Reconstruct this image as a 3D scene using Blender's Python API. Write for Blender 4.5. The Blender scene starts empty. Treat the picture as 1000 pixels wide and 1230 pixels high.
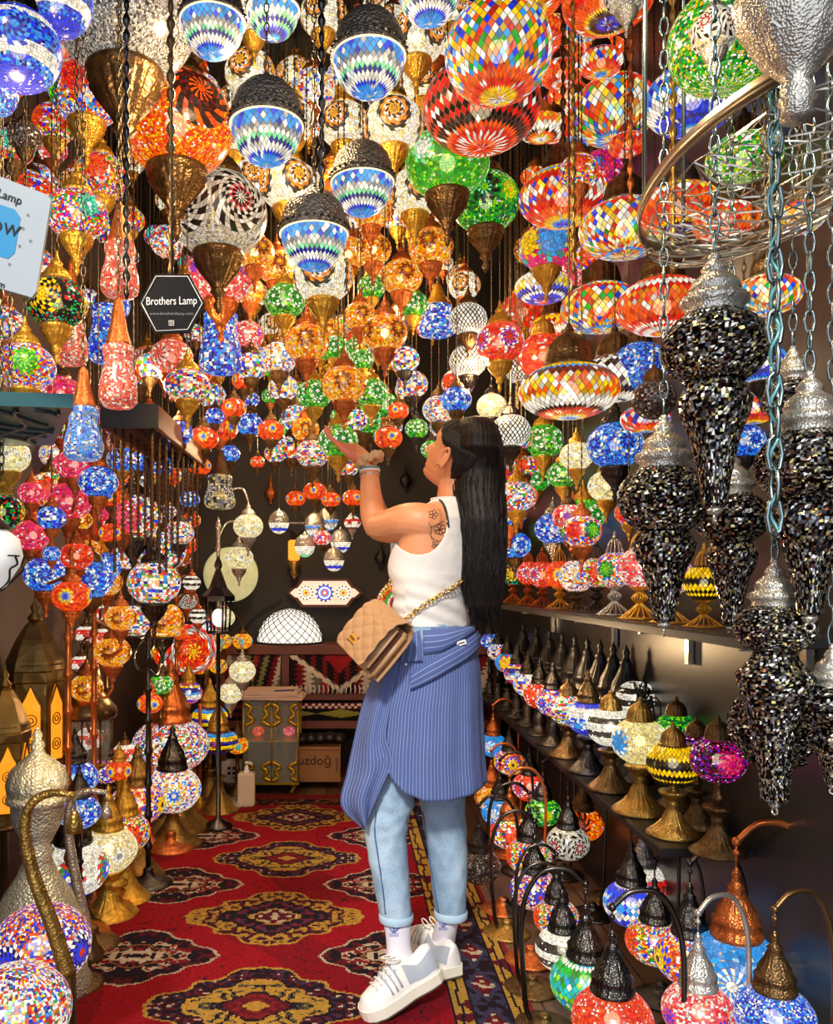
import bpy, bmesh, math, random
from math import pi, sin, cos, radians as rad, sqrt, atan2
from mathutils import Vector, Matrix, Quaternion, noise
from mathutils.bvhtree import BVHTree
sc = bpy.context.scene
COL = sc.collection
CX, CY, F, EYE = 415.0, 700.0, 1000.0, 1.18      # vanishing point, focal length in px, eye height
WR, WL, WB, CEIL = 0.98, -1.25, 5.3, 3.45
def P(px, py, D):
    return Vector(((px-CX)*D/F, D, EYE-(py-CY)*D/F))
def FL(px, py):                                   # a floor point seen at a pixel
    D = EYE*F/(py-CY)
    return Vector(((px-CX)*D/F, D, 0))
# ------------------------------------------------------------------ camera
cam = bpy.data.cameras.new('camera'); co = bpy.data.objects.new('camera', cam); COL.objects.link(co)
co.location = (0, 0, EYE); co.rotation_euler = (pi/2, 0, 0)
cam.sensor_fit = 'VERTICAL'; cam.sensor_height = 36; cam.lens = 36*F/1230
cam.shift_x = (500-CX)/1230; cam.shift_y = (CY-615)/1230
cam.clip_start = .05
sc.camera = co
sc.view_settings.view_transform = 'Standard'; sc.view_settings.look = 'None'
sc.view_settings.gamma = 1; sc.view_settings.use_curve_mapping = False; sc.view_settings.exposure = 0.0
sc.cycles.use_denoising = True
sc.cycles.max_bounces = 6; sc.cycles.diffuse_bounces = 3; sc.cycles.glossy_bounces = 3
sc.cycles.transmission_bounces = 4; sc.cycles.transparent_max_bounces = 12
sc.cycles.sample_clamp_indirect = 6
# ------------------------------------------------------------------ materials
def lin(c):
    return tuple(((x/255)/12.92 if x/255 <= .04045 else ((x/255+.055)/1.055)**2.4) for x in c)
MATS = {}
def mat(name, rgb=(200,200,200), rough=.5, metal=0, emis=None, es=0, bump=0, bscale=60, btype='noise', var=0, vscale=8, coat=0, transp=0, spec=.5, sampled=False, rgb2=None, bdist=.01):
    if name in MATS: return MATS[name]
    m = bpy.data.materials.new(name); m.use_nodes = True
    nt = m.node_tree; N = nt.nodes; L = nt.links; b = N['Principled BSDF']
    b.inputs['Base Color'].default_value = (*lin(rgb), 1); b.inputs['Roughness'].default_value = rough
    b.inputs['Metallic'].default_value = metal; b.inputs['Coat Weight'].default_value = coat
    b.inputs['Specular IOR Level'].default_value = spec
    if emis: b.inputs['Emission Color'].default_value = (*lin(emis), 1); b.inputs['Emission Strength'].default_value = es
    tc = N.new('ShaderNodeTexCoord')
    if var or rgb2:
        n = N.new('ShaderNodeTexNoise'); n.inputs['Scale'].default_value = vscale; n.inputs['Detail'].default_value = 5
        L.new(tc.outputs['Object'], n.inputs['Vector'])
        r = N.new('ShaderNodeValToRGB'); L.new(n.outputs['Fac'], r.inputs['Fac'])
        a = lin(rgb); c2 = lin(rgb2) if rgb2 else tuple(x*(1-var) for x in a)
        r.color_ramp.elements[0].position = .35; r.color_ramp.elements[0].color = (*c2, 1)
        r.color_ramp.elements[1].position = .65; r.color_ramp.elements[1].color = (*a, 1)
        L.new(r.outputs['Color'], b.inputs['Base Color'])
    if bump:
        if btype == 'vor':
            t = N.new('ShaderNodeTexVoronoi'); t.inputs['Scale'].default_value = bscale; out = t.outputs['Distance']
        elif btype == 'wave':
            t = N.new('ShaderNodeTexWave'); t.inputs['Scale'].default_value = bscale; out = t.outputs['Fac']
        else:
            t = N.new('ShaderNodeTexNoise'); t.inputs['Scale'].default_value = bscale; t.inputs['Detail'].default_value = 4; out = t.outputs['Fac']
        L.new(tc.outputs['Object'], t.inputs['Vector'])
        bp = N.new('ShaderNodeBump'); bp.inputs['Strength'].default_value = bump; bp.inputs['Distance'].default_value = bdist
        L.new(out, bp.inputs['Height']); L.new(bp.outputs['Normal'], b.inputs['Normal'])
    if transp:
        tb = N.new('ShaderNodeBsdfTransparent'); mx = N.new('ShaderNodeMixShader'); mx.inputs[0].default_value = transp
        L.new(b.outputs[0], mx.inputs[1]); L.new(tb.outputs[0], mx.inputs[2]); L.new(mx.outputs[0], N['Material Output'].inputs['Surface'])
    if not sampled: m.cycles.emission_sampling = 'NONE'
    MATS[name] = m; return m
def mosaic_mat(name, es, transp=0, grout=(225,215,190), gw=.07, rough=.18, metal=0, ges=.35, spec=.6):
    m = bpy.data.materials.new(name); m.use_nodes = True
    nt = m.node_tree; N = nt.nodes; L = nt.links; b = N['Principled BSDF']
    at = N.new('ShaderNodeAttribute'); at.attribute_name = 'Col'
    uv = N.new('ShaderNodeUVMap'); uv.uv_map = 'UVMap'
    sx = N.new('ShaderNodeSeparateXYZ'); L.new(uv.outputs[0], sx.inputs[0])
    def mth(op, a, bb=None):
        n = N.new('ShaderNodeMath'); n.operation = op
        for i, v in enumerate((a, bb)):
            if v is None: continue
            if isinstance(v, (int, float)): n.inputs[i].default_value = v
            else: L.new(v, n.inputs[i])
        return n.outputs[0]
    ax = mth('ABSOLUTE', mth('SUBTRACT', sx.outputs[0], .5)); ay = mth('ABSOLUTE', mth('SUBTRACT', sx.outputs[1], .5))
    g = mth('GREATER_THAN', mth('MAXIMUM', ax, ay), .5-gw)
    mx = N.new('ShaderNodeMix'); mx.data_type = 'RGBA'; L.new(g, mx.inputs[0]); L.new(at.outputs['Color'], mx.inputs[6]); mx.inputs[7].default_value = (*lin(grout), 1)
    if es > .3:
        dk = N.new('ShaderNodeMix'); dk.data_type = 'RGBA'; dk.inputs[0].default_value = .55; L.new(mx.outputs[2], dk.inputs[6]); dk.inputs[7].default_value = (.02,.02,.02,1); L.new(dk.outputs[2], b.inputs['Base Color'])
    else: L.new(mx.outputs[2], b.inputs['Base Color'])
    st = mth('SUBTRACT', es, mth('MULTIPLY', g, es*(1-ges)))
    L.new(mx.outputs[2], b.inputs['Emission Color']); L.new(st, b.inputs['Emission Strength'])
    b.inputs['Roughness'].default_value = rough; b.inputs['Metallic'].default_value = metal; b.inputs['Specular IOR Level'].default_value = spec
    if transp:
        tb = N.new('ShaderNodeBsdfTransparent'); ms = N.new('ShaderNodeMixShader')
        L.new(mth('MULTIPLY', mth('SUBTRACT', 1, g), transp), ms.inputs[0])
        c = N.new('ShaderNodeMix'); c.data_type = 'RGBA'; c.inputs[0].default_value = .45; L.new(at.outputs['Color'], c.inputs[6]); c.inputs[7].default_value = (1,1,1,1)
        L.new(c.outputs[2], tb.inputs[0])
        L.new(b.outputs[0], ms.inputs[1]); L.new(tb.outputs[0], ms.inputs[2]); L.new(ms.outputs[0], N['Material Output'].inputs['Surface'])
    m.cycles.emission_sampling = 'NONE'
    MATS[name] = m; return m
mosaic_mat('glow', 1.0, .12, grout=(120,98,66), gw=.055, ges=.25)                       # backlit mosaic glass
mosaic_mat('glowdark', 1.05, .12, grout=(20,14,10), gw=.06, ges=.1)
mosaic_mat('soft', .6, .08, grout=(230,220,205), gw=.04)
mosaic_mat('amber', .95, .30, grout=(150,80,16), gw=.05)
mosaic_mat('lattice', 1.1, .1, grout=(22,16,12), gw=.15, ges=0)
mosaic_mat('unlit', .05, 0, grout=(120,110,100), rough=.12)
mosaic_mat('mirror', 0, 0, grout=(12,11,10), gw=.04, rough=.12, metal=.85, ges=0)
mosaic_mat('silverglass', .42, 0, grout=(45,42,42), gw=.05, ges=.2, rough=.2)
METAL = dict(
 gold=dict(rgb=(246,190,70), rough=.3, metal=.72, bump=.4, bscale=20, btype='vor', var=.4, vscale=6),
 copper=dict(rgb=(228,126,62), rough=.3, metal=.7, bump=.4, bscale=20, btype='vor', var=.45, vscale=6),
 bronze=dict(rgb=(128,98,60), rough=.32, metal=.8, bump=.4, bscale=20, btype='vor', var=.5, vscale=6),
 black=dict(rgb=(92,88,84), rough=.28, metal=1, bump=.4, bscale=20, btype='vor', var=.5, vscale=6),
 silver=dict(rgb=(226,220,204), rough=.22, metal=.75, bump=.4, bscale=20, btype='vor', var=.3, vscale=6),
 brass=dict(rgb=(186,146,72), rough=.3, metal=.8, bump=.4, bscale=20, btype='vor', var=.45, vscale=6))
for k, v in METAL.items():
    mat(k, **dict(v, bdist=.0035))
    v = dict(v); v.update(bdist=.004, bump=.5, bscale=170, vscale=40); mat(k+'_engraved', **v)     # for things built at true scale
mat('hammered', (112,106,98), rough=.4, metal=.7, bump=.8, bscale=11, btype='vor', bdist=.006)
mat('bulb', (255,240,205), emis=(255,236,190), es=9)
mat('ringlight', (255,240,200), emis=(255,236,190), es=.8)
mat('cord', (18,17,16), rough=.5)
mat('chain_metal', (120,105,80), rough=.35, metal=1)
mat('chain_silver', (150,170,170), rough=.25, metal=1)
# ------------------------------------------------------------------ mesh helpers
def mk(name, bm, m=None, parent=None, smooth=True, loc=None):
    me = bpy.data.meshes.new(name); bm.to_mesh(me); bm.free()
    if smooth:
        for p in me.polygons: p.use_smooth = True
    if m: me.materials.append(MATS[m] if isinstance(m, str) else m)
    return ob(name, me, parent, loc)
def ob(name, me, parent=None, loc=None):
    o = bpy.data.objects.new(name, me); COL.objects.link(o)
    if parent: o.parent = parent
    if loc is not None: o.location = loc
    return o
def tag(o, label=None, cat=None, group=None, kind=None):
    if label: o['label'] = label
    if cat: o['category'] = cat
    if group: o['group'] = group
    if kind: o['kind'] = kind
    return o
def thing(name, label, cat, loc=(0,0,0), rz=0, group=None, scale=1):
    o = bpy.data.objects.new(name, None); COL.objects.link(o); o.empty_display_size = .05
    o.location = loc; o.rotation_euler = (0, 0, rz); o.scale = (scale,)*3
    return tag(o, label, cat, group)
def box(bm, c, s, rot=None, bev=0):
    r = bmesh.ops.create_cube(bm, size=1)
    M = Matrix.Translation(c) @ (rot.to_4x4() if rot else Matrix.Identity(4)) @ Matrix.Diagonal((*s, 1))
    bmesh.ops.transform(bm, matrix=M, verts=r['verts'])
    if bev:
        es = list({e for v in r['verts'] for e in v.link_edges})
        bmesh.ops.bevel(bm, geom=es, offset=bev, segments=2, affect='EDGES')
def lathe(bm, prof, seg=24, flute=0, amp=0, M=None, z0=0, cap=True, phase=0):
    rings = []
    for (r, z, *f) in prof:
        a = amp*(f[0] if f else 1)
        ring = []
        for j in range(seg):
            t = 2*pi*j/seg+phase
            rr = r*(1+a*cos(flute*t)) if flute else r
            v = Vector((rr*cos(t), rr*sin(t), z+z0))
            ring.append(bm.verts.new(M @ v if M else v))
        rings.append(ring)
    for a, b in zip(rings, rings[1:]):
        for j in range(seg):
            k = (j+1) % seg
            bm.faces.new((a[j], a[k], b[k], b[j]))
    if cap:
        bm.faces.new(rings[0][::-1]); bm.faces.new(rings[-1])
    return rings
def tube(bm, pts, r, seg=8, cap=True):
    pts = [Vector(p) for p in pts]; n = len(pts)
    rs = r if isinstance(r, (list, tuple)) else [r]*n
    prev = None; rings = []
    for i, p in enumerate(pts):
        t = (pts[min(i+1, n-1)]-pts[max(i-1, 0)]).normalized()
        if prev is None:
            u = t.orthogonal().normalized()
        else:
            u = (prev - t*prev.dot(t))
            u = u.normalized() if u.length > 1e-6 else t.orthogonal().normalized()
        prev = u; w = t.cross(u)
        rings.append([bm.verts.new(p+(u*cos(2*pi*j/seg)+w*sin(2*pi*j/seg))*rs[i]) for j in range(seg)])
    for a, b in zip(rings, rings[1:]):
        for j in range(seg):
            k = (j+1) % seg; bm.faces.new((a[j], a[k], b[k], b[j]))
    if cap: bm.faces.new(rings[0][::-1]); bm.faces.new(rings[-1])
def spline(pts, n=8):
    pts = [Vector(p) for p in pts]; out = []
    q = [pts[0]*2-pts[1]]+pts+[pts[-1]*2-pts[-2]]
    for i in range(1, len(q)-2):
        for s in range(n):
            t = s/n; a, b, c, d = q[i-1:i+3]
            out.append(.5*((2*b)+(c-a)*t+(2*a-5*b+4*c-d)*t*t+(3*b-a-3*c+d)*t**3))
    out.append(pts[-1]); return out
def ball(bm, c, r, u=12, v=8):
    r_ = bmesh.ops.create_uvsphere(bm, u_segments=u, v_segments=v, radius=1)
    s = r if isinstance(r, (tuple, list)) else (r, r, r)
    bmesh.ops.transform(bm, matrix=Matrix.Translation(c) @ Matrix.Diagonal((*s, 1)), verts=r_['verts'])
def interp(tab, x):
    if x <= tab[0][0]: return tab[0][1]
    for (a, p), (b, q) in zip(tab, tab[1:]):
        if x <= b:
            t = (x-a)/(b-a); t = t*t*(3-2*t)*.5+t*.5
            return p+(q-p)*t
    return tab[-1][1]
def text(s, size, m, parent, M, name='lettering', ext=.0004, align='CENTER'):
    cu = bpy.data.curves.new('t', 'FONT'); cu.body = s; cu.size = size; cu.extrude = ext; cu.align_x = align; cu.align_y = 'CENTER'; cu.resolution_u = 3
    to = bpy.data.objects.new('t', cu); COL.objects.link(to)
    bpy.context.view_layer.update()
    me = bpy.data.meshes.new_from_object(to.evaluated_get(bpy.context.evaluated_depsgraph_get()))
    bpy.data.objects.remove(to)
    me.transform(M); me.materials.clear(); me.materials.append(MATS[m])
    return ob(name, me, parent)
# ------------------------------------------------------------------ mosaic shades
LET = dict(r=(225,18,10), o=(255,84,0), y=(255,200,0), g=(0,170,30), b=(0,50,225), n=(0,10,130), c=(0,150,235), t=(0,185,175),
 w=(255,248,228), k=(8,6,6), m=(225,0,115), p=(250,70,90), v=(110,20,190), e=(120,235,160), a=(255,140,0), l=(50,150,250),
 s=(150,150,152), d=(100,4,12), h=(140,215,10), f=(250,115,70), u=(80,28,12), i=(255,232,150), z=(70,66,64), q=(0,90,45))
LETL = {k: lin(v) for k, v in LET.items()}
def ellip(s=1.0, cb=.42, ct=.42, p=1.0, n=24):
    """profile of a squashed globe from its lower opening of radius cb to its upper opening ct"""
    a0 = -math.acos(min(cb, .999)) if cb > 0 else -pi/2+.02
    a1 = math.acos(min(ct, .999)) if ct > 0 else pi/2-.02
    return [(max(cos(a0+(a1-a0)*i/n), .001)**p, s*sin(a0+(a1-a0)*i/n)) for i in range(n+1)]
def resample(pr, n):
    d = [0]
    for a, b in zip(pr, pr[1:]): d.append(d[-1]+math.hypot(a[0]-b[0], a[1]-b[1]))
    out = []; k = 0
    for i in range(n+1):
        t = d[-1]*i/n
        while k < len(d)-2 and d[k+1] < t: k += 1
        f = (t-d[k])/max(d[k+1]-d[k], 1e-9)
        out.append((pr[k][0]+(pr[k+1][0]-pr[k][0])*f, pr[k][1]+(pr[k+1][1]-pr[k][1])*f))
    return out
def mosaic_mesh(prof, nu, nv, mode, chips, rows='', meds='', K=5, mr=.55, jit=.3, seed=1, rj=0.0, med2='', white=.05, mz=0.0):
    rng = random.Random(seed*7919+nu)
    pr = resample(prof, nv)
    V = []; 
    dm = mode == 'D'
    for i in range(nv+1):
        for j in range(nu):
            off = .5*(i % 2) if dm else 0
            jj = jit if (0 < i < nv and not dm) else 0
            t = 2*pi*(j+off+rng.uniform(-jj, jj))/nu
            r, z = pr[i]
            if jj:
                f = rng.uniform(-jj, jj)*.9; o = pr[i+1] if f > 0 else pr[i-1]
                r += (o[0]-r)*abs(f); z += (o[1]-z)*abs(f)
            rr = r*(1+rng.uniform(-rj, rj)) if rj else r
            V.append((rr*cos(t), rr*sin(t), z+(rng.uniform(-rj, rj)*.5 if rj else 0)))
    Fc = []; info = []
    if dm:
        for i in range(nv-1):
            for j in range(nu):
                o = i % 2
                a = i*nu+j
                l = (i+1)*nu+((j-1+o) % nu); r = (i+1)*nu+((j+o) % nu)
                c = (i+2)*nu+j
                Fc.append((a, r, c, l)); info.append((i+1, j))
        for j in range(nu):
            Fc.append((j, (j+1) % nu, nu+j, nu+j)); info.append((0, j))
            o = nv % 2
            a = nv*nu+j; b = nv*nu+(j+1) % nu; q = (nv-1)*nu+((j+o) % nu)
            Fc.append((a, q, b, b)); info.append((nv, j))
        Fc = [f if f[2] != f[3] else f[:3] for f in Fc]
    else:
        for i in range(nv):
            for j in range(nu):
                k = (j+1) % nu
                Fc.append((i*nu+j, i*nu+k, (i+1)*nu+k, (i+1)*nu+j)); info.append((i, j))
    cols = []; uvs = []
    zs = [v[1] for v in pr]; zmid = (min(zs)+max(zs))/2
    mc = []
    if meds:
        rm = max(x[0] for x in pr)
        for k in range(K):
            for ph, zz, lst in ((0, mz, meds),)+(((.5, mz, med2),) if med2 else ()):
                t = 2*pi*(k+ph)/K
                mc.append((Vector((rm*cos(t), rm*sin(t), zz)), lst, t))
    FCOL = {}
    def radius_at(z):
        for (r0, z0), (r1, z1) in zip(pr, pr[1:]):
            if z0 <= z <= z1: return r0+(r1-r0)*(z-z0)/max(z1-z0, 1e-6)
        return None
    for (c, lst, t0) in mc:
        ns = 14 if nu < 40 else 18 if nu < 90 else 24
        nr = len(lst); prev = None; tz = Vector((-sin(t0), cos(t0), 0)); ok = True
        base0 = len(V); rg_ = []
        for i in range(nr+1):
            ring = []
            for j in range(ns):
                al = 2*pi*(j+.5*(i % 2))/ns; q = mr*(i/nr) if i else .004
                u_, w_ = q*cos(al), q*sin(al)
                z = c.z+w_; zlo, zhi = pr[0][1], pr[-1][1]; z = max(zlo+.01, min(zhi-.01, z))
                rr = radius_at(z) or .1; th = t0+u_/max(rm, .3)/max(.6, min(1, rr/rm))
                rr *= 1.014
                V.append((rr*cos(th), rr*sin(th), z*1.008)); ring.append(len(V)-1)
            rg_.append(ring)
        for i in range(nr):
            for j in range(ns):
                k = (j+1) % ns
                f = (rg_[i][j], rg_[i+1][j], rg_[i+1][k], rg_[i][k]) if i % 2 == 0 else (rg_[i][j], rg_[i+1][k], rg_[i+1][(k+1) % ns], rg_[i][k])
                if i == nr-1 and nr > 2 and j % 2: continue
                Fc.append(f[::-1]); info.append((0, j)); FCOL[len(Fc)-1] = lst[i] if (i == 0 or j % 2 or nr < 3) else lst[min(i+1, nr-1)]
    me = bpy.data.meshes.new('mosaic_glass'); me.from_pydata(V, [], Fc)
    ca = me.color_attributes.new('Col', 'FLOAT_COLOR', 'CORNER'); uvl = me.uv_layers.new(name='UVMap')
    for fi, (f, (i, j)) in enumerate(zip(Fc, info)):
        cen = sum((Vector(V[q]) for q in f), Vector())/len(f)
        L = FCOL.get(fi)
        if L is None and rows:
            L = rows[min(int(i*len(rows)/(nv+1)), len(rows)-1)]
            if L == 'X': L = None
            elif L.isupper(): L = (L.lower() if j % 2 else 'w')
        if L is None: L = rng.choice(chips)
        c = LETL[L]; s = rng.uniform(.45, 1.25)
        if fi not in FCOL and rng.random() < white: c = (.9, .88, .8)
        c = (min(c[0]*s, 1), min(c[1]*s, 1), min(c[2]*s, 1), 1)
        n = len(f)
        cols += list(c)*n
        uvs += [0,0,1,0,1,1,0,1] if n == 4 else [0,0,1,0,.5,1]
    ca.data.foreach_set('color', cols); uvl.data.foreach_set('uv', uvs)
    return me
CACHE = {}
# patterns: mode, mesh args, material
PAT = {
 'eggblue': dict(mode='D', rows='wclncbwewnewwsXXXXXX', chips='lclcbclw', m='glow'),
 'egggreen': dict(mode='G', rows='eewwww', chips='ew', m='glow'),
 'eggcream': dict(mode='G', rows='iwbww', chips='iw', m='glow'),
 'blueband': dict(mode='G', chips='bblcn', rows='bbXwXXwbb', m='glow', K=4, meds='cbnlb', mr=.45),
 'bluemed': dict(mode='G', chips='bcnlcb', meds='lbnlw', K=5, mr=.5, m='glow'),
 'bluestar': dict(mode='D', rows='wcbnbbwwXXXXbbbwb', chips='blcw', m='glow'),
 'bluechip': dict(mode='G', chips='bbnclw', m='glow'),
 'cyanswirl': dict(mode='G', chips='cclw', rows='cccXccXccc', meds='wlwlc', K=3, mr=.6, m='glow'),
 'silverball': dict(mode='G', chips='sswswz', meds='wskws', K=5, mr=.4, m='silverglass', white=.1),
 'silverswirl': dict(mode='G', chips='wwswi', meds='wwkpwkwwkw', K=5, mr=.66, m='silverglass'),
 'orangemed': dict(mode='G', chips='ooayor', meds='okokdkok', K=3, mz=.18, mr=.6, m='glowdark'),
 'trimed': dict(mode='G', chips='wcobry', meds='rorro', med2='hghgq', K=3, mr=.5, m='glowdark'),
 'redmed': dict(mode='G', chips='wrybog', meds='oroor', K=4, mr=.52, m='glowdark'),
 'tealmed': dict(mode='G', chips='rybwogm', meds='wttet', K=4, mr=.5, m='glowdark'),
 'yelmed': dict(mode='G', chips='kkkkrtgk', meds='yyyky', K=3, mr=.6, m='glowdark', white=0),
 'grnmed': dict(mode='G', chips='rybwoc', meds='hghgh', K=3, mr=.6, m='glowdark'),
 'salmon': dict(mode='G', chips='ffpowro', m='soft', meds='rfrw', K=4, mr=.5),
 'pinkchip': dict(mode='G', chips='mppmrp', m='glow', white=.08),
 'bottleblue': dict(mode='G', chips='llcbws', meds='nbcl', K=4, mr=.5, m='soft'),
 'rainbow': dict(mode='D', rows='bcyyoorrXXXXrycyryoo', chips='wyorbw', m='glow'),
 'rainbow2': dict(mode='D', rows='cwyorkwwXXXXdcyyoo', chips='oyoyw', m='glow'),
 'pastel': dict(mode='D', rows='XXcXXXXXXXXrXcXw', chips='ywaioyrgbci', m='glow'),
 'multi': dict(mode='D', rows='XyroXXXXXXXXXXX', chips='wyrobgcyaw', m='glow'),
 'reddisc': dict(mode='D', rows='roRrokrkrkrkrkrooro', chips='or', m='glow'),
 'orangestar': dict(mode='D', rows='nbkyooroorXXXyro', chips='oywr', m='glow'),
 'redband': dict(mode='D', rows='yowrwrooXXXrwrorrr', chips='oar', m='glow'),
 'brownwhite': dict(mode='D', rows='wkwwkwXXwkwuwk', chips='wiu', m='glow'),
 'navywhite': dict(mode='D', rows='obnbwnbXXXwkbyn', chips='wiy', m='glow'),
 'greenchip': dict(mode='G', chips='gghqwgy', m='glowdark'),
 'greenwhite': dict(mode='G', chips='gghg', meds='wwwe', K=5, mr=.42, m='glow'),
 'greenmed': dict(mode='G', chips='qghgq', meds='yhyhg', med2='heqk', K=4, mr=.42, m='glowdark'),
 'greenstar': dict(mode='G', chips='gghgq', meds='wgqgw', K=5, mr=.5, m='glow'),
 'magenta': dict(mode='G', chips='mrvpm', meds='ctvm', K=3, mr=.5, m='glow'),
 'tricolour': dict(mode='G', chips='crwo', rows='moyXcc', meds='ccccct', med2='yyyym', K=3, mr=.75, m='glow'),
 'redpink': dict(mode='G', chips='rorpo', meds='rkpvw', K=5, mr=.48, m='glow'),
 'redchip': dict(mode='G', chips='roror', m='glow', white=.08),
 'filigree': dict(mode='D', chips='www', m='lattice', white=.2),
 'frost': dict(mode='G', chips='wi', m='glow'),
 'goldmed': dict(mode='G', chips='wwiw', meds='akyakwaakk', K=4, mr=.6, m='glow'),
 'amber': dict(mode='G', chips='ayyiao', meds='yadua', K=4, mr=.5, m='amber'),
 'eye': dict(mode='G', chips='oor', meds='bbcyyoro', K=4, mr=.7, m='glow', white=.02),
 'eyeyellow': dict(mode='G', chips='yoy', meds='tctyo', K=4, mr=.6, m='glow', white=.02),
 'orangepeel': dict(mode='G', chips='rorof', meds='yoyrorowsro', K=4, mr=.95, m='glowdark'),
 'chips': dict(mode='G', chips='wyrobgcwnwr', m='glow', white=.15),
 'chipswhite': dict(mode='G', chips='wwwrboycw', m='glow', white=.2, meds='wbcwy', K=5, mr=.4),
 'chipspink': dict(mode='G', chips='ppwfrp', m='glow', white=.2, meds='brbp', K=4, mr=.3),
 'flowers': dict(mode='G', chips='wwwww', meds='wbbgrw', K=5, mr=.55, m='glow', rows='bwwwwwwb'),
 'cream': dict(mode='G', chips='iwi', m='glow', meds='sww', K=5, mr=.3),
 'bluedots': dict(mode='G', chips='robywbn', meds='rbbnw', K=4, mr=.42, m='glow'),
 'redwhite': dict(mode='G', chips='wwr', rows='dwwrww', m='glow', meds='dr', K=5, mr=.3),
 'wave': dict(mode='G', chips='rorbv', rows='XXwcnyXX', m='glow', meds='bor', K=3, mr=.3),
 'darkwave': dict(mode='G', chips='kdkn', rows='XXynycXX', m='glowdark', meds='rbrd', K=3, mr=.35, white=0),
 'tealgreen': dict(mode='D', rows='XXtgXXhtXXtgwXX', chips='ttgehc', m='glow'),
 'yellowblack': dict(mode='D', rows='kkykyykkyyyykk', chips='yky', m='glowdark', white=0),
 'bluewhite': dict(mode='G', chips='lcbwc', m='glow', rows='bbXXwwbb'),
 'blacksilver': dict(mode='G', chips='wwkw', m='glow', rows='wwkwkww'),
 'magentadark': dict(mode='G', chips='kdvmk', m='glowdark', meds='mmpm', K=2, mr=.5),
 'creamblue': dict(mode='G', chips='ii', meds='cccw', K=3, mr=.6, m='glow'),
 'yellowflower': dict(mode='G', chips='oyrbwa', meds='kyyyb', K=4, mr=.5, m='glow'),
 'darkmirror': dict(mode='G', chips='kkzsswkkziwu', m='mirror', white=.05, rj=.03),
 'darkchip': dict(mode='G', chips='kzsku', m='unlit', rj=.02),
 'pierced': dict(mode='G', chips='sizi', m='silverglass', meds='wkwkw', K=4, mr=.5),
}
def pat_mesh(pat, prof, pkey, big, seed=1):
    nu, nv = {0: (28, 13), 1: (44, 22), 2: (72, 36), 3: (104, 50)}[big]
    p = PAT[pat]
    if p['mode'] == 'D': nu, nv = {0: (20, 14), 1: (26, 18), 2: (34, 24), 3: (44, 30)}[big]
    d = resample(prof, 20); ln = sum(math.hypot(a[0]-b[0], a[1]-b[1]) for a, b in zip(d, d[1:]))
    nv = max(8, int(nv*ln/2.3*(.85 if p['mode'] == 'D' else 1)))
    if pat in ('silverball',): nu *= 2; nv *= 2
    if pat in ('orangemed',): nu = int(nu*1.4); nv = int(nv*1.4)
    key = (pat, pkey, big, seed)
    if key not in CACHE:
        a = {k: v for k, v in p.items() if k != 'm'}; mode = a.pop('mode'); ch = a.pop('chips')
        zs = [q[1] for q in prof]
        if 'mz' not in a: a['mz'] = (min(zs)+max(zs))/2 if pkey[0] in 'BD' else 0
        if a.get('meds') and min(zs) > -.72: a['mr'] = a.get('mr', .5)*.8
        me = mosaic_mesh(prof, nu, nv, mode, ch, seed=seed, **a)
        me.materials.append(MATS[p['m']]); CACHE[key] = me
    return CACHE[key]
def cached(key, fn, m):
    k = (key, m)
    if k not in CACHE:
        bm = bmesh.new(); fn(bm); me = bpy.data.meshes.new(key); bm.to_mesh(me); bm.free()
        for p in me.polygons: p.use_smooth = True
        me.materials.append(MATS[m]); CACHE[k] = me
    return CACHE[k]
def _lat(prof, seg=32, flute=0, amp=0):
    return lambda bm: lathe(bm, prof, seg, flute, amp)
TOPCAP = [(.44,-.05,0),(.5,0,0),(.5,.07,0),(.44,.1,1),(.42,.18,1),(.34,.3,1),(.2,.42,1),(.16,.5,0),(.21,.55,0),(.14,.62,0),(.07,.75,0),(.04,.95,0),(.01,1.0,0)]
DOMECAP = [(.5,-.06,0),(.5,.02,0),(.45,.06,1),(.43,.22,1),(.37,.42,1),(.24,.58,0),(.1,.66,0),(.09,.74,0),(.03,.85,0),(.01,.87,0)]
CUP = [(.01,-1.32,0),(.05,-1.25,0),(.1,-1.12,0),(.06,-1.02,0),(.09,-.93,0),(.17,-.85,0),(.12,-.78,1),(.2,-.64,1),(.34,-.45,1),(.46,-.25,1),(.48,-.17,0),(.54,-.12,0),(.54,-.04,0),(.44,.02,0)]
EGGDOME = [(1.05,-.05,0),(1.08,0,0),(1.05,.06,0),(1.02,.12,0),(1.05,.18,0),(.99,.24,0),(.96,.5,0),(.84,.8,0),(.62,1.05,0),(.34,1.22,0),(.12,1.3,0),(.09,1.42,0),(.03,1.5,0),(.01,1.52,0)]
BULB = lambda bm: ball(bm, (0,0,0), .2, 12, 8)
def chain_mesh(L, r, real):
    """hanging chain of length L; real links when seen close"""
    bm = bmesh.new()
    if real:
        n = max(2, int(L/(r*7))); h = L/n
        for i in range(n):
            z = h*(i+.5); a = pi/2*(i % 2)
            pts = []
            for k in range(9):
                t = 2*pi*k/8
                x = r*1.7*cos(t); zz = h*.62*sin(t)
                pts.append((x*cos(a), x*sin(a), z+zz))
            tube(bm, pts, r*.55, 6, cap=False)
    else:
        n = max(2, min(90, int(L/(r*7)))); pr = []
        for i in range(n):
            z = L*i/n; pr += [(r*.5, z), (r*1.3, z+L/n*.5)]
        pr.append((r*.5, L)); lathe(bm, pr, 6)
    me = bpy.data.meshes.new('chain'); bm.to_mesh(me); bm.free()
    for p in me.polygons: p.use_smooth = True
    return me
def add_chain(root, R, ztop, z, m='chain_metal', r=.0035, real=False):
    L = (CEIL-z-ztop*R)/R
    if L <= 0: return
    me = chain_mesh(L, r/R, real); me.materials.append(MATS[m])
    ob('chain', me, root, (0, 0, ztop))
LAMPPOS = []
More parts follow.
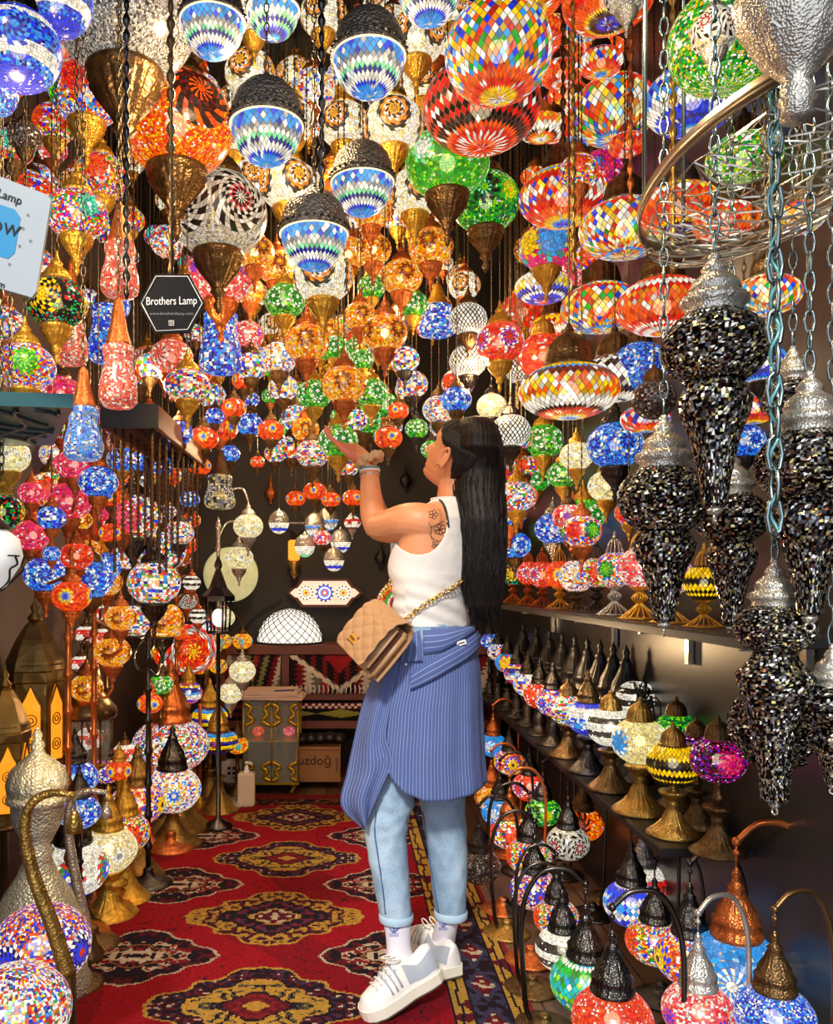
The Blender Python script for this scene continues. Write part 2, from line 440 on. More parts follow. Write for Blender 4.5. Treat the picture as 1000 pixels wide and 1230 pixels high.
GROUPS = {}
def pendant(kind, px, py, rpx, D, pat, metal, label, group=None, sq=None, chain=True, seed=1, rot=None, cat='lamp', parts=True, name=None):
    loc = P(px, py, D); R = rpx*D/F
    LAMPPOS.append((loc, R))
    big = 0 if rpx < 20 else 1 if rpx < 32 else 2 if rpx < 52 else 3
    rng = random.Random(int(px*31+py*17))
    nm = name or {'E': 'dome_pendant_lamp', 'C': 'mosaic_pendant_lamp', 'F': 'mosaic_disc_lamp', 'G': 'mosaic_globe_lamp', 'B': 'bottle_pendant_lamp'}[kind]
    t = thing(nm, label, cat, loc, rng.uniform(0, 6.28) if rot is None else rot, group, R)
    if kind == 'E':
        s = 1.12; pr = ellip(s, 0, 1.0)
        pr = [p for p in pr if p[1] <= .001]
        ob('shade', pat_mesh(pat, pr, 'E', big, seed), t)
        ob('dome', cached('dome', _lat(EGGDOME, 40), 'hammered' if metal == 'black' else metal), t)
        ob('rim', cached('rim', lambda bm: lathe(bm, [(1.0,-.08),(1.04,-.07),(1.05,-.03),(1.0,-.02)], 40), 'bulb' if 0 else 'ringlight'), t)
        if big:
            def beads(bm):
                for k in range(30): ball(bm, (1.06*cos(2*pi*k/30), 1.06*sin(2*pi*k/30), .13), .045, 6, 4)
            ob('bead_band', cached('beads', beads, metal), t)
        zt = 1.5
    elif kind == 'C':
        s = sq or .86; pr = ellip(s, .45, .42)
        ob('shade', pat_mesh(pat, pr, 'C%.2f' % s, big, seed), t)
        zt = s*.9
        ob('top_cap', cached('top_cap', _lat(TOPCAP, 48, 16, .10), metal), t, (0, 0, zt)); zt += .95
        ob('cup', cached('cup', _lat(CUP, 48, 16, .11), metal), t, (0, 0, -s*.88))
    elif kind == 'F':
        s = sq or .55; pr = ellip(s, 0, .38)
        ob('shade', pat_mesh(pat, pr, 'F%.2f' % s, big, seed), t)
        zt = s*.92
        ob('top_cap', cached('dome_cap', _lat(DOMECAP, 48, 16, .07), metal), t, (0, 0, zt)); zt += .85
    elif kind == 'G':
        s = sq or .92; pr = ellip(s, 0, .4)
        ob('shade', pat_mesh(pat, pr, 'G%.2f' % s, big, seed), t)
        zt = s*.9
        ob('top_cap', cached('dome_cap', _lat(DOMECAP, 48, 16, .07), metal), t, (0, 0, zt)); zt += .85
    elif kind == 'B':
        s = sq or 2.4
        pr = [(.35,-s),(.75,-s*.96),(.97,-s*.82),(1.0,-s*.6),(.93,-s*.3),(.78,0),(.72,s*.25),(.8,s*.45),(.78,s*.62),(.55,s*.68)]
        ob('shade', pat_mesh(pat, pr, 'B%.2f' % s, big, seed), t)
        ob('neck', cached('neck%.1f' % s, _lat([(.6,s*.64,0),(.66,s*.67,0),(.6,s*.74,1),(.42,s*1.1,1),(.3,s*1.5,1),(.2,s*1.8,1),(.08,s*1.9,0)], 24, 12, .08), metal), t)
        zt = s*1.88
    if kind != 'B': ob('bulb', cached('bulb', BULB, 'bulb'), t)
    if chain: add_chain(t, R, zt, loc.z, r=.0028 if D < 2.3 else .0022, real=(D < 2.0), m='chain_metal')
    return t
# ================================================================== SETTING
mat('wall_dark', (52,46,43), rough=.75, bump=.15, bscale=12, var=.25, vscale=3)
mat('wall_left', (88,74,66), rough=.6, bump=.1, bscale=8, var=.2, vscale=2)
mat('wall_metal', (74,70,68), rough=.34, metal=.55, var=.2, vscale=2.2)
mat('ceil', (16,15,16), rough=.9)
mat('wood', (92,46,24), rough=.45, var=.4, vscale=5, bump=.1, bscale=30)
mat('woodlight', (150,92,52), rough=.45, var=.3, vscale=6)
mat('shelf_black', (30,28,28), rough=.35, var=.2)
def plank_floor():
    m = bpy.data.materials.new('planks'); m.use_nodes = True; nt = m.node_tree; N = nt.nodes; L = nt.links; b = N['Principled BSDF']
    tc = N.new('ShaderNodeTexCoord'); mp = N.new('ShaderNodeMapping'); mp.inputs['Rotation'].default_value = (0, 0, pi/2); br = N.new('ShaderNodeTexBrick'); br.inputs['Scale'].default_value = 1; br.inputs['Brick Width'].default_value = 1.2; br.inputs['Row Height'].default_value = .11
    br.inputs['Mortar Size'].default_value = .003; br.inputs['Color1'].default_value = (*lin((112,82,58)), 1); br.inputs['Color2'].default_value = (*lin((88,62,44)), 1); br.inputs['Mortar'].default_value = (*lin((30,20,14)), 1)
    L.new(tc.outputs['Object'], mp.inputs[0]); L.new(mp.outputs[0], br.inputs['Vector']); L.new(br.outputs['Color'], b.inputs['Base Color']); b.inputs['Roughness'].default_value = .4
    MATS['planks'] = m
plank_floor()
def slab(name, a, b, m):
    bm = bmesh.new(); c = [(a[i]+b[i])/2 for i in range(3)]; s = [abs(a[i]-b[i]) for i in range(3)]
    box(bm, c, s); return tag(mk(name, bm, m, smooth=False), kind='structure')
slab('floor', (WL-.1, -1.2, -.1), (WR+.1, WB+.1, 0), 'planks')
slab('ceiling', (WL-.1, -.15, CEIL), (WR+.1, WB+.1, CEIL+.1), 'ceil')
slab('wall_back', (WL-.1, WB, 0), (WR+.1, WB+.1, CEIL), 'wall_dark')
slab('wall_left', (WL-.1, -.15, 0), (WL, WB, CEIL), 'wall_left')
slab('wall_right', (WR, -.15, 0), (WR+.1, WB, CEIL), 'wall_metal')
# ------------------------------------------------------------------ carpet: a knotted pattern, one small quad per knot
def carpet():
    x0, x1, y0, y1 = -.83, .52, 1.5, 4.62; cs = .0068
    nx, ny = int((x1-x0)/cs), int((y1-y0)/cs)
    R = lin((140,12,27)); R2 = lin((120,11,25)); DK = lin((30,18,30)); GD = lin((166,128,52)); GD2 = lin((124,84,40)); CR = lin((176,160,138)); BL = lin((52,50,76)); MR = lin((84,20,32)); RD = lin((118,26,32)); GN = lin((74,74,56))
    rng = random.Random(3)
    xc = -.25; sp = .62; y_ref = 2.31
    def nz(x, y, s, o=0): return noise.noise((x*s+o, y*s-o, o*1.7))
    def motif(u, v, a, b, kind):
        # u, v offset from the medallion centre; a, b its half axes
        d = abs(u)/a+abs(v)/b
        d2 = sqrt((u/a)**2+(v/b)**2); d = .85*d+.15*d2
        ang = atan2(v/b, u/a); d *= 1+.06*cos(12*ang)*(1 if kind != 2 else .7)-.10*cos(4*ang)*0
        if d > 1: return None
        n = nz(abs(u), abs(v), 48, kind*3.1); n2 = nz(abs(u), abs(v), 85, kind+9)
        if d > .955: return GD if kind != 2 else CR
        if kind == 0:
            if d > .66: return DK if n < .02 else (MR if n2 < .12 else (CR if n > .3 else BL))
            if d > .62: return GD
            if d > .34: return GD if n < .12 else (DK if n2 < 0 else GN)
            if d > .3: return DK
            return (MR if n < 0 else RD) if d > .12 else GD
        if kind == 1:
            if d > .62: return (GD if n2 < .18 else GD2) if n < .06 else (DK if n2 < .0 else MR)
            if d > .56: return DK
            if d > .3: return DK if n < .02 else (RD if n2 > 0 else BL)
            if d > .26: return GD
            return MR if n < .1 else CR
        if d > .72: return DK if n < .14 else MR
        if d > .44: return DK if n < -.02 else (CR if n < .22 else RD)
        if d > .4: return GD2
        return CR if n < 0 else (DK if n2 < .1 else RD)
    def colour(x, y):
        if x > .505: return RD
        if x > .495: return DK
        if x > .455 or .30 < x < .345:
            n = nz(x, y, 22, 5); e = (x-.455 if x > .455 else x-.30)
            zig = abs(((y*7) % 1)-.5)*.06
            if abs(e-.02-zig*.3+.006) < .004: return DK
            return GD if n < .25 else MR
        if .345 <= x <= .455:
            if x < .352 or x > .448: return DK
            v = ((y+.1) % .22)-.11; u = x-.40
            d = abs(u)/.05+abs(v)/.1
            if d < 1: return BL if .72 < d else (CR if nz(u, v, 50, 2) > .12 else (RD if d < .4 else MR))
            return DK if nz(x, y, 40, 1) < .12 else BL
        if .29 < x <= .30: return DK
        # end borders
        if y > 4.52: return RD
        if y > 4.40:
            return DK if nz(x, y, 30, 4) < .05 else (GD2 if nz(x, y, 55, 4) > 0 else MR)
        k = round((y-y_ref)/sp); c = motif(x-xc, y-(y_ref+k*sp), .34, .255, k % 2)
        if c: return c
        for xx in (-.66, .15):
            k = round((y-y_ref-sp/2)/sp); c = motif(x-xx, y-(y_ref+sp/2+k*sp), .25 if xx > 0 else .28, .21, 2)
            if c: return c
        # tendrils in the red field
        n = nz(x, y, 15, 7)
        if abs(n) < .012 and nz(x, y, 4, 2) > .12: return DK
        return R if nz(x, y, 3, 3) < .1 else R2
    V = [(x0+i*cs, y0+j*cs, 0.006) for j in range(ny+1) for i in range(nx+1)]
    W = nx+1
    Fc = [(j*W+i, j*W+i+1, (j+1)*W+i+1, (j+1)*W+i) for j in range(ny) for i in range(nx)]
    # edges down to the floor
    n0 = len(V); bd = [(x0, y0), (x0+nx*cs, y0), (x0+nx*cs, y0+ny*cs), (x0, y0+ny*cs)]
    V += [(a, b, .0005) for a, b in bd]; cn = [0, nx, ny*W+nx, ny*W]
    Fc += [(n0+k, n0+(k+1) % 4, cn[(k+1) % 4], cn[k]) for k in range(4)]
    me = bpy.data.meshes.new('carpet'); me.from_pydata(V, [], Fc)
    ca = me.color_attributes.new('Col', 'FLOAT_COLOR', 'CORNER'); cols = []
    for j in range(ny):
        for i in range(nx):
            c = colour(x0+(i+.5)*cs, y0+(j+.5)*cs); s = rng.uniform(.75, 1.15)
            cols += [c[0]*s, c[1]*s, c[2]*s, 1]*4
    cols += [*R2, 1]*16
    ca.data.foreach_set('color', cols)
    m = bpy.data.materials.new('carpet_wool'); m.use_nodes = True; nt = m.node_tree; b = nt.nodes['Principled BSDF']
    at = nt.nodes.new('ShaderNodeAttribute'); at.attribute_name = 'Col'; nt.links.new(at.outputs['Color'], b.inputs['Base Color'])
    b.inputs['Roughness'].default_value = .95; b.inputs['Specular IOR Level'].default_value = .15
    tc = nt.nodes.new('ShaderNodeTexCoord'); nn = nt.nodes.new('ShaderNodeTexNoise'); nn.inputs['Scale'].default_value = 180
    bp = nt.nodes.new('ShaderNodeBump'); bp.inputs['Strength'].default_value = .5; bp.inputs['Distance'].default_value = .004
    nt.links.new(tc.outputs['Object'], nn.inputs['Vector']); nt.links.new(nn.outputs['Fac'], bp.inputs['Height']); nt.links.new(bp.outputs['Normal'], b.inputs['Normal'])
    me.materials.append(m)
    tag(ob('carpet', me), 'long red oriental carpet with dark and gold medallions running down the shop', 'carpet')
carpet()
# ------------------------------------------------------------------ back of the shop
mat('rack_wood', (120,62,34), rough=.5, var=.35, vscale=7)
mat('glass_pane', (190,200,190), rough=.05, transp=.72)
mat('papers', (225,190,165), rough=.8)
mat('cardboard', (170,122,76), rough=.85, var=.12)
mat('ink', (30,26,26), rough=.7)
mat('whitebox', (225,222,215), rough=.6)
mat('plastic_bottle', (226,208,176), rough=.35)
mat('plastic_white', (240,238,232), rough=.3)
mat('goldpaint', (196,160,40), rough=.3, metal=.8)
# rug rack against the back wall
D0 = 4.95
def pxbox(bm, x0, y0, x1, y1, D, th, bev=0):
    a = P(x0, y0, D); b = P(x1, y1, D)
    box(bm, ((a.x+b.x)/2, D+th/2, (a.z+b.z)/2), (abs(b.x-a.x), th, abs(b.z-a.z)), bev=bev)
rk = thing('display_rack', 'reddish wooden rack along the back wall holding folded rugs', 'rack', P(370, 940, D0) * 1)
rk.location.z = 0
def rel(o, root): o.parent = root; o.data.transform(Matrix.Translation(-root.location)); return o
for nm, (a, b, c, d) in (('top_rail', (262,775,600,786)), ('middle_shelf', (262,834,600,841)), ('lower_shelf', (262,866,600,875)), ('plinth', (262,934,600,952))):
    bm = bmesh.new(); pxbox(bm, a, b, c, d, D0-.02, .3); rel(mk(nm, bm, 'rack_wood', smooth=False), rk)
for x in (262, 338, 470, 592):
    bm = bmesh.new(); pxbox(bm, x, 786, x+9, 952, D0, .25); rel(mk('post', bm, 'rack_wood', smooth=False), rk)
def kilim(name, label, x0, y0, x1, y1, D, fn, n=(90, 40), th=.05, fringe=0, group=None):
    """folded woven rug; each woven step is a small quad with its yarn colour"""
    a = P(x0, y1, D); b = P(x1, y0, D); w = b.x-a.x; h = b.z-a.z
    V = []; Fc = []; cols = []
    for j in range(n[1]+1):
        for i in range(n[0]+1):
            V.append((a.x+w*i/n[0], D-.012*sin(pi*j/n[1])-.004*sin(i*.35), a.z+h*j/n[1]))
    W = n[0]+1
    for j in range(n[1]):
        for i in range(n[0]):
            Fc.append((j*W+i, j*W+i+1, (j+1)*W+i+1, (j+1)*W+i)); c = lin(fn(i/n[0], j/n[1])); cols += [*c, 1]*4
    m0 = len(V)
    for (x, z) in ((a.x, a.z), (b.x, a.z), (b.x, b.z), (a.x, b.z)): V.append((x, D+th, z))
    cn = [0, n[0], n[1]*W+n[0], n[1]*W]
    for k in range(4): Fc.append((m0+k, m0+(k+1) % 4, cn[(k+1) % 4], cn[k])); cols += [.05,.02,.02,1]*4
    Fc.append((m0+3, m0+2, m0+1, m0)); cols += [.05,.02,.02,1]*4
    me = bpy.data.meshes.new(name); me.from_pydata(V, [], Fc)
    ca = me.color_attributes.new('Col', 'FLOAT_COLOR', 'CORNER'); ca.data.foreach_set('color', cols)
    me.materials.append(bpy.data.materials['carpet_wool'])
    o = ob(name, me); tag(o, label, 'rug', group)
    if fringe:
        bm = bmesh.new()
        for k in range(fringe):
            x = a.x+w*(k+.5)/fringe; tube(bm, [(x, D-.012, a.z+.05), (x+.004, D-.03, a.z+.028), (x, D-.034, a.z+.002)], .0035, 5)
        f = mk('fringe', bm, 'whitebox'); f.parent = o
    return o
K1 = ((26,22,24), (110,26,34), (190,178,158), (104,104,92), (150,40,40), (38,32,36), (128,122,78))
def fn1(u, v):
    zig = abs(((v*9) % 1)-.5)*.10
    k = int((u+zig)*11+(v*2 if u < .5 else -v*2)); return K1[k % 7]
def fn2(u, v):
    t = abs(u-.5)*2; e = v-(1-(1-t)*1.05)
    s = (int(u*24) % 2)*.07; e = (1-v)-(1-t)*.95
    if abs(e+s*.6) < .07: return (214,200,176)
    if e > 0:
        return K1[int((u+abs(((v*8) % 1)-.5)*.1)*12) % 7]
    if e > -.12: return (92,92,80)
    return (150,34,40) if abs(u-.5)+(1-v)*.35 < .17 else ((28,24,28) if int((u+abs(((v*10) % 1)-.5)*.06)*26) % 3 else (120,30,36))
def fn3(u, v):
    if v < .14 or v > .88: return (30,26,28)
    if v > .66: return (214,204,186) if (int(u*30) % 2) ^ (v > .77) else (120,26,34)
    t = abs(((u*2) % 1)-.5)*2
    return (150,146,60) if abs(v-.38) < .24*t else ((26,24,26) if u < .7 else (160,40,44))
kilim('folded_rug', 'grey red and black zigzag rug standing left on the back rack', 272, 787, 337, 834, D0-.01, fn1, (60, 30))
kilim('folded_rug', 'red and black rug with white stepped triangle on the back rack', 348, 787, 466, 833, D0-.01, fn2, (96, 40), fringe=22)
kilim('folded_rug', 'folded rug with olive and white bands on the rack lower shelf', 350, 843, 468, 866, D0-.01, fn3, (96, 24))
kilim('folded_rug', 'dark red folded rug on the lower rack shelf behind the glass cabinet', 272, 843, 334, 866, D0-.01, lambda u, v: ((110,30,34) if int(v*5) % 2 else (40,30,32)), (40, 12))
kilim('folded_rug', 'striped red rug on the rack directly behind the woman', 482, 787, 590, 833, D0-.01, fn1, (60, 24))
# cardboard box with the print
cb = thing('cardboard_box', 'open brown cardboard box with black print under the rug rack', 'box', P(382, 935, 4.75)); cb.location.z = .03
bm = bmesh.new(); a = P(356, 935, 4.75); b = P(408, 893, 4.75)
Wd = b.x-a.x; H = b.z-a.z
for s in ((0, -.14, H/2, Wd, .006, H), (0, .14, H/2, Wd, .006, H), (-Wd/2, 0, H/2, .006, .28, H), (Wd/2, 0, H/2, .006, .28, H), (0, 0, .003, Wd, .28, .006)):
    box(bm, s[:3], s[3:])
mk('carton', bm, 'cardboard', cb, smooth=False)
bm = bmesh.new(); box(bm, (0, -.145+.0, H*.92), (Wd, .004, H*.02)); mk('tape', bm, 'woodlight', cb, smooth=False)
RX = Matrix.Rotation(pi/2, 4, 'X')
text('uzdoğ', .075, 'ink', cb, Matrix.Translation((-.02, -.1445, H*.6)) @ RX)
text('BRANDER', .018, 'ink', cb, Matrix.Translation((Wd*.43, -.1445, H*.5)) @ RX @ Matrix.Rotation(pi/2, 4, 'Z'))
cb.location = ((a.x+b.x)/2, 4.89, .045)
bm = bmesh.new(); rng = random.Random(5)
for k in range(5): ball(bm, (cb.location.x-.1+k*.055, 4.87, .045+H+.01+.02*rng.random()), (.05, .06, .035), 10, 6)
tag(mk('plastic_bag', bm, 'shelf_black'), 'crumpled dark plastic bag on top of the cardboard box', 'bag')
# glass display cabinet with gold scrollwork
gc = thing('glass_display_cabinet', 'small glass cabinet with gold painted scrollwork on curved gold feet', 'cabinet', FL(325, 955)); gD = 4.62
gc.location = ((325-CX)*gD/F, gD, 0)
def lx(px): return (px-325)*gD/F
def lz(py): return EYE-(py-CY)*gD/F
bm = bmesh.new(); box(bm, (0, .13, (lz(940)+lz(842))/2), (lx(358)-lx(292), .26, lz(842)-lz(940))); mk('glass_case', bm, 'glass_pane', gc, smooth=False)
for x in (292, 326, 358):
    for y in (0, .26):
        bm = bmesh.new(); tube(bm, [(lx(x), y, lz(941)), (lx(x), y, lz(841))], .005, 6); mk('post', bm, 'goldpaint', gc)
bm = bmesh.new()
for (xa, xb) in ((294, 325), (327, 357)):
    for sgn in (1, -1):
        xm = (xa+xb)/2; hw = (xb-xa)/2
        for y0, y1 in ((845, 872), (938, 915)):
            pts = [(lx(xm+sgn*hw), -.004, lz(y0)), (lx(xm+sgn*hw*.5), -.004, lz(y0+(y1-y0)*.2)), (lx(xm+sgn*hw*.75), -.004, lz(y0+(y1-y0)*.5)), (lx(xm+sgn*hw*.35), -.004, lz(y0+(y1-y0)*.75)), (lx(xm+sgn*hw), -.004, lz(y1))]
            tube(bm, spline(pts, 5), .012, 6)
tag(mk('scrollwork', bm, 'goldpaint', gc))
bm = bmesh.new(); box(bm, (0, .13, lz(941)), (lx(359)-lx(291), .28, .012)); box(bm, (0, .13, lz(891)), (lx(357)-lx(293), .24, .006)); mk('shelf', bm, 'goldpaint', gc, smooth=False)
for sx in (298, 352):
    for y in (.02, .24):
        bm = bmesh.new(); tube(bm, spline([(lx(sx), y, lz(942)), (lx(sx)*1.06, y, .05), (lx(sx)*.9, y, .008)], 5), [.02, .02, .018, .016, .014, .012, .01, .01, .01, .012, .012], 6); mk('foot', bm, 'goldpaint', gc)
for (x, y, c, lab) in ((307, 880, 'redchip', 'small red mosaic bowl inside the glass cabinet, upper right'), (345, 884, 'pinkchip', 'small pink mosaic bowl in the glass cabinet')):
    t = thing('mosaic_bowl', lab.replace('upper right', 'left pane'), 'bowl', (gc.location.x+lx(x), gD+.13, lz(891)+.035), scale=.035)
    ob('glass', pat_mesh(c, ellip(.8, .3, .5), 'bowl', 0), t)
st = thing('paper_stack', 'untidy stack of pinkish papers on the glass cabinet', 'papers', (gc.location.x, gD+.1, lz(841)+.003))
for k in range(5):
    bm = bmesh.new(); box(bm, (0, 0, k*.009+.0045), (.37-.02*k, .27, .007), Matrix.Rotation(rad(4*(k % 3)-3), 3, 'Z')); mk('sheet_bundle', bm, 'papers', st, smooth=False)
bm = bmesh.new(); tube(bm, [(.02, -.1, .049), (.13, -.07, .049)], .004, 8); p = mk('pen', bm, mat('penblue', (40,50,130), rough=.3)); p.location = st.location; tag(p, 'dark blue pen lying on the stack of papers', 'pen')
# small white box and sanitizer bottle
wb = thing('small_carton', 'small white carton behind the hand sanitizer bottle', 'box', FL(278, 940)); 
bm = bmesh.new(); box(bm, (0, .05, .07), (.12, .1, .1), bev=.003); box(bm, (0, .05, .01), (.12, .1, .02)); mk('carton', bm, 'whitebox', wb, smooth=False)
bm = bmesh.new()
for i in range(2):
    for j in range(2): box(bm, (-.015+.03*i, -.001, .055+.03*j), (.018, .002, .016))
mk('printed_squares', bm, 'ink', wb, smooth=False)
L0 = FL(296, 969)
sb = thing('sanitizer_bottle', 'cream pump bottle of hand sanitizer standing on the carpet end', 'bottle', L0)
bm = bmesh.new(); s = L0.y/F
box(bm, (0, 0, 20*s+.006), (20*s, 13*s, 40*s), bev=.008); mk('bottle', bm, 'plastic_bottle', sb, smooth=False)
bm = bmesh.new(); lathe(bm, [(.02, 40*s), (.018, 43*s), (.012, 44*s), (.012, 48*s), (.006, 49*s), (.006, 52*s), (.011, 52*s), (.011, 54*s), (.002, 54.5*s)], 14)
tube(bm, [(0, 0, 53*s), (.02, -.005, 53.4*s), (.034, -.01, 52*s)], .005, 6); mk('pump', bm, 'plastic_white', sb)
# wall fittings on the back wall
def wallP(px, py, off=.03): return P(px, py, WB-off)
dl = thing('dome_lamp', 'white glass half dome lamp with dark net lines on top of the rug rack', 'lamp', P(348, 775, 5.12), scale=42*5.12/F)
dl.location.z = P(348, 775, D0).z+.002
def half(bm): lathe(bm, [(.93*cos(t*pi/2/12), 1.0*sin(t*pi/2/12)) for t in range(12)]+[(.01, 1.0)], 40)
mat('milkglass', (250,248,238), rough=.3, emis=(255,250,236), es=.95)
ob('shade', cached('half', half, 'milkglass'), dl)
def net(bm):
    for k in range(22):
        for s in (1, -1):
            pts = []
            for i in range(13):
                e = pi/2*i/12*.96; a = 2*pi*k/22+s*i*.14
                pts.append((.94*cos(e)*cos(a), .94*cos(e)*sin(a), 1.01*sin(e)))
            tube(bm, pts, .011, 4)
    lathe(bm, [(.95, 0), (.97, .02), (.95, .05), (.9, .05)], 40)
ob('net', cached('net', net, 'cord'), dl)
hx = thing('wall_lamp', 'long wooden wall lamp panel with three round mosaic rosettes', 'lamp', wallP(390, 712, .02))
def prism(outline, th, bm):
    f = [bm.verts.new((x, -th, z)) for x, z in outline]; b = [bm.verts.new((x, 0, z)) for x, z in outline]
    bm.faces.new(f[::-1]); bm.faces.new(b)
    for i in range(len(f)):
        k = (i+1) % len(f); bm.faces.new((f[i], f[k], b[k], b[i]))
def hexo(w, h, c=.0):
    return [(-w, 0), (-w*.86, h*.35), (-w*.78, h*.4), (-w*.62, h), (w*.62, h), (w*.78, h*.4), (w*.86, h*.35), (w, 0), (w*.86, -h*.35), (w*.78, -h*.4), (w*.62, -h), (-w*.62, -h), (-w*.78, -h*.4), (-w*.86, -h*.35)][::-1]
s = WB/F
bm = bmesh.new(); prism(hexo(45*s, 17*s), .05, bm); mk('frame', bm, 'wood', hx, smooth=False)
mat('pinkglass', (244,214,196), rough=.3, emis=(255,214,190), es=.75, bump=.3, bscale=90)
bm = bmesh.new(); prism(hexo(41*s, 14*s), .056, bm); mk('glass_panel', bm, 'pinkglass', hx, smooth=False)
for dx, rr, rings in ((-22, 8.5, 'rykwk'), (0, 11, 'wrlwbk'), (22, 8.5, 'rykwk')):
    V = []; Fc = []; cols = []; n = 24
    for i in range(len(rings)+1):
        for j in range(n): V.append((dx*s+rr*s*i/len(rings)*cos(2*pi*j/n)+(1e-5*cos(j)), -.0585, rr*s*i/len(rings)*sin(2*pi*j/n)+1e-5*sin(j)))
    for i in range(len(rings)):
        for j in range(n):
            k = (j+1) % n; Fc.append((i*n+j, i*n+k, (i+1)*n+k, (i+1)*n+j))
            L_ = rings[i] if not (rings[i] == 'k' and j % 2) else 'w'; cols += [*LETL[L_], 1]*4
    me = bpy.data.meshes.new('rosette'); me.from_pydata(V, [], Fc); ca = me.color_attributes.new('Col', 'FLOAT_COLOR', 'CORNER'); ca.data.foreach_set('color', cols); me.uv_layers.new(name='UVMap')
    for l in me.uv_layers[0].data: l.uv = (.5, .5)
    me.materials.append(MATS['glow']); ob('rosette', me, hx)
# white mosaic round lamp partly behind the woman
t = thing('round_wall_lamp', 'round mosaic wall lamp in zigzag colours partly hidden behind the white top', 'lamp', wallP(478, 725, .05), scale=26*s)
V = [];
me = mosaic_mesh([(.02,.30),(.4,.27),(.75,.16),(1,0)], 40, 14, 'D', 'wrgoy', rows='XyrkowgroyrwX', white=.02); me.transform(Matrix.Rotation(pi/2, 4, 'X')); me.materials.append(MATS['glow']); ob('shade', me, t)
# picture corner left of the white top
fr = thing('framed_picture', 'pale blue framed picture on the back wall behind the raised arm', 'picture', wallP(478, 668, .01))
bm = bmesh.new(); box(bm, (0, 0, 0), (18*s, .02, 42*s)); mk('frame', bm, 'whitebox', fr, smooth=False)
bm = bmesh.new(); box(bm, (0, -.008, 0), (14*s, .012, 38*s)); mk('print', bm, mat('printblue', (150,185,225), rough=.4), fr, smooth=False)
# small hexagonal sign and amber lamp under it on the back wall
sg = thing('hexagonal_sign', 'small black hexagonal sign on the back wall among the bowl lamps', 'sign', wallP(357, 628, .1))
bm = bmesh.new(); prism([(11*s*cos(pi/6+k*pi/3)*.95, 14*s*sin(pi/6+k*pi/3)) for k in range(6)][::-1], .01, bm); mk('board', bm, 'ink', sg, smooth=False)
text('Brothers Lamp', .022, 'plastic_white', sg, Matrix.Translation((0, -.011, 0)) @ RX)
al = thing('amber_wall_lamp', 'narrow amber glass wall lamp below the small hexagonal sign', 'lamp', wallP(353, 665, .08))
bm = bmesh.new(); box(bm, (0, 0, .02), (.07, .06, .13), bev=.008); mk('shade', bm, mat('amberglass', (240,150,40), rough=.3, emis=(255,150,30), es=1.1), al, smooth=False)
bm = bmesh.new(); lathe(bm, [(.04,-.045), (.045,-.06), (.02,-.1), (.03,-.12), (.005,-.16)], 16, cap=True); mk('bracket', bm, 'brass', al)
# perforated round disc lamp at the left of the back wall
t = thing('round_disc_lamp', 'large round pale perforated disc lamp at the left end of the back wall', 'lamp', P(277, 690, 5.12), scale=33*5.12/F)
mat('discglass', (205,200,160), rough=.35, emis=(225,225,160), es=.42, var=.25, vscale=3)
def disc(bm):
    lathe(bm, [(.01,.2),(.4,.19),(.8,.13),(.97,.06),(1,0),(.98,-.05),(.9,-.08),(.01,-.1)], 48, M=Matrix.Rotation(pi/2, 4, 'X'))
ob('disc', cached('disc', disc, 'discglass'), t)
def dots(bm):
    for (ex, ez, rr, n) in ((.35, .1, .2, 3), (-.08, .05, .24, 4), (-.45, .25, .14, 2)):
        for a in range(n):
            for b in range(8):
                r = rr*(a+1)/n; an = 2*pi*b/8+a*.4; x, z = ex+r*cos(an), ez+r*sin(an)
                ball(bm, (x, -.19+.13*(x*x+z*z), z), (.03, .012, .03), 6, 4)
ob('perforation', cached('dots', dots, 'ink'), t)
bm = bmesh.new()
pts = spline([P(338, 722, WB-.012), P(306, 742, WB-.012), P(292, 760, WB-.012)], 6); tube(bm, pts, .006, 6)
tag(mk('power_cord', bm, 'cord'), 'black power cord drooping across the back wall left of the rosette panel', 'cord')
# dark wall sconce ornaments on the back wall
for (x, y, lab) in ((325, 590, 'small copper wall bracket hook left of the cream bowl pendants'), (487, 575, 'ornate dark pierced metal hanging behind the raised arm'), (457, 668, 'dark tasselled metal drop below the elbow')):
    t = thing('metal_ornament', lab, 'ornament', wallP(x, y, .034), scale=.05)
    ob('body', cached('orn', _lat([(.01,-1.8),(.2,-1.5),(.1,-1.2),(.5,-.8),(.7,-.2),(.5,.3),(.2,.6),(.25,.9),(.1,1.3),(.05,2.2),(.01,2.3)], 16, 8, .15), 'copper' if x == 325 else 'black'), t)
# ------------------------------------------------------------------ right wall shelves
def shelf(name, label, z, xf, y0, y1, th=.022, brackets=()):
    t = thing(name, label, 'shelf', (WR, y0, z))
    bm = bmesh.new(); box(bm, ((xf-WR)/2, (y1-y0)/2, -th/2), (WR-xf-.002, y1-y0, th), bev=.003); mk('board', bm, 'shelf_black', t, smooth=False)
    for y in brackets:
        bm = bmesh.new(); box(bm, (-.012, y-y0, -.07), (.014, .025, .11)); box(bm, ((xf-WR)*.4, y-y0, -.03), (WR-xf-.1, .012, .018)); mk('bracket', bm, 'silver', t, smooth=False)
    return t
SH1, SH2 = 1.075, .54
shelf('wall_shelf', 'upper black wall shelf on the right holding lamps with wire bases', SH1, .755, 1.58, 4.9, brackets=(1.75, 2.35, 3.0, 3.9))
shelf('wall_shelf', 'lower black wall shelf on the right holding rows of table lamps', SH2, .755, 2.0, 4.9)
# ================================================================== CEILING LAMPS
T = []
def A(*a, **k): T.append((a, k))
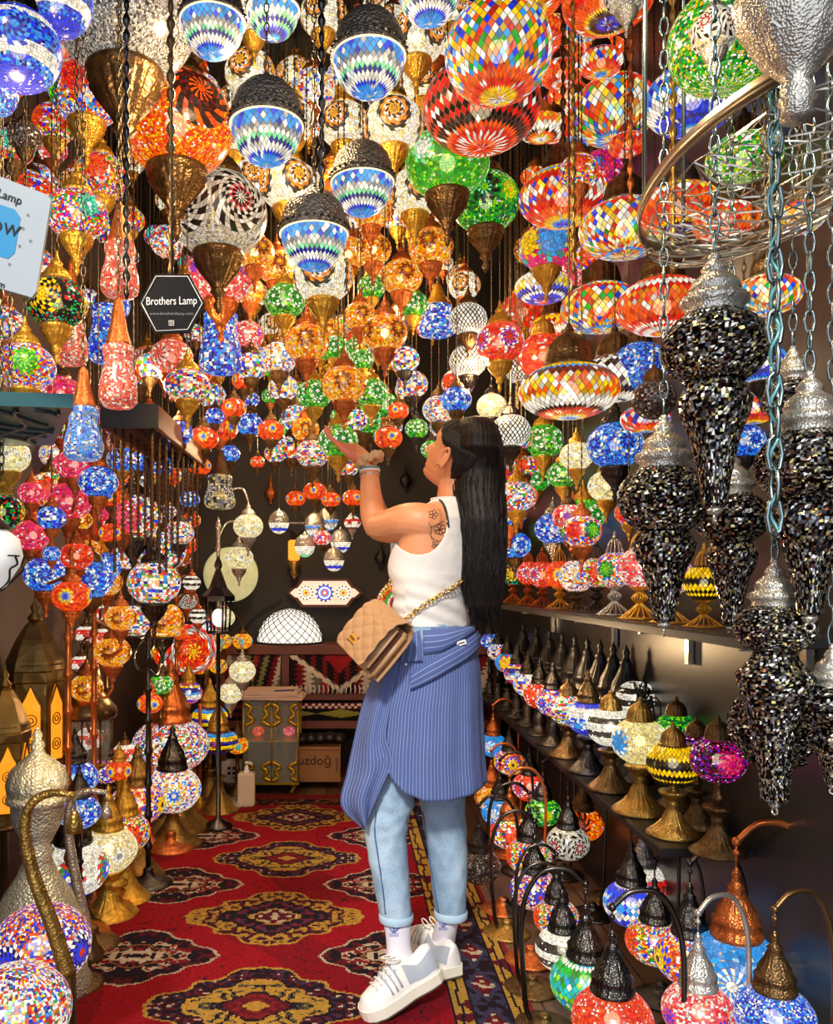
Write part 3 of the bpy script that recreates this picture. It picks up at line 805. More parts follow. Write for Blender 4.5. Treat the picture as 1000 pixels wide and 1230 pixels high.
# dome pendants of the blue cluster
EG = 'blue bowl pendants with dark hammered domes'
A('E',320,150,43,1.7,'eggblue','black','blue bowl pendant with dark dome, nearest and left of the twisted chain', group=EG)
A('E',443,68,43,1.72,'eggblue','black','blue bowl pendant with dark dome at the top centre above the others', group=EG)
A('E',435,218,37,2.0,'eggblue','black','blue bowl pendant hanging straight under the top centre one', group=EG)
A('E',377,280,40,1.85,'eggblue','black','lowest of the big blue bowl pendants with dark domes', group=EG)
A('E',255,26,38,1.9,'eggblue','black','blue bowl pendant just right of the big silver sphere', group=EG)
A('E',328,12,31,2.15,'eggblue','black','smaller blue bowl pendant at the top edge left of the beaded chain', group=EG)
A('E',516,-14,38,1.9,'eggblue','black','blue bowl pendant cut by the top edge above the multicolour globe', group=EG)
# far left top
A('G',22,60,50,1.5,'blueband','black','big blue mosaic globe with white tile band in the top left corner', rot=.3)
A('G',68,2,42,1.72,'blueband','black','blue mosaic globe behind the big one in the top left corner', rot=2)
A('E',-4,112,24,1.55,'bluemed','black','blue lamp with dark dome cut by the left edge above the white card')
A('C',150,12,86,2.05,'silverball','bronze','huge silver glitter glass sphere with star flowers and a bronze bottom cup', sq=.95, rot=.4)
A('C',212,150,68,2.3,'orangemed','bronze','large orange glitter globe with dark red diamond rosette', sq=.85, rot=1.15)
A('C',104,113,43,2.1,'trimed','gold','globe with red, green and blue rosettes left of the orange globe', sq=.85, rot=.5)
A('C',121,213,32,2.35,'redmed','gold','globe with orange rosette tucked under the red and green rosette globe', rot=.1)
A('C',92,258,37,2.0,'tealmed','gold','patchwork globe with turquoise rosette beside the white card', sq=.78, rot=.7)
A('C',68,364,36,2.0,'yelmed','gold','dark globe with yellow rosette below the white card', sq=.85, rot=.4)
A('C',30,441,36,1.9,'grnmed','gold','patchwork globe with bright green rosette above the teal shelf', sq=.8, rot=.9)
A('B',144,318,23,2.0,'salmon','copper','salmon gourd shaped bottle lamp on a long copper neck', sq=1.7)
A('B',142,445,23,1.95,'salmon','copper','tall salmon bottle lamp below the gourd shaped one, left of the black sign', sq=2.0)
A('B',100,515,23,1.85,'bottleblue','copper','blue and white bottle lamp with tapering copper neck above the pink lamps', sq=1.7)
A('B',85,395,20,2.2,'salmon','copper','narrow pink bottle lamp between the yellow rosette globe and the salmon bottles', sq=2.2)
A('C',262,258,58,2.6,'silverswirl','bronze','big silver white globe with spiral mirror rosette under the orange globe', sq=.86, rot=.3)
A('C',265,330,40,2.9,'chipspink','copper','dusty pink glitter globe just under the big silver spiral globe')
A('B',265,405,26,3.1,'bluechip','copper','wide light blue bottle lamp right of the black hexagonal sign', sq=1.7)
A('B',128,395,22,2.7,'bluechip','bronze','deep blue bottle lamp behind the salmon bottles', sq=1.9)
A('C',206,430,26,2.9,'salmon','copper','salmon globe with orange star flower below the black hexagonal sign')
A('C',225,463,28,2.6,'chips','gold','oval multicolour globe with gold collar right of the hanging rack', sq=.7)
A('G',200,290,20,3.0,'chips','bronze','square looking multicolour lamp behind the gourd bottle')
A('C',40,75,16,2.4,'darkchip','bronze','dark unlit bronze lantern in the gap beneath the blue globes')
A('C',30,165,20,2.1,'darkchip','bronze','dark unlit pierced lantern hanging above the white card')
# white and gold cluster
GM = 'white and gold mosaic globes around the blue pendants'
for (x,y,r,D,s,l) in ((300,88,30,2.7,1,'between the two left blue bowl pendants'),(388,18,28,2.6,2,'at the top edge left of the top centre pendant'),(410,42,26,2.9,3,'peeping out left of the top centre pendant'),
 (500,46,34,2.6,4,'between the top centre pendant and the multicolour globe'),(508,100,28,2.8,5,'above the gold cup left of the red disc'),(413,150,30,2.6,6,'between top centre and second blue pendants'),(472,150,36,2.5,7,'right of the second blue pendant, left of the red disc'),
 (345,222,34,2.5,1,'between the two lower left blue pendants'),(498,232,32,2.7,3,'just right of the second blue pendant'),(388,332,36,2.3,2,'directly under the lowest blue pendant'),(355,95,26,3.0,4,'behind the beaded chain'),(280,130,26,3.0,5,'left of the left blue pendant'),(545,14,22,3.0,6,'at the top edge beside the big multicolour globe'),(455,10,20,3.0,3,'hidden behind the top centre dome'),(300,215,24,2.9,6,'right of the silver spiral globe')):
    A('C',x,y,r,D,'goldmed','gold','white and gold rosette globe '+l, group=GM, seed=s)
AM = 'amber glass globes with copper cups'
for (x,y,r,D,l) in ((517,297,27,2.7,'rightmost by the dark gap'),(482,333,25,2.75,'under the rightmost amber globe'),(368,412,27,2.5,'left, above the green globes'),(432,380,20,2.8,'small and very bright, in the middle'),(462,400,27,2.5,'with purple rosettes in the middle'),(413,462,27,2.4,'lowest of them, above the raised hand'),
 (306,303,24,2.8,'right of the silver spiral globe'),(332,322,23,2.85,'left of the lowest blue pendant'),(445,255,24,2.9,'under the second blue pendant'),(418,305,23,2.9,'right of the lowest blue pendant'),(300,350,19,3.1,'over the leftmost green globe'),(470,225,20,3.1,'hidden right of the second blue pendant'),(525,262,20,3.0,'by the green cupped globes'),(448,300,22,2.95,'in the middle under two gold globes'),(400,205,18,3.2,'between the blue pendants'),(340,180,18,3.2,'beside the left blue pendant')):
    A('C',x,y,r,D,'amber','copper','amber globe with copper cup, '+l, group=AM, sq=.82)
GR = 'small green globes with gold cups'
for (x,y,r,D,l) in ((342,362,24,2.7,'leftmost, under the lowest blue pendant'),(446,345,17,2.9,'between two amber globes'),(496,366,18,2.8,'rightmost, beside the blue lantern'),(402,418,17,2.95,'behind the bright amber globe'),(434,432,15,2.9,'between the lower amber globes'),(446,472,20,2.8,'right of the lowest amber globe'),(377,474,21,2.7,'left of the lowest amber globe'),(406,530,24,2.6,'right over the raised fingers')):
    A('C',x,y,r,D,'greenstar','gold','small green globe with gold cup, '+l, group=GR)
A('C',500,515,14,3.3,'greenstar','black','small green lamp with dark lattice near the nose of the woman, upper')
A('C',518,540,13,3.2,'greenstar','black','small green lamp with dark lattice near the nose of the woman, lower')
# right of centre
A('F',598,62,64,2.0,'multi','black','big round multicolour diamond mosaic globe at the top', sq=.9)
A('F',578,128,70,2.3,'reddisc','black','wide red disc lamp with black diamonds under the multicolour globe', sq=.72)
A('F',632,-8,46,2.05,'orangestar','bronze','orange disc with dark blue centre cut by the top edge')
A('F',730,0,54,2.15,'orangestar','bronze','orange and yellow disc with blue centre at the top edge above the chains')
A('C',752,-8,26,1.8,'silverswirl','silver','small silver glass lamp with lotus cup in front of the orange disc')
A('G',868,50,64,1.78,'greenchip','silver','large dark green glitter globe at the top right', rot=.5)
A('C',858,38,28,1.5,'silverswirl','silver','silver lamp with lotus cup hanging in front of the green globe')
A('G',900,105,40,2.0,'greenstar','bronze','bright green globe behind the silver rim, right of the large blue disc') if 0 else None
A('F',737,133,50,2.4,'pastel','bronze','pastel diamond disc lamp left of the blue disc', sq=.75)
A('F',831,120,56,1.95,'bluestar','bronze','large blue and white disc with star centre at the upper right', sq=.66)
A('C',537,196,50,2.6,'greenwhite','bronze','green globe with white patches and dark bronze cup', sq=.8)
A('C',583,243,41,2.65,'greenmed','bronze','green globe with pale yellow flowers beside the dark gap')
A('F',676,237,53,2.5,'rainbow','bronze','rainbow disc with blue star centre above the cyan globe', sq=.62)
A('G',721,206,26,2.7,'magenta','bronze','magenta and violet globe behind the rainbow disc')
A('F',750,275,54,2.3,'pastel','bronze','pastel diamond disc right of the rainbow disc', sq=.62)
A('F',815,250,48,2.05,'orangestar','bronze','orange disc seen through the silver chains left of the ring net')
A('C',656,297,32,2.6,'tricolour','gold','globe in cyan, yellow and magenta patches with gold collar')
A('F',652,345,34,2.8,'navywhite','gold','disc with navy and white zigzag bands behind the gold collar')
A('F',795,368,54,2.1,'redband','bronze','red orange disc with white zigzag near the silver drop lanterns', sq=.62)
A('F',920,355,40,1.78,'pastel','bronze','small pastel diamond disc below the ring net at the right', sq=.6)
A('F',722,370,48,2.55,'pastel','bronze','yellowish diamond disc behind the red orange disc', sq=.6, seed=3)
A('F',683,470,60,2.2,'rainbow2','bronze','large rainbow disc with dark pierced cap right of the white lattice globes', sq=.55)
A('F',738,455,46,2.5,'brownwhite','bronze','brown and white diamond disc behind the large rainbow disc', sq=.6)
A('G',697,322,22,2.8,'pinkchip','gold','small hot pink globe between the discs at the right')
A('C',600,412,29,3.0,'redpink','gold','red globe with pink rosettes and fluted gold cup')
A('C',628,375,28,3.15,'redchip','gold','plain orange red globe above the rosette one')
A('F',664,398,29,2.9,'rainbow','bronze','small rainbow disc over the big rainbow disc', sq=.7)
A('G',652,428,30,3.0,'redchip','gold','orange red globe touching the big rainbow disc')
WF = 'white lattice globes with dark cups'
for (x,y,r,l) in ((562,384,23,'upper left'),(562,434,23,'lower left'),(628,443,22,'middle right'),(613,518,24,'lowest, at the crown of the head')):
    A('C',x,y,r,3.1,'filigree','bronze' if y<400 else 'black','white globe with dark lattice, '+l, group=WF)
A('C',590,488,18,3.2,'frost','black','plain white oval glass lamp above the hair')
A('B',525,382,22,3.0,'bluechip','gold','tapered bright blue lantern with gold cup', sq=1.0)
A('C',652,530,24,3.1,'greenstar','gold','green rosette globe directly under the big rainbow disc')
A('C',692,548,20,2.9,'frost','gold','white glass lamp between the green and dark blue globes')
A('C',738,535,33,2.35,'bluemed','black','dark blue globe with light rosettes and black cup at the right')
A('C',642,575,19,3.2,'greenstar','gold','green rosette globe, left one of the lower pair beside the hair')
A('C',676,570,19,3.1,'greenstar','gold','green rosette globe, right one of the lower pair beside the hair')
A('C',700,620,25,3.0,'greenstar','gold','green globe with dark rosettes over the wire base lamps')
A('C',664,635,22,3.05,'bluechip','silver','royal blue oval lamp with grooved glass beside the hair')
A('C',728,584,22,2.5,'cream','gold','cream glass lamp with patterned top right of the green globes')
A('C',755,616,17,2.5,'redmed','gold','small red and yellow mosaic lamp just above the upper shelf lamps')
A('G',768,440,32,2.35,'bluemed','bronze','blue globe with star rosette left of the silver drop lantern')
A('G',785,480,26,2.15,'darkchip','bronze','unlit dark glitter globe next to the left silver drop lantern')
A('F',775,503,30,2.2,'rainbow','bronze','rainbow disc partly hidden behind the left silver drop lantern')
A('F',905,490,34,1.85,'rainbow','bronze','rainbow disc between the silver drop lanterns')
A('C',893,530,24,1.95,'bluemed','black','blue globe right behind the nearest silver drop lantern')
A('C',915,437,28,1.8,'bluestar','black','blue and white globe right of the nearest silver drop lantern')
A('G',635,300,18,3.2,'amber','gold','gold ornate lamp in the dark gap left of the cyan globe')
A('F',893,190,44,1.88,'greenchip','bronze','green glass disc seen through the silver wire net of the ring', sq=.6)
A('F',872,268,38,1.95,'redband','bronze','orange glass disc seen through the lower part of the wire net', sq=.6)
A('F',960,262,30,1.65,'pastel','bronze','small yellow green disc behind the wire net at the right edge', sq=.6)
A('C',620,610,16,3.5,'chips','bronze','small multicolour lamp beside the hair at shoulder level')
A('C',618,655,19,3.4,'bluemed','bronze','blue and orange mosaic lamp beside the hair near the shelf')
A('C',622,550,17,3.4,'trimed','bronze','small patchwork lamp right of the head')
# centre lower
A('C',550,460,20,3.2,'redmed','bronze','orange flower globe below the blue lantern')
A('G',512,395,12,3.3,'chipspink','bronze','tiny pink glass lamp left of the blue lantern')
A('C',486,432,18,3.2,'chips','black','multicolour globe right of the green cups')
A('C',495,462,19,3.3,'chipswhite','black','white mosaic bowl lamp with blue flowers over the face')
A('C',527,492,20,3.2,'chipswhite','bronze','bright flower globe right above the nose')
A('C',548,480,18,3.0,'bluemed','bronze','light blue flower lamp next to the dark crown of hair')
A('G',538,512,22,3.4,'chipswhite','bronze','pale pebbled globe touching the forehead')
EY = 'orange eye globes'
for (x,y,r,D,l) in ((293,457,15,3.4,'just right of the blue bottle'),(326,425,12,3.4,'above the white flower globes'),(281,490,15,3.2,'over the larger one at left'),(244,527,18,3.0,'largest, right of the hanging rack'),(325,517,16,3.1,'in the middle over the dark wall'),(240,560,14,3.2,'at the end of the hanging rack'),(466,526,17,3.0,'right of the raised fingers'),(478,494,13,3.2,'over the one near the raised fingers'),
 (355,599,12,4.0,'leftmost of the row over the bowl pendants'),(378,590,14,3.9,'largest in the row over the bowl pendants'),(397,600,12,4.0,'third in the row over the bowl pendants'),(424,598,13,3.9,'rightmost in the row, touching the arm'),(362,530,12,3.5,'beside the green lamp over the hand'),(343,470,11,3.5,'small, left of the green pair'),(309,555,9,3.8,'small, over the dark wall at left')):
    A('C',x,y,r,D,'eye','bronze','orange globe with blue eye, '+l, group=EY, sq=.8)
for (x,y,r,D,p,l) in ((335,430,22,3.1,'chipswhite','white flower globe left of the left amber globe'),(302,440,19,3.2,'chips','oval multicolour lamp under the green leftmost globe'),(340,466,18,3.1,'chipswhite','white flower globe with dark fluted cup'),(355,502,18,3.3,'chips','multicolour globe above the dark wall'),(375,545,20,3.2,'chips','multicolour globe left of the raised fingers'),(350,538,17,3.4,'chips','wide multicolour bowl lamp over the dark wall'),(425,505,16,3.4,'chips','multicolour globe right under the lowest amber globe'),(297,403,20,3.2,'chipspink','pale pink globe left of the leftmost green globe'),
 (300,510,16,3.4,'bluemed','blue flower globe over the pierced cylinder lantern'),(276,545,12,3.5,'bluemed','little blue rosette globe above the pierced cylinder lantern'),(258,500,12,3.5,'bluechip','little blue lamp between two eye globes'),(302,480,10,3.5,'bluechip','tiny blue globe over the small eye globe'),(215,520,17,2.9,'bluechip','blue lamp hanging behind the rack'),(180,440,18,3.2,'chips','multicolour lamp behind the salmon bottle'),(418,560,14,3.5,'chips','multicolour lamp under the raised hand'),(330,545,13,3.6,'chips','small multicolour lamp left over the back wall')):
    A('C',x,y,r,D,p,'bronze',l)
BP = 'small half glass pendants before the back wall'
for (x,y,p,l) in ((335,628,'eggcream','cream, leftmost on a long chain'),(366,656,'egggreen','mint green, lowest at left'),(401,673,'eggcream','lowest of all'),(409,651,'eggcream','cream, right'),(378,631,'eggblue','blue rimmed, middle'),(394,624,'eggblue','blue rimmed, highest')):
    A('E',x,y,12,4.35,p,'silver','small metal dome pendant with glass bowl, '+l, group=BP)
A('C',387,646,11,4.3,'chipspink','bronze','little pink and green mosaic globe among the half glass pendants')
A('C',423,628,10,4.3,'redwhite','silver','little red and white lamp beside the elbow over the bowl pendants')
A('B',264,587,19,3.4,'pierced','bronze','pierced silver cylinder lantern on the left before the back wall', sq=1.3, name='cylinder_lantern')
# left side wall
for (x,y,r,D,p,m,l) in ((118,579,23,2.6,'bluemed','copper','blue rosette lamp beneath the blue and white bottle'),(62,622,17,2.4,'bluechip','copper','blue glass lamp between the two large pink lamps'),(133,598,13,2.9,'eye','bronze','small eye globe left of the big patchwork lamp'),(133,640,14,3.0,'eye','bronze','small eye globe low left of the big patchwork lamp'),
 (240,450,14,3.4,'eye','bronze','dim eye globe above the rack'),(62,665,11,2.6,'bluemed','copper','tiny blue rosette lamp behind the lower pink lamp'),(98,625,13,2.8,'amber','copper','pale yellow globe behind the copper pole'),(165,555,14,3.4,'bluechip','bronze','blue lamp seen behind the rack cords'),(195,560,14,3.5,'bluechip','bronze','blue lamp seen behind the rack cords, right one'),(20,700,10,2.5,'redchip','copper','small red lamp near the left edge') if 0 else (228,600,12,3.6,'bluechip','bronze','small blue lamp left of the pierced cylinder lantern'),(230,625,11,3.6,'eye','bronze','small orange lamp under the small blue lamp')):
    A('C',x,y,r,D,p,m,l)
T = [q for q in T if q]
# keep every lamp clear of the others: slide the colliding ones along their line of sight
LT = [[a[1], a[2], a[3], a[4]] for a, k in T]
def where(l): return P(l[0], l[1], l[3]), l[2]*l[3]/F
def okD(l, D):
    if D < 1.35: return False
    p = P(l[0], l[1], D); R = l[2]*D/F
    return p.x+R < WR-.01 and p.x-R > WL+.01 and p.z+R*2 < CEIL-.03 and D < WB-.2
for it in range(60):
    moved = 0
    for i in range(len(LT)):
        pi_, ri = where(LT[i])
        for j in range(i+1, len(LT)):
            pj, rj_ = where(LT[j]); d = pi_-pj; hd = math.hypot(d.x, d.y)
            hit_ = d.length < (ri+rj_)*1.02
            if not hit_:
                lo, hi, rh = (i, j, rj_) if d.z < 0 else (j, i, ri)
                hit_ = hd < rh*.95+.006 and abs(d.z) < 1.2
                hit_ = hit_ or (hd < (ri+rj_)*.7 and abs(d.z) < (ri+rj_)*1.7)
            if hit_:
                n_, f_ = (i, j) if LT[i][3] <= LT[j][3] else (j, i); moved += 1
                for q_, g_ in ((f_, 1.012), (n_, .992)):
                    if okD(LT[q_], LT[q_][3]*g_): LT[q_][3] *= g_
                pi_, ri = where(LT[i])
    if not moved: break
for (a, k), l in zip(T, LT):
    a = list(a); a[4] = l[3]; pendant(*a, **k)
# filler: the deep crowd of small lamps between and behind the others
rngF = random.Random(11)
ZON = [ # x0,x1,y0,y1,count,patterns,label,group
 (0,240,0,430,40,['chips','bluemed','tealmed','salmon','redmed','chipspink','goldmed'],'half hidden mosaic globe deep in the crowd of lamps at the upper left','deep mosaic lamps upper left'),
 (240,560,0,420,55,['goldmed','amber','amber','goldmed','chipswhite'],'half hidden gold toned globe deep behind the blue bowl pendants','deep gold lamps in the centre'),
 (250,520,380,530,34,['chips','chipswhite','eye','greenstar','chips','amber','bluemed'],'half hidden little mosaic globe in the crowd above the raised hand','deep small lamps above the hand'),
 (640,990,20,520,44,['rainbow','pastel','redband','redchip','magenta','rainbow2','redmed','bluemed','orangestar'],'half hidden bright mosaic lamp between the discs on the right','deep mosaic lamps on the right'),
 (605,740,520,640,20,['greenstar','redmed','chips','bluemed','chipspink','trimed','redpink'],'half hidden mosaic globe low on the right beside the hair','deep lamps beside the hair'),
 (60,235,430,700,40,['chips','bluemed','salmon','redmed','chipswhite','pinkchip','eye','redmed'],'half hidden mosaic globe in the crowd on the left wall','deep lamps on the left wall')]
for (x0,x1,y0,y1,n,ps,lab,grp) in ZON:
    k = 0; tries = 0
    while k < n and tries < 6000:
        tries += 1
        px, py = rngF.uniform(x0, x1), rngF.uniform(y0, y1); R = rngF.uniform(.05, .085)
        Dm = min(4.9, (CEIL-.15-EYE)*F/max(CY-py, 1))
        if px > CX: Dm = min(Dm, (WR-R-.02)*F/(px-CX))
        else: Dm = min(Dm, (-WL-R-.02)*F/(CX-px))
        if Dm < 2.5: continue
        D = rngF.uniform(max(2.4, Dm*.72), Dm)
        p = P(px, py, D)
        if abs(p.x) < .5 and D < 3.0 and p.z < 1.9: continue
        if any((p-q).length < (R+s)*1.02 or (math.hypot(p.x-q.x, p.y-q.y) < (s if q.z > p.z else R)*.9+.005 and abs(p.z-q.z) < 1.5) for q, s in LAMPPOS): continue
        rpx = R*F/D
        pat = rngF.choice(ps)
        kd = 'F' if pat in ('rainbow','pastel','redband','rainbow2','orangestar') else 'C'
        pendant(kd, px, py, rpx, D, pat, rngF.choice(['gold','bronze','copper']) if x0 != 240 else rngF.choice(['gold','copper']), lab, grp, chain=True, seed=rngF.randint(1, 3))
        k += 1
# ================================================================== NEAR FOREGROUND: silver drops, ring, signs, shelf, rack
CAPB = [(.52,-.06,0),(.56,0,0),(.52,.08,0),(.6,.14,0),(.64,.2,1),(.62,.3,1),(.5,.36,0),(.46,.42,0),(.5,.46,0),(.42,.62,1),(.28,.74,1),(.22,.8,0),(.26,.86,0),(.2,.96,0),(.1,1.06,0),(.13,1.12,0),(.06,1.2,0),(.02,1.24,0)]
def drop(px, py, rpx, D, label, drop_len, h1=.8, pat='darkmirror', second=0, tailr=.62):
    loc = P(px, py, D); R = rpx*D/F; LAMPPOS.append((loc, R))
    t = thing('mirror_drop_lantern', label, 'lantern', loc, px*.1, 'hanging mirror mosaic drop lanterns', R)
    ob('cap', cached('capb', _lat(CAPB, 40, 20, .04), 'silver'), t, (0, 0, h1*.88))
    pr = ellip(h1, .55, .5)
    ob('bulb_shade', pat_mesh(pat, pr, 'M%.2f' % h1, 3 if rpx > 45 else 2), t)
    z = -h1*.82; n = max(8, int(drop_len*12)); L = drop_len
    pr = [(.5, z), (.58, z-.06*L), (tailr+.08, z-.16*L), (tailr+.02, z-.28*L), (tailr*.8, z-.42*L), (tailr*.62, z-.6*L), (tailr*.48, z-.78*L), (tailr*.42, z-.92*L), (tailr*.38, z-L), (.02, z-L*1.03)][::-1]
    ob('tail_shade', pat_mesh(pat, pr, 'N%.2f%.2f' % (drop_len, tailr), 2), t)
    def ring(bm):
        lathe(bm, [(.12, .02), (.16, -.04), (.1, -.12), (.02, -.15)], 14)
        tube(bm, [(.09*cos(2*pi*k/12), 0, -.22+.09*sin(2*pi*k/12)) for k in range(13)], .028, 6)
    ob('hook', cached('hook', ring, 'silver'), t, (0, 0, z-L*1.02))
    add_chain(t, R, h1*.88+1.2, loc.z, r=.0042, real=True, m='chain_silver')
    return t
drop(858, 418, 60, 1.28, 'biggest dark mirror drop lantern, hanging left of the thick blue lit chain', 2.5)
drop(797, 600, 52, 1.5, 'dark mirror drop lantern at far left of the group, tail over the upper shelf', 2.1, h1=.85)
drop(878, 622, 42, 1.75, 'dark mirror drop lantern behind the biggest one, tail ending over the shelf', 2.4)
drop(972, 560, 60, 1.25, 'dark mirror drop lantern cut by the right edge', 2.3)
drop(930, 755, 46, 1.32, 'lowest hanging dark mirror drop lantern, reaching past the lower shelf', 3.9, h1=.7, tailr=.85)
drop(1000, 850, 40, 1.3, 'pale mirror drop lantern at the right edge beside the lowest one', 1.6, pat='darkmirror')
drop(995, 1035, 24, 1.3, 'round bottom of a mirror lantern at the right edge above the wall', .3) if 0 else None
drop(952, 480, 34, 1.6, 'copper capped mirror lantern mostly hidden behind the right edge one', 1.4)
drop(930, 870, 52, 1.6, 'wide mirror globe lantern behind the lowest hanging tail', .4, h1=.9)
# very near silver cup out of the top right corner
t = thing('glass_cup_pendant', 'big blurry silver and blue glass cup cut by the top right corner', 'lamp', P(957, 15, .95), 0, scale=.062)
ob('cup', cached('cupbig', _lat([(.01,-2.0,0),(.3,-1.95,0),(.26,-1.7,0),(.33,-1.62,0),(.26,-1.5,0),(.3,-1.42,0),(.2,-1.3,0),(.36,-1.1,0),(.7,-.7,1),(1.0,-.1,1),(1.05,.2,0),(1.1,.3,0),(1.0,.4,0)], 48, 12, .03), 'silver'), t)
ob('shade', pat_mesh('cyanswirl', ellip(.9, .5, .42), 'cupb', 2), t, (0, 0, 1.0))
add_chain(t, .062, 1.8, P(957, 15, .95).z, m='chain_silver', r=.003, real=True)
# hanging chains with the cyan light painted on, with nothing in view below
for (x, y, D, ln) in ((930, 640, 1.12, 1), ):
    loc = P(x, y, D); t = thing('hanging_chain', 'thick blue lit chain hanging between the two biggest mirror lanterns', 'chain', loc)
    me = chain_mesh(CEIL-loc.z, .006, True); me.materials.append(MATS['chain_silver']); ob('chain', me, t)
    bm = bmesh.new(); tube(bm, [(.006*cos(k*.9), .006*sin(k*.9), k*.01) for k in range(int((CEIL-loc.z)*100))], .0022, 5); mk('twisted_cord', bm, mat('cyan_sheen_paint', (120,200,205), rough=.3, metal=.6), t)  # cyan reflected light is put into the colour of this cord
def beadchain(x, y, D, label, m='brass'):
    loc = P(x, y, D); L = CEIL-loc.z
    bm = bmesh.new(); n = int(L/.034); pr = []
    for i in range(n):
        z = L*i/n; pr += [(.0022, z), (.0085 if i % 3 else .006, z+L/n*.35), (.0085 if i % 3 else .006, z+L/n*.6)]
    lathe(bm, pr+[(.002, L)], 10)
    o = mk('bead_string', bm, m); o.location = loc; tag(o, label, 'bead string')
for (x, y, D, lab, m) in ((386, 232, 1.75, 'dark twisted bead string hanging down the centre between the blue pendants', 'black'), (688, 330, 2.1, 'bead string crossing the rainbow disc', 'brass'), (757, 245, 2.0, 'amber bead string crossing the pastel disc, left of the blue disc', 'copper'), (808, 330, 1.7, 'greenish bead string in front of the blue disc', 'brass'), (676, 190, 2.3, 'thin bead string at the left of the rainbow disc', 'bronze'), (152, 360, 1.8, 'dark ribbed cord above the gourd shaped bottle lamp', 'black'), (205, 335, 1.62, 'twisted dark cord holding the black hexagonal sign', 'bronze')):
    beadchain(x, y, D, lab, m)
# ring chandelier with crackled net
rc = P(930, 205, 1.35)
rg = thing('ring_chandelier', 'wide silver ring with a tangled wire net below, hung at the upper right', 'chandelier', rc)
rg.location.x = .68
bm = bmesh.new(); a_, b_ = .17, .34
def ringpt(t, k=1, z=0): return (a_*k*cos(t), b_*k*sin(t), z)
n = 64; rings = []
for j in range(n):
    t = 2*pi*j/n
    rings.append([bm.verts.new(ringpt(t, k, z)) for k, z in ((1, -.012), (1, .012), (.975, .012), (.975, -.012))])
for j in range(n):
    q = rings[j]; r2 = rings[(j+1) % n]
    for k in range(4): bm.faces.new((q[k], r2[k], r2[(k+1) % 4], q[(k+1) % 4]))
mk('ring', bm, mat('steel', (150,140,122), rough=.3, metal=1), rg)
from mathutils.geometry import delaunay_2d_cdt
rr = random.Random(8); pts = []
while len(pts) < 330:
    t = rr.uniform(0, 2*pi); k = sqrt(rr.random())*.97; p = Vector((a_*k*cos(t), b_*k*sin(t)))
    if all((p-q).length > .009 for q in pts): pts.append(p)
vv, ee, ff = delaunay_2d_cdt(pts, [], [], 0, 1e-5)[:3]
me = bpy.data.meshes.new('net'); me.from_pydata([(v.x, v.y, -.03-.05*(1-(v.x/a_)**2-(v.y/b_)**2)) for v in vv], [], [f for f in ff])
bm = bmesh.new(); bm.from_mesh(me); es = [e for e in bm.edges if len(e.link_faces) == 2]; rr.shuffle(es)
bmesh.ops.dissolve_edges(bm, edges=es[:int(len(es)*.36)]); bm.to_mesh(me); bm.free()
o_ = bpy.data.objects.new('x', me); COL.objects.link(o_); wf = o_.modifiers.new('w', 'WIREFRAME'); wf.thickness = .0034; wf.use_replace = True; wf.use_even_offset = False
bpy.context.view_layer.update(); m2 = bpy.data.meshes.new_from_object(o_.evaluated_get(bpy.context.evaluated_depsgraph_get())); bpy.data.objects.remove(o_)
m2.materials.clear(); m2.materials.append(MATS['silver']); ob('wire_net', m2, rg)
bm = bmesh.new()
for k in range(5):
    t = 2*pi*k/5+.3; tube(bm, [ringpt(t, .98, 0), ringpt(t, .95, CEIL-rc.z)], .004, 6)
mk('suspension_wires', bm, 'chain_silver', rg)
for i, (x, y, p, l) in enumerate(((700, 0, 0, 0),)): pass
# signs -------------------------------------------------------------
t = thing('hexagonal_sign', 'black hexagonal shop sign with white outline hung at the left', 'sign', P(207, 366, 1.6)); s = 1.6/F
HX = [(-39, 0), (-20, 35), (21, 35), (40, 0), (21, -34), (-20, -36)]
bm = bmesh.new(); prism([(x*s, z*s) for x, z in HX], .008, bm); mk('board', bm, mat('signblack', (14,15,20), rough=.7, spec=.2), t, smooth=False)
bm = bmesh.new(); q = [Vector((x*s*.92, -.0085, z*s*.92)) for x, z in HX]; tube(bm, q+[q[0]], .0009, 4); mk('outline', bm, 'plastic_white', t)
text('Brothers Lamp', .0162, 'plastic_white', t, Matrix.Translation((0, -.0085, .004)) @ RX @ Matrix.Rotation(rad(1), 4, 'Z') @ Matrix.Diagonal((1.0, 1.35, 1, 1)))
mat('greytext', (120,120,124), rough=.5)
text('www.brotherslamp.com', .0085, 'greytext', t, Matrix.Translation((0, -.0085, -.02)) @ RX, name='web_address')
bm = bmesh.new(); e = .0045
tube(bm, [(-e, -.009, -.038-e), (e, -.009, -.038-e), (e, -.009, -.038+e), (-e, -.009, -.038+e), (-e, -.009, -.038-e)], .0008, 4); tube(bm, [(e*.5*cos(k), -.009, -.038+e*.5*sin(k)) for k in [i*pi/4 for i in range(9)]], .0007, 4)
mk('camera_icon', bm, 'plastic_white', t)
bm = bmesh.new(); tube(bm, [(0, 0, 34*s), (0, 0, CEIL-t.location.z)], .0015, 5); mk('string', bm, 'cord', t)
sD = 1.15; s = sD/F
t = thing('card_sign', 'grey white card sign with a blue rounded square, cut by the left edge', 'sign', P(5, 290, sD))
def q(x, y): return ((x-5)*s, -(y-290)*s)
bm = bmesh.new(); prism([q(-60, 190), q(-2, 213), q(58, 236), q(63, 243), q(45, 352), q(40, 359), q(-2, 347), q(-60, 330)], .006, bm); mk('card', bm, mat('cardgrey', (176,184,186), rough=.35, var=.12, vscale=6), t, smooth=False)
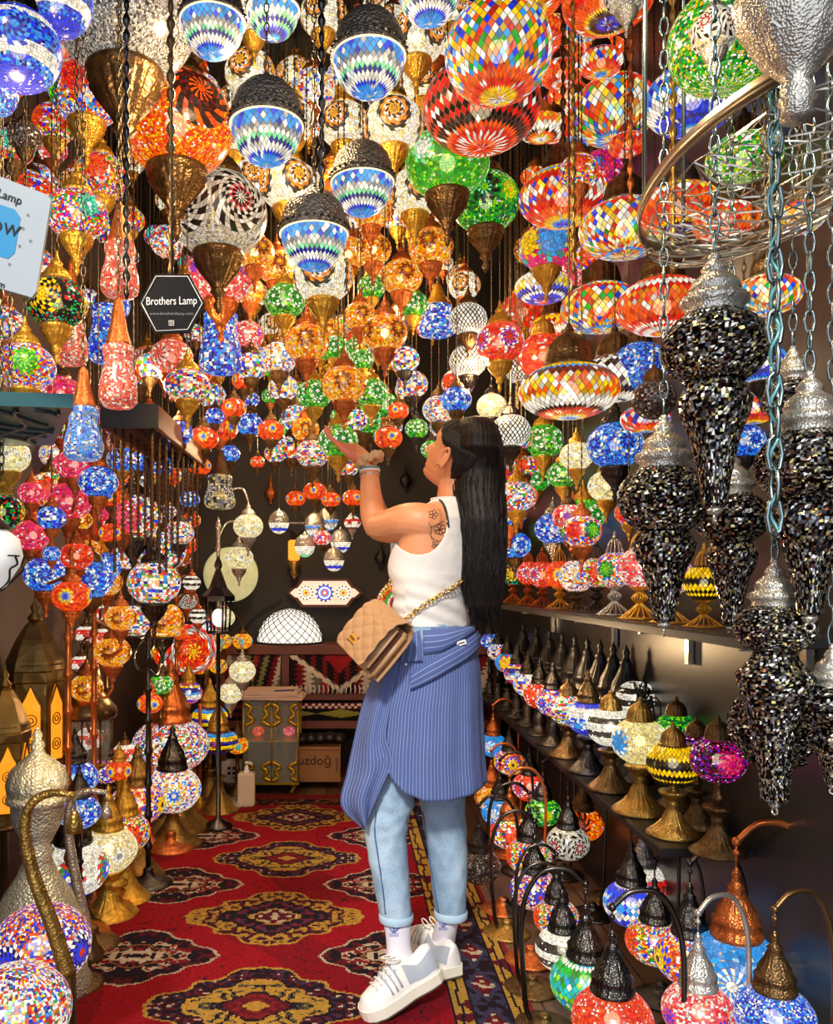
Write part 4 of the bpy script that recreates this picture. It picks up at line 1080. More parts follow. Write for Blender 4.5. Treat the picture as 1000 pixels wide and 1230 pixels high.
bm = bmesh.new(); prism([q(-40, 235), q(-2, 247), q(20, 254), q(27, 264), q(20, 306), q(12, 313), q(-2, 309), q(-40, 296)], .0068, bm); mk('blue_square', bm, mat('cardblue', (16,140,190), rough=.3), t, smooth=False)
TM = lambda x, y, r: Matrix.Translation((q(x, y)[0], -.0072, q(x, y)[1])) @ RX @ Matrix.Rotation(rad(r), 4, 'Z')
text('now', .034, 'ink', t, TM(2, 273, -14), ext=.0003)
text('Brothers Lamp', .0165, 'ink', t, TM(-12, 230, -20), ext=.0003)
text('.com', .013, 'ink', t, TM(-2, 342, -18), ext=.0003, name='web_address')
bm = bmesh.new()
for (x, y) in ((36, 261), (39, 292), (26, 298), (14, 320), (30, 277)): tube(bm, [(q(x, y)[0]+.0016*cos(k), -.0072, q(x, y)[1]+.0016*sin(k)) for k in [i*pi/4 for i in range(9)]], .0003, 4)
mk('small_rings', bm, 'ink', t)
# bracket cord of the card
bm = bmesh.new(); tube(bm, [(q(-40, 200)[0], 0, q(-40, 200)[1]), (q(-40, 200)[0], 0, CEIL-t.location.z)], .0018, 5); mk('string', bm, 'cord', t)
# teal edged wall shelf at the left ---------------------------------
zS = 1.18+.21*1.3
def U(px, py): D = (zS-EYE)/((CY-py)/F); return Vector(((px-CX)*D/F, D))
t = thing('wall_shelf', 'dark shelf with teal front edge and cut out lattice underside at the left edge', 'shelf', (-.75, 1.3, zS))
c0 = U(88, 490); c1 = U(36, 522)
poly = [Vector((WL+.005, 1.18)), Vector((c0.x, c0.y)), Vector((c1.x, c1.y+.12)), Vector((WL+.005, 1.75))]
bm = bmesh.new(); O = Vector((-.75, 1.3))
lo = [bm.verts.new((p.x-O.x, p.y-O.y, 0)) for p in poly]; hi = [bm.verts.new((p.x-O.x, p.y-O.y, .022)) for p in poly]
bm.faces.new(lo[::-1]); bm.faces.new(hi)
for i in range(4): k = (i+1) % 4; bm.faces.new((lo[i], lo[k], hi[k], hi[i]))
mk('board', bm, mat('teal', (14,84,84), rough=.3), t, smooth=False)
bm = bmesh.new()
for i in range(14):
    x0_ = -.45+.07*i
    for s_ in (1, -1): tube(bm, spline([(x0_+s_*.02*sin(k*1.6)+s_*(.035*k-.1), -.04+.06*k, -.003) for k in range(7)], 4), .0035, 4)
def outside(v):
    x, y = v.co.x+O.x, v.co.y+O.y
    e = poly[1]+(poly[2]-poly[1])*((y-poly[1].y)/(poly[2].y-poly[1].y))
    f = 1.18+(x-WL)*(poly[1].y-1.18)/(poly[1].x-WL); b2 = 1.75+(x-WL)*(poly[2].y-1.75)/(poly[2].x-WL)
    return x > e.x-.012 or x < WL+.01 or y < f+.012 or y > b2-.012
bmesh.ops.delete(bm, geom=[v for v in bm.verts if outside(v)], context='VERTS')
mk('lattice', bm, mat('latt', (96,96,98), rough=.5), t)
bm = bmesh.new(); box(bm, (-.06, .0, -.010), (.50, .012, .02)); mk('front_rail', bm, 'shelf_black', t, smooth=False)
# hanging rack with cords -------------------------------------------
t = thing('hanging_rack', 'dark wooden hanging rack with rows of dark cords under it', 'rack', (-.675, 3.05, 1.70))
for (c, s_) in (((-.082, 0, 0), (.016, .9, .075)), ((.082, 0, 0), (.016, .9, .075)), ((0, -.45, 0), (.18, .016, .075)), ((0, .45, 0), (.18, .016, .075)), ((0, 0, .03), (.16, .88, .008))):
    bm = bmesh.new(); box(bm, c, s_, bev=.002); mk('frame_board', bm, 'woodlight' if s_[0] == .016 else 'shelf_black', t, smooth=False)
for i in range(9):
    for j in range(2):
        bm = bmesh.new(); z = rng.uniform(.34, .5); pr = []
        for k in range(24): pr += [(.003, -z*k/24), (.0075, -z*(k+.5)/24)]
        lathe(bm, pr[::-1], 6); o = mk('cord', bm, 'bronze', t, loc=(-.06+.12*j, -.4+.1*i, -.01))
for y in (-.4, .4):
    me = chain_mesh(CEIL-1.74, .004, False); me.materials.append(MATS['chain_metal']); ob('chain', me, t, (0, y, .04))
# ================================================================== TABLE LAMPS, FLOOR LAMPS, LANTERNS
BASES = {
 'flare': [(.95,0,0),(1.0,.03,0),(1.0,.1,0),(.9,.16,0),(.88,.2,0),(.62,.36,1),(.4,.62,1),(.26,.95,1),(.2,1.15,0),(.28,1.22,0),(.2,1.3,0),(.3,1.42,1),(.5,1.6,1),(.56,1.68,0),(.5,1.74,0)],
 'cone': [(1.0,0,0),(1.04,.05,0),(1.0,.12,0),(.92,.16,0),(.55,.6,0),(.3,1.1,0),(.2,1.5,0),(.24,1.56,0),(.2,1.62,0),(.45,1.74,0)],
 'disc': [(1.0,0,0),(1.06,.04,0),(1.06,.1,0),(.98,.15,0),(.94,.19,0),(.78,.22,0),(.74,.28,0),(.5,.32,0),(.3,.4,0),(.2,.6,0),(.24,.66,0),(.14,.8,0)],
 'boot': [(.9,0,0),(.95,.05,0),(.85,.12,0),(.5,.3,0),(.35,.6,0),(.42,1.0,0),(.3,1.3,0),(.22,1.5,0),(.45,1.7,0)]}
def base_part(t, kind, metal, z=0, s=1, name='base', x=0):
    o = ob(name, cached('base_'+kind, _lat(BASES[kind], 40, 20 if kind == 'flare' else 0, .04), metal), t, (x, 0, z)); o.scale = (s, s, s); return o
SPIRE = [(.5,-.08,0),(.55,0,0),(.55,.08,0),(.47,.12,1),(.47,.3,1),(.52,.36,0),(.45,.42,0),(.38,.6,1),(.25,.82,1),(.17,1.05,0),(.2,1.1,0),(.12,1.18,0),(.08,1.3,0),(.12,1.37,0),(.04,1.5,0),(.01,1.58,0)]
def table_lamp(px, py, rpx, D, pat, metal, label, base='flare', bz=None, sq=.85, group=None, cap='dome', capm=None, rot=None):
    """globe on a stand; px,py is the globe centre, bz the height of what it stands on"""
    c = P(px, py, D); R = rpx*D/F; bz = 0 if bz is None else bz
    t = thing('table_lamp', label, 'lamp', (c.x, c.y, bz), px*.37 if rot is None else rot, group); LAMPPOS.append((c, R))
    big = 0 if rpx < 18 else 1 if rpx < 28 else 2 if rpx < 46 else 3
    hz = c.z-bz
    o = ob('shade', pat_mesh(pat, ellip(sq, .45, .42), 'C%.2f' % sq, big), t, (0, 0, hz)); o.scale = (R,)*3
    b = ob('bulb', cached('bulb', BULB, 'bulb'), t, (0, 0, hz)); b.scale = (R,)*3
    H = hz-R*sq*.86
    hb = {'flare': 1.74, 'cone': 1.74, 'disc': .8, 'boot': 1.7}[base]
    s = R*1.0
    if base == 'wire':
        pass
    zs_ = min(max(H, .02)/hb, s*(1.0 if base != 'disc' else 1.6))
    o = ob('base', cached('base_'+base, _lat(BASES[base], 60, 20 if base == 'flare' else 0, .06), metal), t)
    o.scale = (s, s, zs_)
    if H > zs_*hb+.012:
        bm = bmesh.new(); n_ = max(2, int((H-zs_*hb)/.05)); pr_ = []
        for i_ in range(n_):
            z_ = zs_*hb-.01+(H-zs_*hb+.01)*i_/n_; dz = (H-zs_*hb+.01)/n_; pr_ += [(.011, z_), (.010, z_+dz*.6), (.017, z_+dz*.8), (.012, z_+dz*.95)]
        lathe(bm, pr_+[(.03, H)], 14); mk('stem', bm, metal, t)
    if cap:
        o = ob('top_cap', cached('spire', _lat(SPIRE, 48, 16, .08), capm or metal) if cap == 'spire' else cached('dome_cap', _lat(DOMECAP, 48, 16, .07), capm or metal), t, (0, 0, hz+R*sq*.88)); o.scale = (R,)*3
    return t
def wire_base_fn(bm):
    for k in range(16):
        a = 2*pi*k/16
        pts = [((r*cos(a+tw)), r*sin(a+tw), z) for r, z, tw in ((1.0, 0, 0), (.7, .3, .05), (.3, .75, .1), (.14, 1.0, .15), (.3, 1.2, .2), (.36, 1.4, .25), (.22, 1.6, .3), (.14, 1.75, .3), (.35, 1.95, .3), (.5, 2.1, .3))]
        tube(bm, spline(pts, 3), .045, 5)
    lathe(bm, [(.98,0),(1.06,.02),(1.06,.08),(.98,.1)], 32)
def wire_lamp(px, py, rpx, D, pat, metal, label, rot=0, tilt=0):
    c = P(px, py, D); R = rpx*D/F; bz = SH1
    t = thing('wire_base_lamp', label, 'lamp', (c.x, c.y, bz), rot, 'wire base lamps on the upper shelf'); hz = c.z-bz
    o = ob('shade', pat_mesh(pat, ellip(.95, .4, .4), 'W', 1), t, (0, 0, hz)); o.scale = (R,)*3
    b = ob('bulb', cached('bulb', BULB, 'bulb'), t, (0, 0, hz)); b.scale = (R,)*3
    o = ob('wire_base', cached('wirebase', wire_base_fn, metal), t); o.scale = (R*.95, R*.95, (hz-R*.86)/2.1)
    def crown(bm):
        for k in range(12):
            a = 2*pi*k/12; tube(bm, spline([(.1*cos(a), .1*sin(a), .75), (.3*cos(a), .3*sin(a), .5), (.42*cos(a), .42*sin(a), .1), (.45*cos(a), .45*sin(a), -.05)], 3), .035, 4)
        lathe(bm, [(.02,.7),(.1,.75),(.14,.85),(.06,.95),(.1,1.02),(.02,1.15)], 12)
    o = ob('wire_crown', cached('crown', crown, metal), t, (0, 0, hz+R*.87)); o.scale = (R,)*3
# upper shelf, from the near end to the back
for (px, py, r, D, p, m, l) in ((845,700,24,1.98,'yellowblack','gold','black and yellow lamp on a gold wire base, nearest on the upper shelf'),(805,690,26,2.18,'yellowflower','gold','yellow flower lamp on a wire base between two mirror tails'),(768,682,26,2.42,'chipspink','gold','pale pink dotted lamp on a twisted gold wire base'),(738,684,23,2.7,'trimed','silver','lamp with green, red and blue rosettes on a pale wire base'),(716,688,20,2.95,'redmed','black','dark red rosette lamp on a black wire base'),
  (692,692,21,3.12,'chipswhite','bronze','white and turquoise swirl lamp on a brown wire base'),(672,690,18,3.4,'orangestar' if 0 else 'eye','gold','orange lamp on a gold wire base left of the white swirl one'),(651,690,17,3.7,'redpink','copper','red and purple rosette lamp on a copper wire base'),(634,688,15,4.0,'redpink','copper','pink rosette lamp on a copper wire base near the hair'),(616,690,14,4.4,'yelmed','copper','yellow lamp on a wire base half behind the hair')):
    wire_lamp(px, py, r, D, p, m, l, rot=px)
def shelf2(px, X): return X*F/(px-CX)
# lower shelf near lamps
SL = 'metal table lamps on the lower wall shelf'
def onshelf(px, X, rpx, pat, metal, label, base='flare', py=None, cap='dome', capm=None, sq=.85):
    D = shelf2(px, X); z = SH2+.135 if py is None else None
    if py is None: py = CY-(z-EYE)*F/D
    return table_lamp(px, py, rpx, D, pat, metal, label, base, bz=SH2+.0, group=SL, cap=cap, capm=capm, sq=sq)
onshelf(808, .83, 31, 'yellowblack', 'brass', 'black and yellow star lamp at the front of the lower shelf', py=917, capm='brass')
onshelf(862, .88, 33, 'magentadark', 'bronze', 'dark magenta glitter lamp at the near end of the lower shelf', py=912, capm='bronze')
onshelf(836, .92, 26, 'magentadark', 'bronze', 'hot pink edged lamp just behind the dark magenta one', py=902)
onshelf(768, .82, 33, 'creamblue', 'brass', 'cream lamp with big blue spots, second along the lower shelf', py=890, capm='brass')
onshelf(812, .94, 26, 'greenmed', 'bronze', 'green and black lamp behind the cream and blue one', py=878)
onshelf(733, .82, 28, 'blacksilver', 'bronze', 'white lamp with black tile flecks on the lower shelf', py=873, capm='brass')
onshelf(706, .82, 25, 'bluewhite', 'black', 'blue mosaic lamp with dark pagoda cap on the lower shelf', py=862, cap='spire', capm='bronze')
onshelf(682, .82, 23, 'chips', 'bronze', 'multicolour lamp with bronze dome, left of the blue mosaic one', py=852)
onshelf(764, .94, 24, 'blacksilver', 'black', 'pale lamp wrapped in loose black cables at the back of the lower shelf', base='boot', py=838, cap=None)
onshelf(735, .94, 20, 'bluemed', 'black', 'teal lamp at the back of the lower shelf behind the pagoda cap', base='boot', py=840, cap='spire', capm='black')
for i, (px, p, l) in enumerate(((664,'bluedots','blue, red and white globe fifth from the near end in the front row'),(648,'redchip','orange red globe in the front row of the lower shelf'),(634,'chipswhite','turquoise and white globe in the front row of the lower shelf'),(621,'wave','rainbow wave globe in the front row, near the skirt'),(609,'tricolour','pink and yellow globe in the front row, near the skirt'),(598,'chips','white multicolour globe touching the skirt'),(588,'bluechip','blue globe peeping out behind the skirt tie'))):
    onshelf(px, .82, 21-i*1.6, p, 'black', l, base='boot', cap='spire', capm='black', py=848-i*13 if i else 843)
for i in range(9):
    px = 752-i*15.5; X = .93; D = shelf2(px, X)
    t = thing('lamp_stand', 'black unlit cone lamp stand number-free row at the back of the lower shelf'.replace(' number-free', ''), 'lamp stand', (X, D, SH2), 0, 'black cone stands at the back of the lower shelf')
    o = ob('stand', cached('base_cone', _lat(BASES['cone'], 40), 'shelf_black'), t); o.scale = (.052, .052, .14)
    o = ob('spire', cached('spire', _lat(SPIRE, 48, 16, .08), 'shelf_black'), t, (0, 0, .23)); o.scale = (.11, .11, .13)
# loose black cables
bm = bmesh.new(); rr = random.Random(4); D = shelf2(772, .9); c = Vector((.9, D, SH2+.26))
for k in range(9):
    pts = [c+Vector((rr.uniform(-.03, .03), rr.uniform(-.06, .02), rr.uniform(-.03, .08))) for _ in range(4)]+[c+Vector((rr.uniform(-.05, .05), -.05, -.2))]
    tube(bm, spline(pts, 6), .0025, 5)
tag(mk('cable_bundle', bm, 'cord'), 'tangle of black cables on the pale lamp of the lower shelf', 'cable')
# swan neck lamps ----------------------------------------------------
def swan(px, py, rpx, D, pat, metal, label, side=1, ang=0, bx=.0, armh=None, cap='spire', sq=.82, capm=None, basem=None, hook=.0, bz=0, group='swan neck lamps on the floor at the right'):
    c = P(px, py, D); R = rpx*D/F; LAMPPOS.append((c, R))
    t = thing('swan_neck_lamp', label, 'lamp', (c.x, c.y, bz), ang, group)
    hz = c.z-bz; big = 1 if rpx < 26 else 2 if rpx < 46 else 3
    o = ob('shade', pat_mesh(pat, ellip(sq, .35, .42), 'S%.2f' % sq, big), t, (0, 0, hz)); o.scale = (R,)*3
    b = ob('bulb', cached('bulb', BULB, 'bulb'), t, (0, 0, hz)); b.scale = (R,)*3
    o = ob('dome', cached('spire', _lat(SPIRE, 48, 16, .08), capm or metal), t, (0, 0, hz+R*sq*.88)); o.scale = (R,)*3
    ztop = hz+R*(sq*.88+1.55)
    x1 = side*R*1.55
    pts = [(x1, 0, .02), (x1*1.1, 0, hz*.6), (x1*1.15, 0, ztop*.9), (x1*.85, 0, ztop+R*.75), (x1*.35, 0, ztop+R*.95), (0, 0, ztop+R*.55)]
    bm = bmesh.new(); tube(bm, spline(pts, 7), max(R*.075, .0045), 8); mk('arm', bm, metal, t)
    bm = bmesh.new(); tube(bm, [(0, 0, ztop+R*.55), (0, 0, ztop)], R*.03, 5); ball(bm, (0, 0, ztop+R*.3), R*.08, 8, 6); ball(bm, (0, 0, ztop+R*.55), R*.11, 8, 6); mk('link', bm, metal, t)
    o = ob('base', cached('base_disc', _lat(BASES['disc'], 48), basem or metal), t, (x1*.75, 0, 0)); s = min(R*1.25, .075); o.scale = (s, s, min(s*.8, max(hz-R*sq, .03)))
    return t
SW = [
 (884,1163,54,1.85,'cyanswirl','copper','big sky blue globe with copper dome at the lower right',1,0),
 (930,1222,46,1.5,'bluechip','bronze','lamp cut by the bottom edge under the bronze arch in front of the blue globe',1,.2),
 (828,1150,40,1.95,'yellowflower','black','yellow, blue and orange flower globe left of the big sky blue one',1,.1),
 (838,1215,42,1.65,'chipspink','silver','peach coloured mosaic globe with copper tip at the bottom edge',1,.3),
 (735,1225,48,1.62,'redchip','black','orange red globe with black dome at the bottom edge',1,.0),
 (703,1180,42,2.2,'tealgreen','black','green and turquoise diamond globe beside the carpet',-1,-.1),
 (786,1130,34,2.15,'redmed','black','small yellow and red globe behind the yellow flower one',1,.1),
 (758,1085,33,2.35,'bluestar','black','blue and white band globe in the middle of the floor lamps',1,.1),
 (675,1140,32,2.42,'blacksilver','black','white globe with dark flecks left of the green diamond one',-1,0),
 (772,1060,28,2.6,'redwhite','silver','pink and white globe behind the blue and white band one',1,.3),
 (668,1102,27,2.6,'redmed','black','dark red patchwork globe with black dome beside the carpet',-1,0),
 (642,1068,29,2.8,'bluedots','black','white globe with blue, orange and red dots beside the carpet',-1,0),
 (635,1028,27,3.0,'redmed','black','red and multicolour globe above the dotted one',-1,0),
 (682,1012,25,2.95,'silverswirl','black','clear and violet wire globe under a black arch',1,0),
 (700,990,24,3.1,'orangemed','bronze','dim amber globe behind the violet wire one',1,0),
 (612,1000,24,3.15,'redmed','copper','yellow and orange globe near the right jean leg',1,0),
 (600,975,22,3.4,'cyanswirl','black','turquoise rimmed globe just right of the jeans',1,0),
 (590,958,20,3.6,'amber','copper','bright cream globe just right of the skirt hem',1,0),
 (636,945,21,3.6,'redpink','black','pink patchwork globe under a black arch right of the skirt',1,0),
 (612,915,19,3.95,'yellowflower','black','yellow and red globe inside a round black arch near the skirt',1,0),
 (592,895,17,4.2,'cyanswirl','copper','small turquoise lamp beside the skirt edge',1,0),
 (652,975,21,3.35,'greenmed','black','dark greenish globe between black arches right of the jeans',1,0),
 (706,978,20,3.5,'redwhite','gold','small red and white globe close below the lower shelf',1,0),
 (575,1040,26,3.0,'darkchip','black','unlit dark glitter globe beside the right ankle',1,0)]
for (px, py, r, D, p, m, l, sd, an) in SW:
    swan(px, py, r, D, p, m, l, sd, an, capm=('copper' if px == 884 else None), basem={668: 'copper', 612: 'copper', 590: 'copper', 703: 'bronze', 675: 'bronze', 642: 'brass', 635: 'copper'}.get(px))
# ------------------------------------------------------------------ left side floor lamps (single)
def fl(px, py, r, D, p, m, l, base='cone', cap='spire', capm=None, sq=.82, cat='lamp'):
    t = table_lamp(px, py, r, D, p, m, l, base, 0, sq, 'table lamps standing on the floor at the left', cap, capm); return t
fl(88,1042,42,2.85,'flowers','black','white globe with blue flowers on a black base by the carpet', 'flare', capm='black')
fl(130,1020,34,2.95,'cream','gold','cream white globe behind the blue flower one', 'flare')
fl(50,1135,58,2.0,'bluedots','bronze','globe of small chips with blue rosettes, lower left', 'flare', cap=None)
fl(18,1215,66,1.5,'redwhite' if 0 else 'chips','bronze','large colourful chip globe cut by the lower left corner', 'flare', cap=None)
fl(165,965,32,3.35,'yellowflower','brass','turquoise and yellow flower globe on a brass cone foot', capm='brass')
fl(150,1000,30,3.1,'redmed','gold','red and blue globe half hidden on a brass cone foot')
fl(207,948,34,3.75,'chipswhite','brass','white globe with multicolour chips on a wide brass cone foot', capm='black')
fl(90,935,27,2.9,'bluemed','black','blue flower globe left, in front of the brass dome lantern')
fl(95,975,25,2.75,'bluemed','black','blue glitter globe right under the blue flower one')
fl(128,925,19,3.2,'bluedots','black','globe with small blue and red rosettes behind the turquoise one')
fl(143,925,15,3.1,'eye','gold','small orange globe beside the tiny rosettes')
fl(205,895,46,4.0,'chips','brass','wide multicolour chip lamp with copper crown at the left', 'cone', capm='copper', sq=.72)
fl(222,780,38,4.55,'orangepeel','brass','large red orange peel mosaic globe on a dark fluted cup', 'cone', cap=None, sq=.85)
fl(262,890,24,4.3,'darkwave','brass','dark globe with wavy blue and yellow line on a brass foot', 'cone', capm='gold', sq=.65)
fl(252,862,22,4.5,'darkwave','brass','dark globe with blue wave, behind the first dark wavy one', 'cone', capm='gold', sq=.7)
fl(226,832,17,4.4,'wave','copper','red globe with blue and white wave between the wide lamp and the orange one', capm='gold')
fl(247,752,16,4.6,'wave','bronze','red globe with blue and white wave above the orange peel globe', capm='bronze')
fl(285,895,13,4.6,'eyeyellow','bronze','small yellow globe with turquoise eye beside the dark wavy lamp')
fl(193,822,15,3.9,'greenstar','bronze','small green globe left of the copper crown', capm='bronze')
fl(180,845,15,3.7,'eye','copper','small orange bead lamp left of the copper crown')
# gold pedestal lamp foot and copper dish foot seen alone on the floor
for (x, y, r, m, l) in ((140,1098,25,'gold','small gold pedestal foot by the carpet edge'),(205,1020,28,'copper','polished copper dish foot by the carpet edge'),(112,1135,30,'bronze','round dark foot of the silver arm lamp'),(90,1185,32,'bronze','round dark foot at the lower left of the carpet'),(240,972,20,'gold','gold round foot with a thin pole at the carpet end')):
    p = FL(x, y); s = r*p.y/F
    t = thing('pedestal', l, 'pedestal', p); base_part(t, 'disc', m, s=s)
    if x == 140:
        o = ob('vase', cached('vase', _lat([(.15,.7),(.3,.9),(.45,1.1),(.3,1.25),(.5,1.4),(.55,1.55),(.3,1.75),(.15,1.85),(.05,2.1)], 32), m), t); o.scale = (s,)*3
    if x == 240:
        bm = bmesh.new(); tube(bm, [(0, 0, .02), (0, 0, .55)], .009, 8); mk('pole', bm, 'copper', t)
# silver ewer like lamp at the left edge
mat('palesilver', (222,224,200), rough=.33, metal=.5, bump=.5, bscale=130, btype='vor', var=.25, vscale=30)
p = P(45, 1000, 2.4); s = 2.4/F
def zz(py): return EYE-(py-CY)*s
t = thing('silver_pedestal_lamp', 'tall pale silver lantern with onion dome at the left edge', 'lantern', (p.x, p.y, 0))
bm = bmesh.new(); lathe(bm, [(62*s, 0), (64*s, .02), (58*s, .05), (56*s, zz(1108)), (50*s, zz(1100)), (40*s, zz(1075)), (24*s, zz(1050)), (16*s, zz(1030)), (20*s, zz(1022)), (14*s, zz(1015)), (22*s, zz(1000)), (30*s, zz(985)), (31*s, zz(965)), (36*s, zz(962)), (36*s, zz(956)), (32*s, zz(952))], 40); mk('body', bm, 'palesilver', t)
bm = bmesh.new(); lathe(bm, [(33*s, zz(952), 1), (35*s, zz(940), 1), (31*s, zz(925), 1), (20*s, zz(914), 1), (10*s, zz(906), 0), (7*s, zz(900), 0), (9*s, zz(895), 0), (5*s, zz(888), 0), (6*s, zz(882), 0), (.5*s, zz(872), 0)], 40, 14, .05); mk('onion_dome', bm, 'palesilver', t)
def arch(name, label, pts, D, r, m, extra=0):
    w = [P(x, y, D+dd) for x, y, dd in pts]; foot = w[-1].copy()
    t = thing(name, label, 'lamp arm', (foot.x, foot.y, 0))
    bm = bmesh.new(); o3 = Vector((foot.x, foot.y, 0)); q = spline([a-o3 for a in w], 10)
    n = len(q); tube(bm, q, [r*(.55+.9*i/n) for i in range(n)], 10); mk('arm', bm, m, t)
    bm = bmesh.new(); e = q[-1]; lathe(bm, [(r*3.2, 0), (r*3.4, .012), (r*3.1, .03), (r*1.8, .05), (r*1.3, max(e.z, .08)), (r*1.0, max(e.z, .08)+.02)], 28); mk('foot', bm, 'bronze', t)
    bm = bmesh.new(); s0 = q[0]; tube(bm, [s0, s0-Vector((0, 0, .03))], .002, 5); lathe(bm, [(.018, s0.z-.08), (.016, s0.z-.06), (.008, s0.z-.04), (.002, s0.z-.028)], 16, M=Matrix.Translation((s0.x, s0.y, 0))); mk('socket', bm, m, t)
arch('arm_lamp', 'engraved golden swan arm curving down to a foot at the lower left', [(90, 955, .0), (60, 953, 0), (36, 968, 0), (30, 1000, 0), (40, 1050, 0), (62, 1110, 0), (82, 1172, 0)], 1.8, .0125, 'brass_engraved')
arch('arm_lamp', 'pale silver swan arm right of the golden one at the lower left', [(128, 952, 0), (105, 950, 0), (85, 962, 0), (82, 1000, 0), (92, 1060, 0), (108, 1130, 0)], 2.6, .013, 'silver_engraved')
arch('arm_lamp', 'short silver swan arm behind the blue flower globe', [(70, 1010, 0), (62, 990, 0), (66, 968, 0), (85, 972, 0), (96, 1000, 0), (100, 1080, 0)], 2.95, .009, 'silver')
# hexagonal brass lanterns
mat('lantern_brass', (132,104,54), rough=.42, metal=.9, bump=.6, bscale=16, btype='vor', var=.4)
mat('lantern_amber', (250,160,40), rough=.25, emis=(255,150,30), es=1.0, var=.3, vscale=14, bump=.4, bscale=30, btype='vor')
def hexlantern(px, ytop, ybase, halfw, D, label, rot):
    s = D/F; x, _, _ = P(px, 0, D); H = (ybase-ytop)*s; w = halfw*s; z0 = EYE-(ybase-CY)*s
    t = thing('brass_hexagonal_lantern', label, 'lantern', (x, D, z0), rot); h = H
    bm = bmesh.new(); lathe(bm, [(w, 0), (w, h*.03), (w*.93, h*.035), (w*.93, h*.50), (w*1.0, h*.51), (w*1.02, h*.56), (w*.97, h*.57)], 6); mk('body', bm, 'lantern_brass', t, smooth=False)
    for k in range(6):
        M = Matrix.Rotation(pi/6+k*pi/3, 4, 'Z'); a = w*.93*cos(pi/6)
        bm = bmesh.new(); ww = w*.32; pts = [(-ww, h*.07), (ww, h*.07), (ww, h*.38), (ww*.6, h*.42), (0, h*.49), (-ww*.6, h*.42), (-ww, h*.38)]
        f = [bm.verts.new(M @ Vector((a+.004, y, z))) for y, z in pts]; b = [bm.verts.new(M @ Vector((a-.002, y, z))) for y, z in pts]
        bm.faces.new(f); bm.faces.new(b[::-1])
        for i in range(7): j = (i+1) % 7; bm.faces.new((f[i], b[i], b[j], f[j]))
        mk('glass_panel', bm, 'lantern_amber', t, smooth=False)
        bm = bmesh.new(); q = [M @ Vector((a+.006, y*1.05, z)) for y, z in pts]; tube(bm, q+[q[0]], w*.035, 5)
        for zc in (.16, .30):
            for rr_ in (.55, .25): tube(bm, [M @ Vector((a+.006, ww*rr_*cos(g)*1.1, h*zc+ww*rr_*sin(g)*1.1)) for g in [i*pi/5 for i in range(11)]], w*.02, 4)
        mk('panel_frame', bm, 'lantern_brass', t)
    bm = bmesh.new(); lathe(bm, [(w*1.0, h*.57), (w*.92, h*.62), (w*.6, h*.74), (w*.3, h*.82), (w*.18, h*.84)], 6); mk('roof', bm, 'lantern_brass', t, smooth=False)
    bm = bmesh.new()
    for k in range(6):
        M = Matrix.Rotation(pi/6+k*pi/3, 4, 'Z')
        for i in range(5):
            for j in range(-(4-i), 5-i):
                f = i/5; r0 = w*(.93-.62*f)*cos(pi/6)+.002; z = h*(.60+.20*f)
                ball(bm, M @ Vector((r0, j*w*.075, z)), (w*.03, w*.03, w*.03), 5, 3)
    mk('pierced_holes', bm, 'ink', t)
    bm = bmesh.new(); lathe(bm, [(w*.2, h*.84), (w*.26, h*.86), (w*.1, h*.89), (w*.16, h*.92), (w*.05, h*.95), (w*.02, h*1.0)], 16); mk('finial', bm, 'lantern_brass', t)
hexlantern(42, 712, 925, 36, 3.0, 'brass hexagonal lantern with pierced roof and amber star panels', .2)
hexlantern(6, 795, 985, 30, 2.75, 'second brass hexagonal lantern cut by the left edge, lower', .5)
for (px, yb, D_, lab) in ((42, 925, 3.0, 'dark pole stand under the brass hexagonal lantern'), (6, 985, 2.75, 'dark pole stand under the lower brass lantern at the left edge')):
    q_ = P(px, yb, D_); bm = bmesh.new(); z1 = q_.z
    lathe(bm, [(.09, 0), (.09, .015), (.02, .03), (.015, .06), (.015, z1-.04), (.06, z1-.015), (.1, z1-.012), (.1, z1)], 24); o = mk('pole_stand', bm, 'bronze'); o.location = (q_.x, q_.y, 0); tag(o, lab, 'stand')
# brass dome lantern with glass
s = 3.2/F; p = P(107, 850, 3.2)
t = thing('dome_lantern', 'brass lantern with wide round lid and glass body next to the hexagonal one', 'lantern', (p.x, p.y, 0)); zz = lambda py: EYE-(py-CY)*s
bm = bmesh.new(); lathe(bm, [(31*s, zz(862)), (33*s, zz(858)), (32*s, zz(850)), (24*s, zz(840)), (15*s, zz(828)), (14*s, zz(812)), (12*s, zz(803)), (5*s, zz(794)), (3*s, zz(788)), (4*s, zz(784)), (.5*s, zz(778))], 36); mk('lid', bm, 'bronze', t)
bm = bmesh.new(); lathe(bm, [(25*s, zz(915)), (26*s, zz(913)), (26*s, zz(863)), (25*s, zz(862))], 36, cap=False); mk('glass', bm, 'glass_pane', t)
bm = bmesh.new()
for k in range(8):
    a = 2*pi*k/8; tube(bm, [(27*s*cos(a), 27*s*sin(a), zz(915)), (27*s*cos(a), 27*s*sin(a), zz(861))], 1.3*s, 5)
mk('cage', bm, 'bronze', t)
bm = bmesh.new(); lathe(bm, [(30*s, 0), (31*s, .03), (14*s, .06), (8*s, .12), (8*s, zz(935)), (24*s, zz(922)), (29*s, zz(918)), (29*s, zz(914))], 36); mk('pedestal', bm, 'bronze', t)
o = ob('inner_shade', pat_mesh('redwhite', ellip(.9, .4, .4), 'inn', 1), t, (0, 0, zz(888))); o.scale = (16*s,)*3
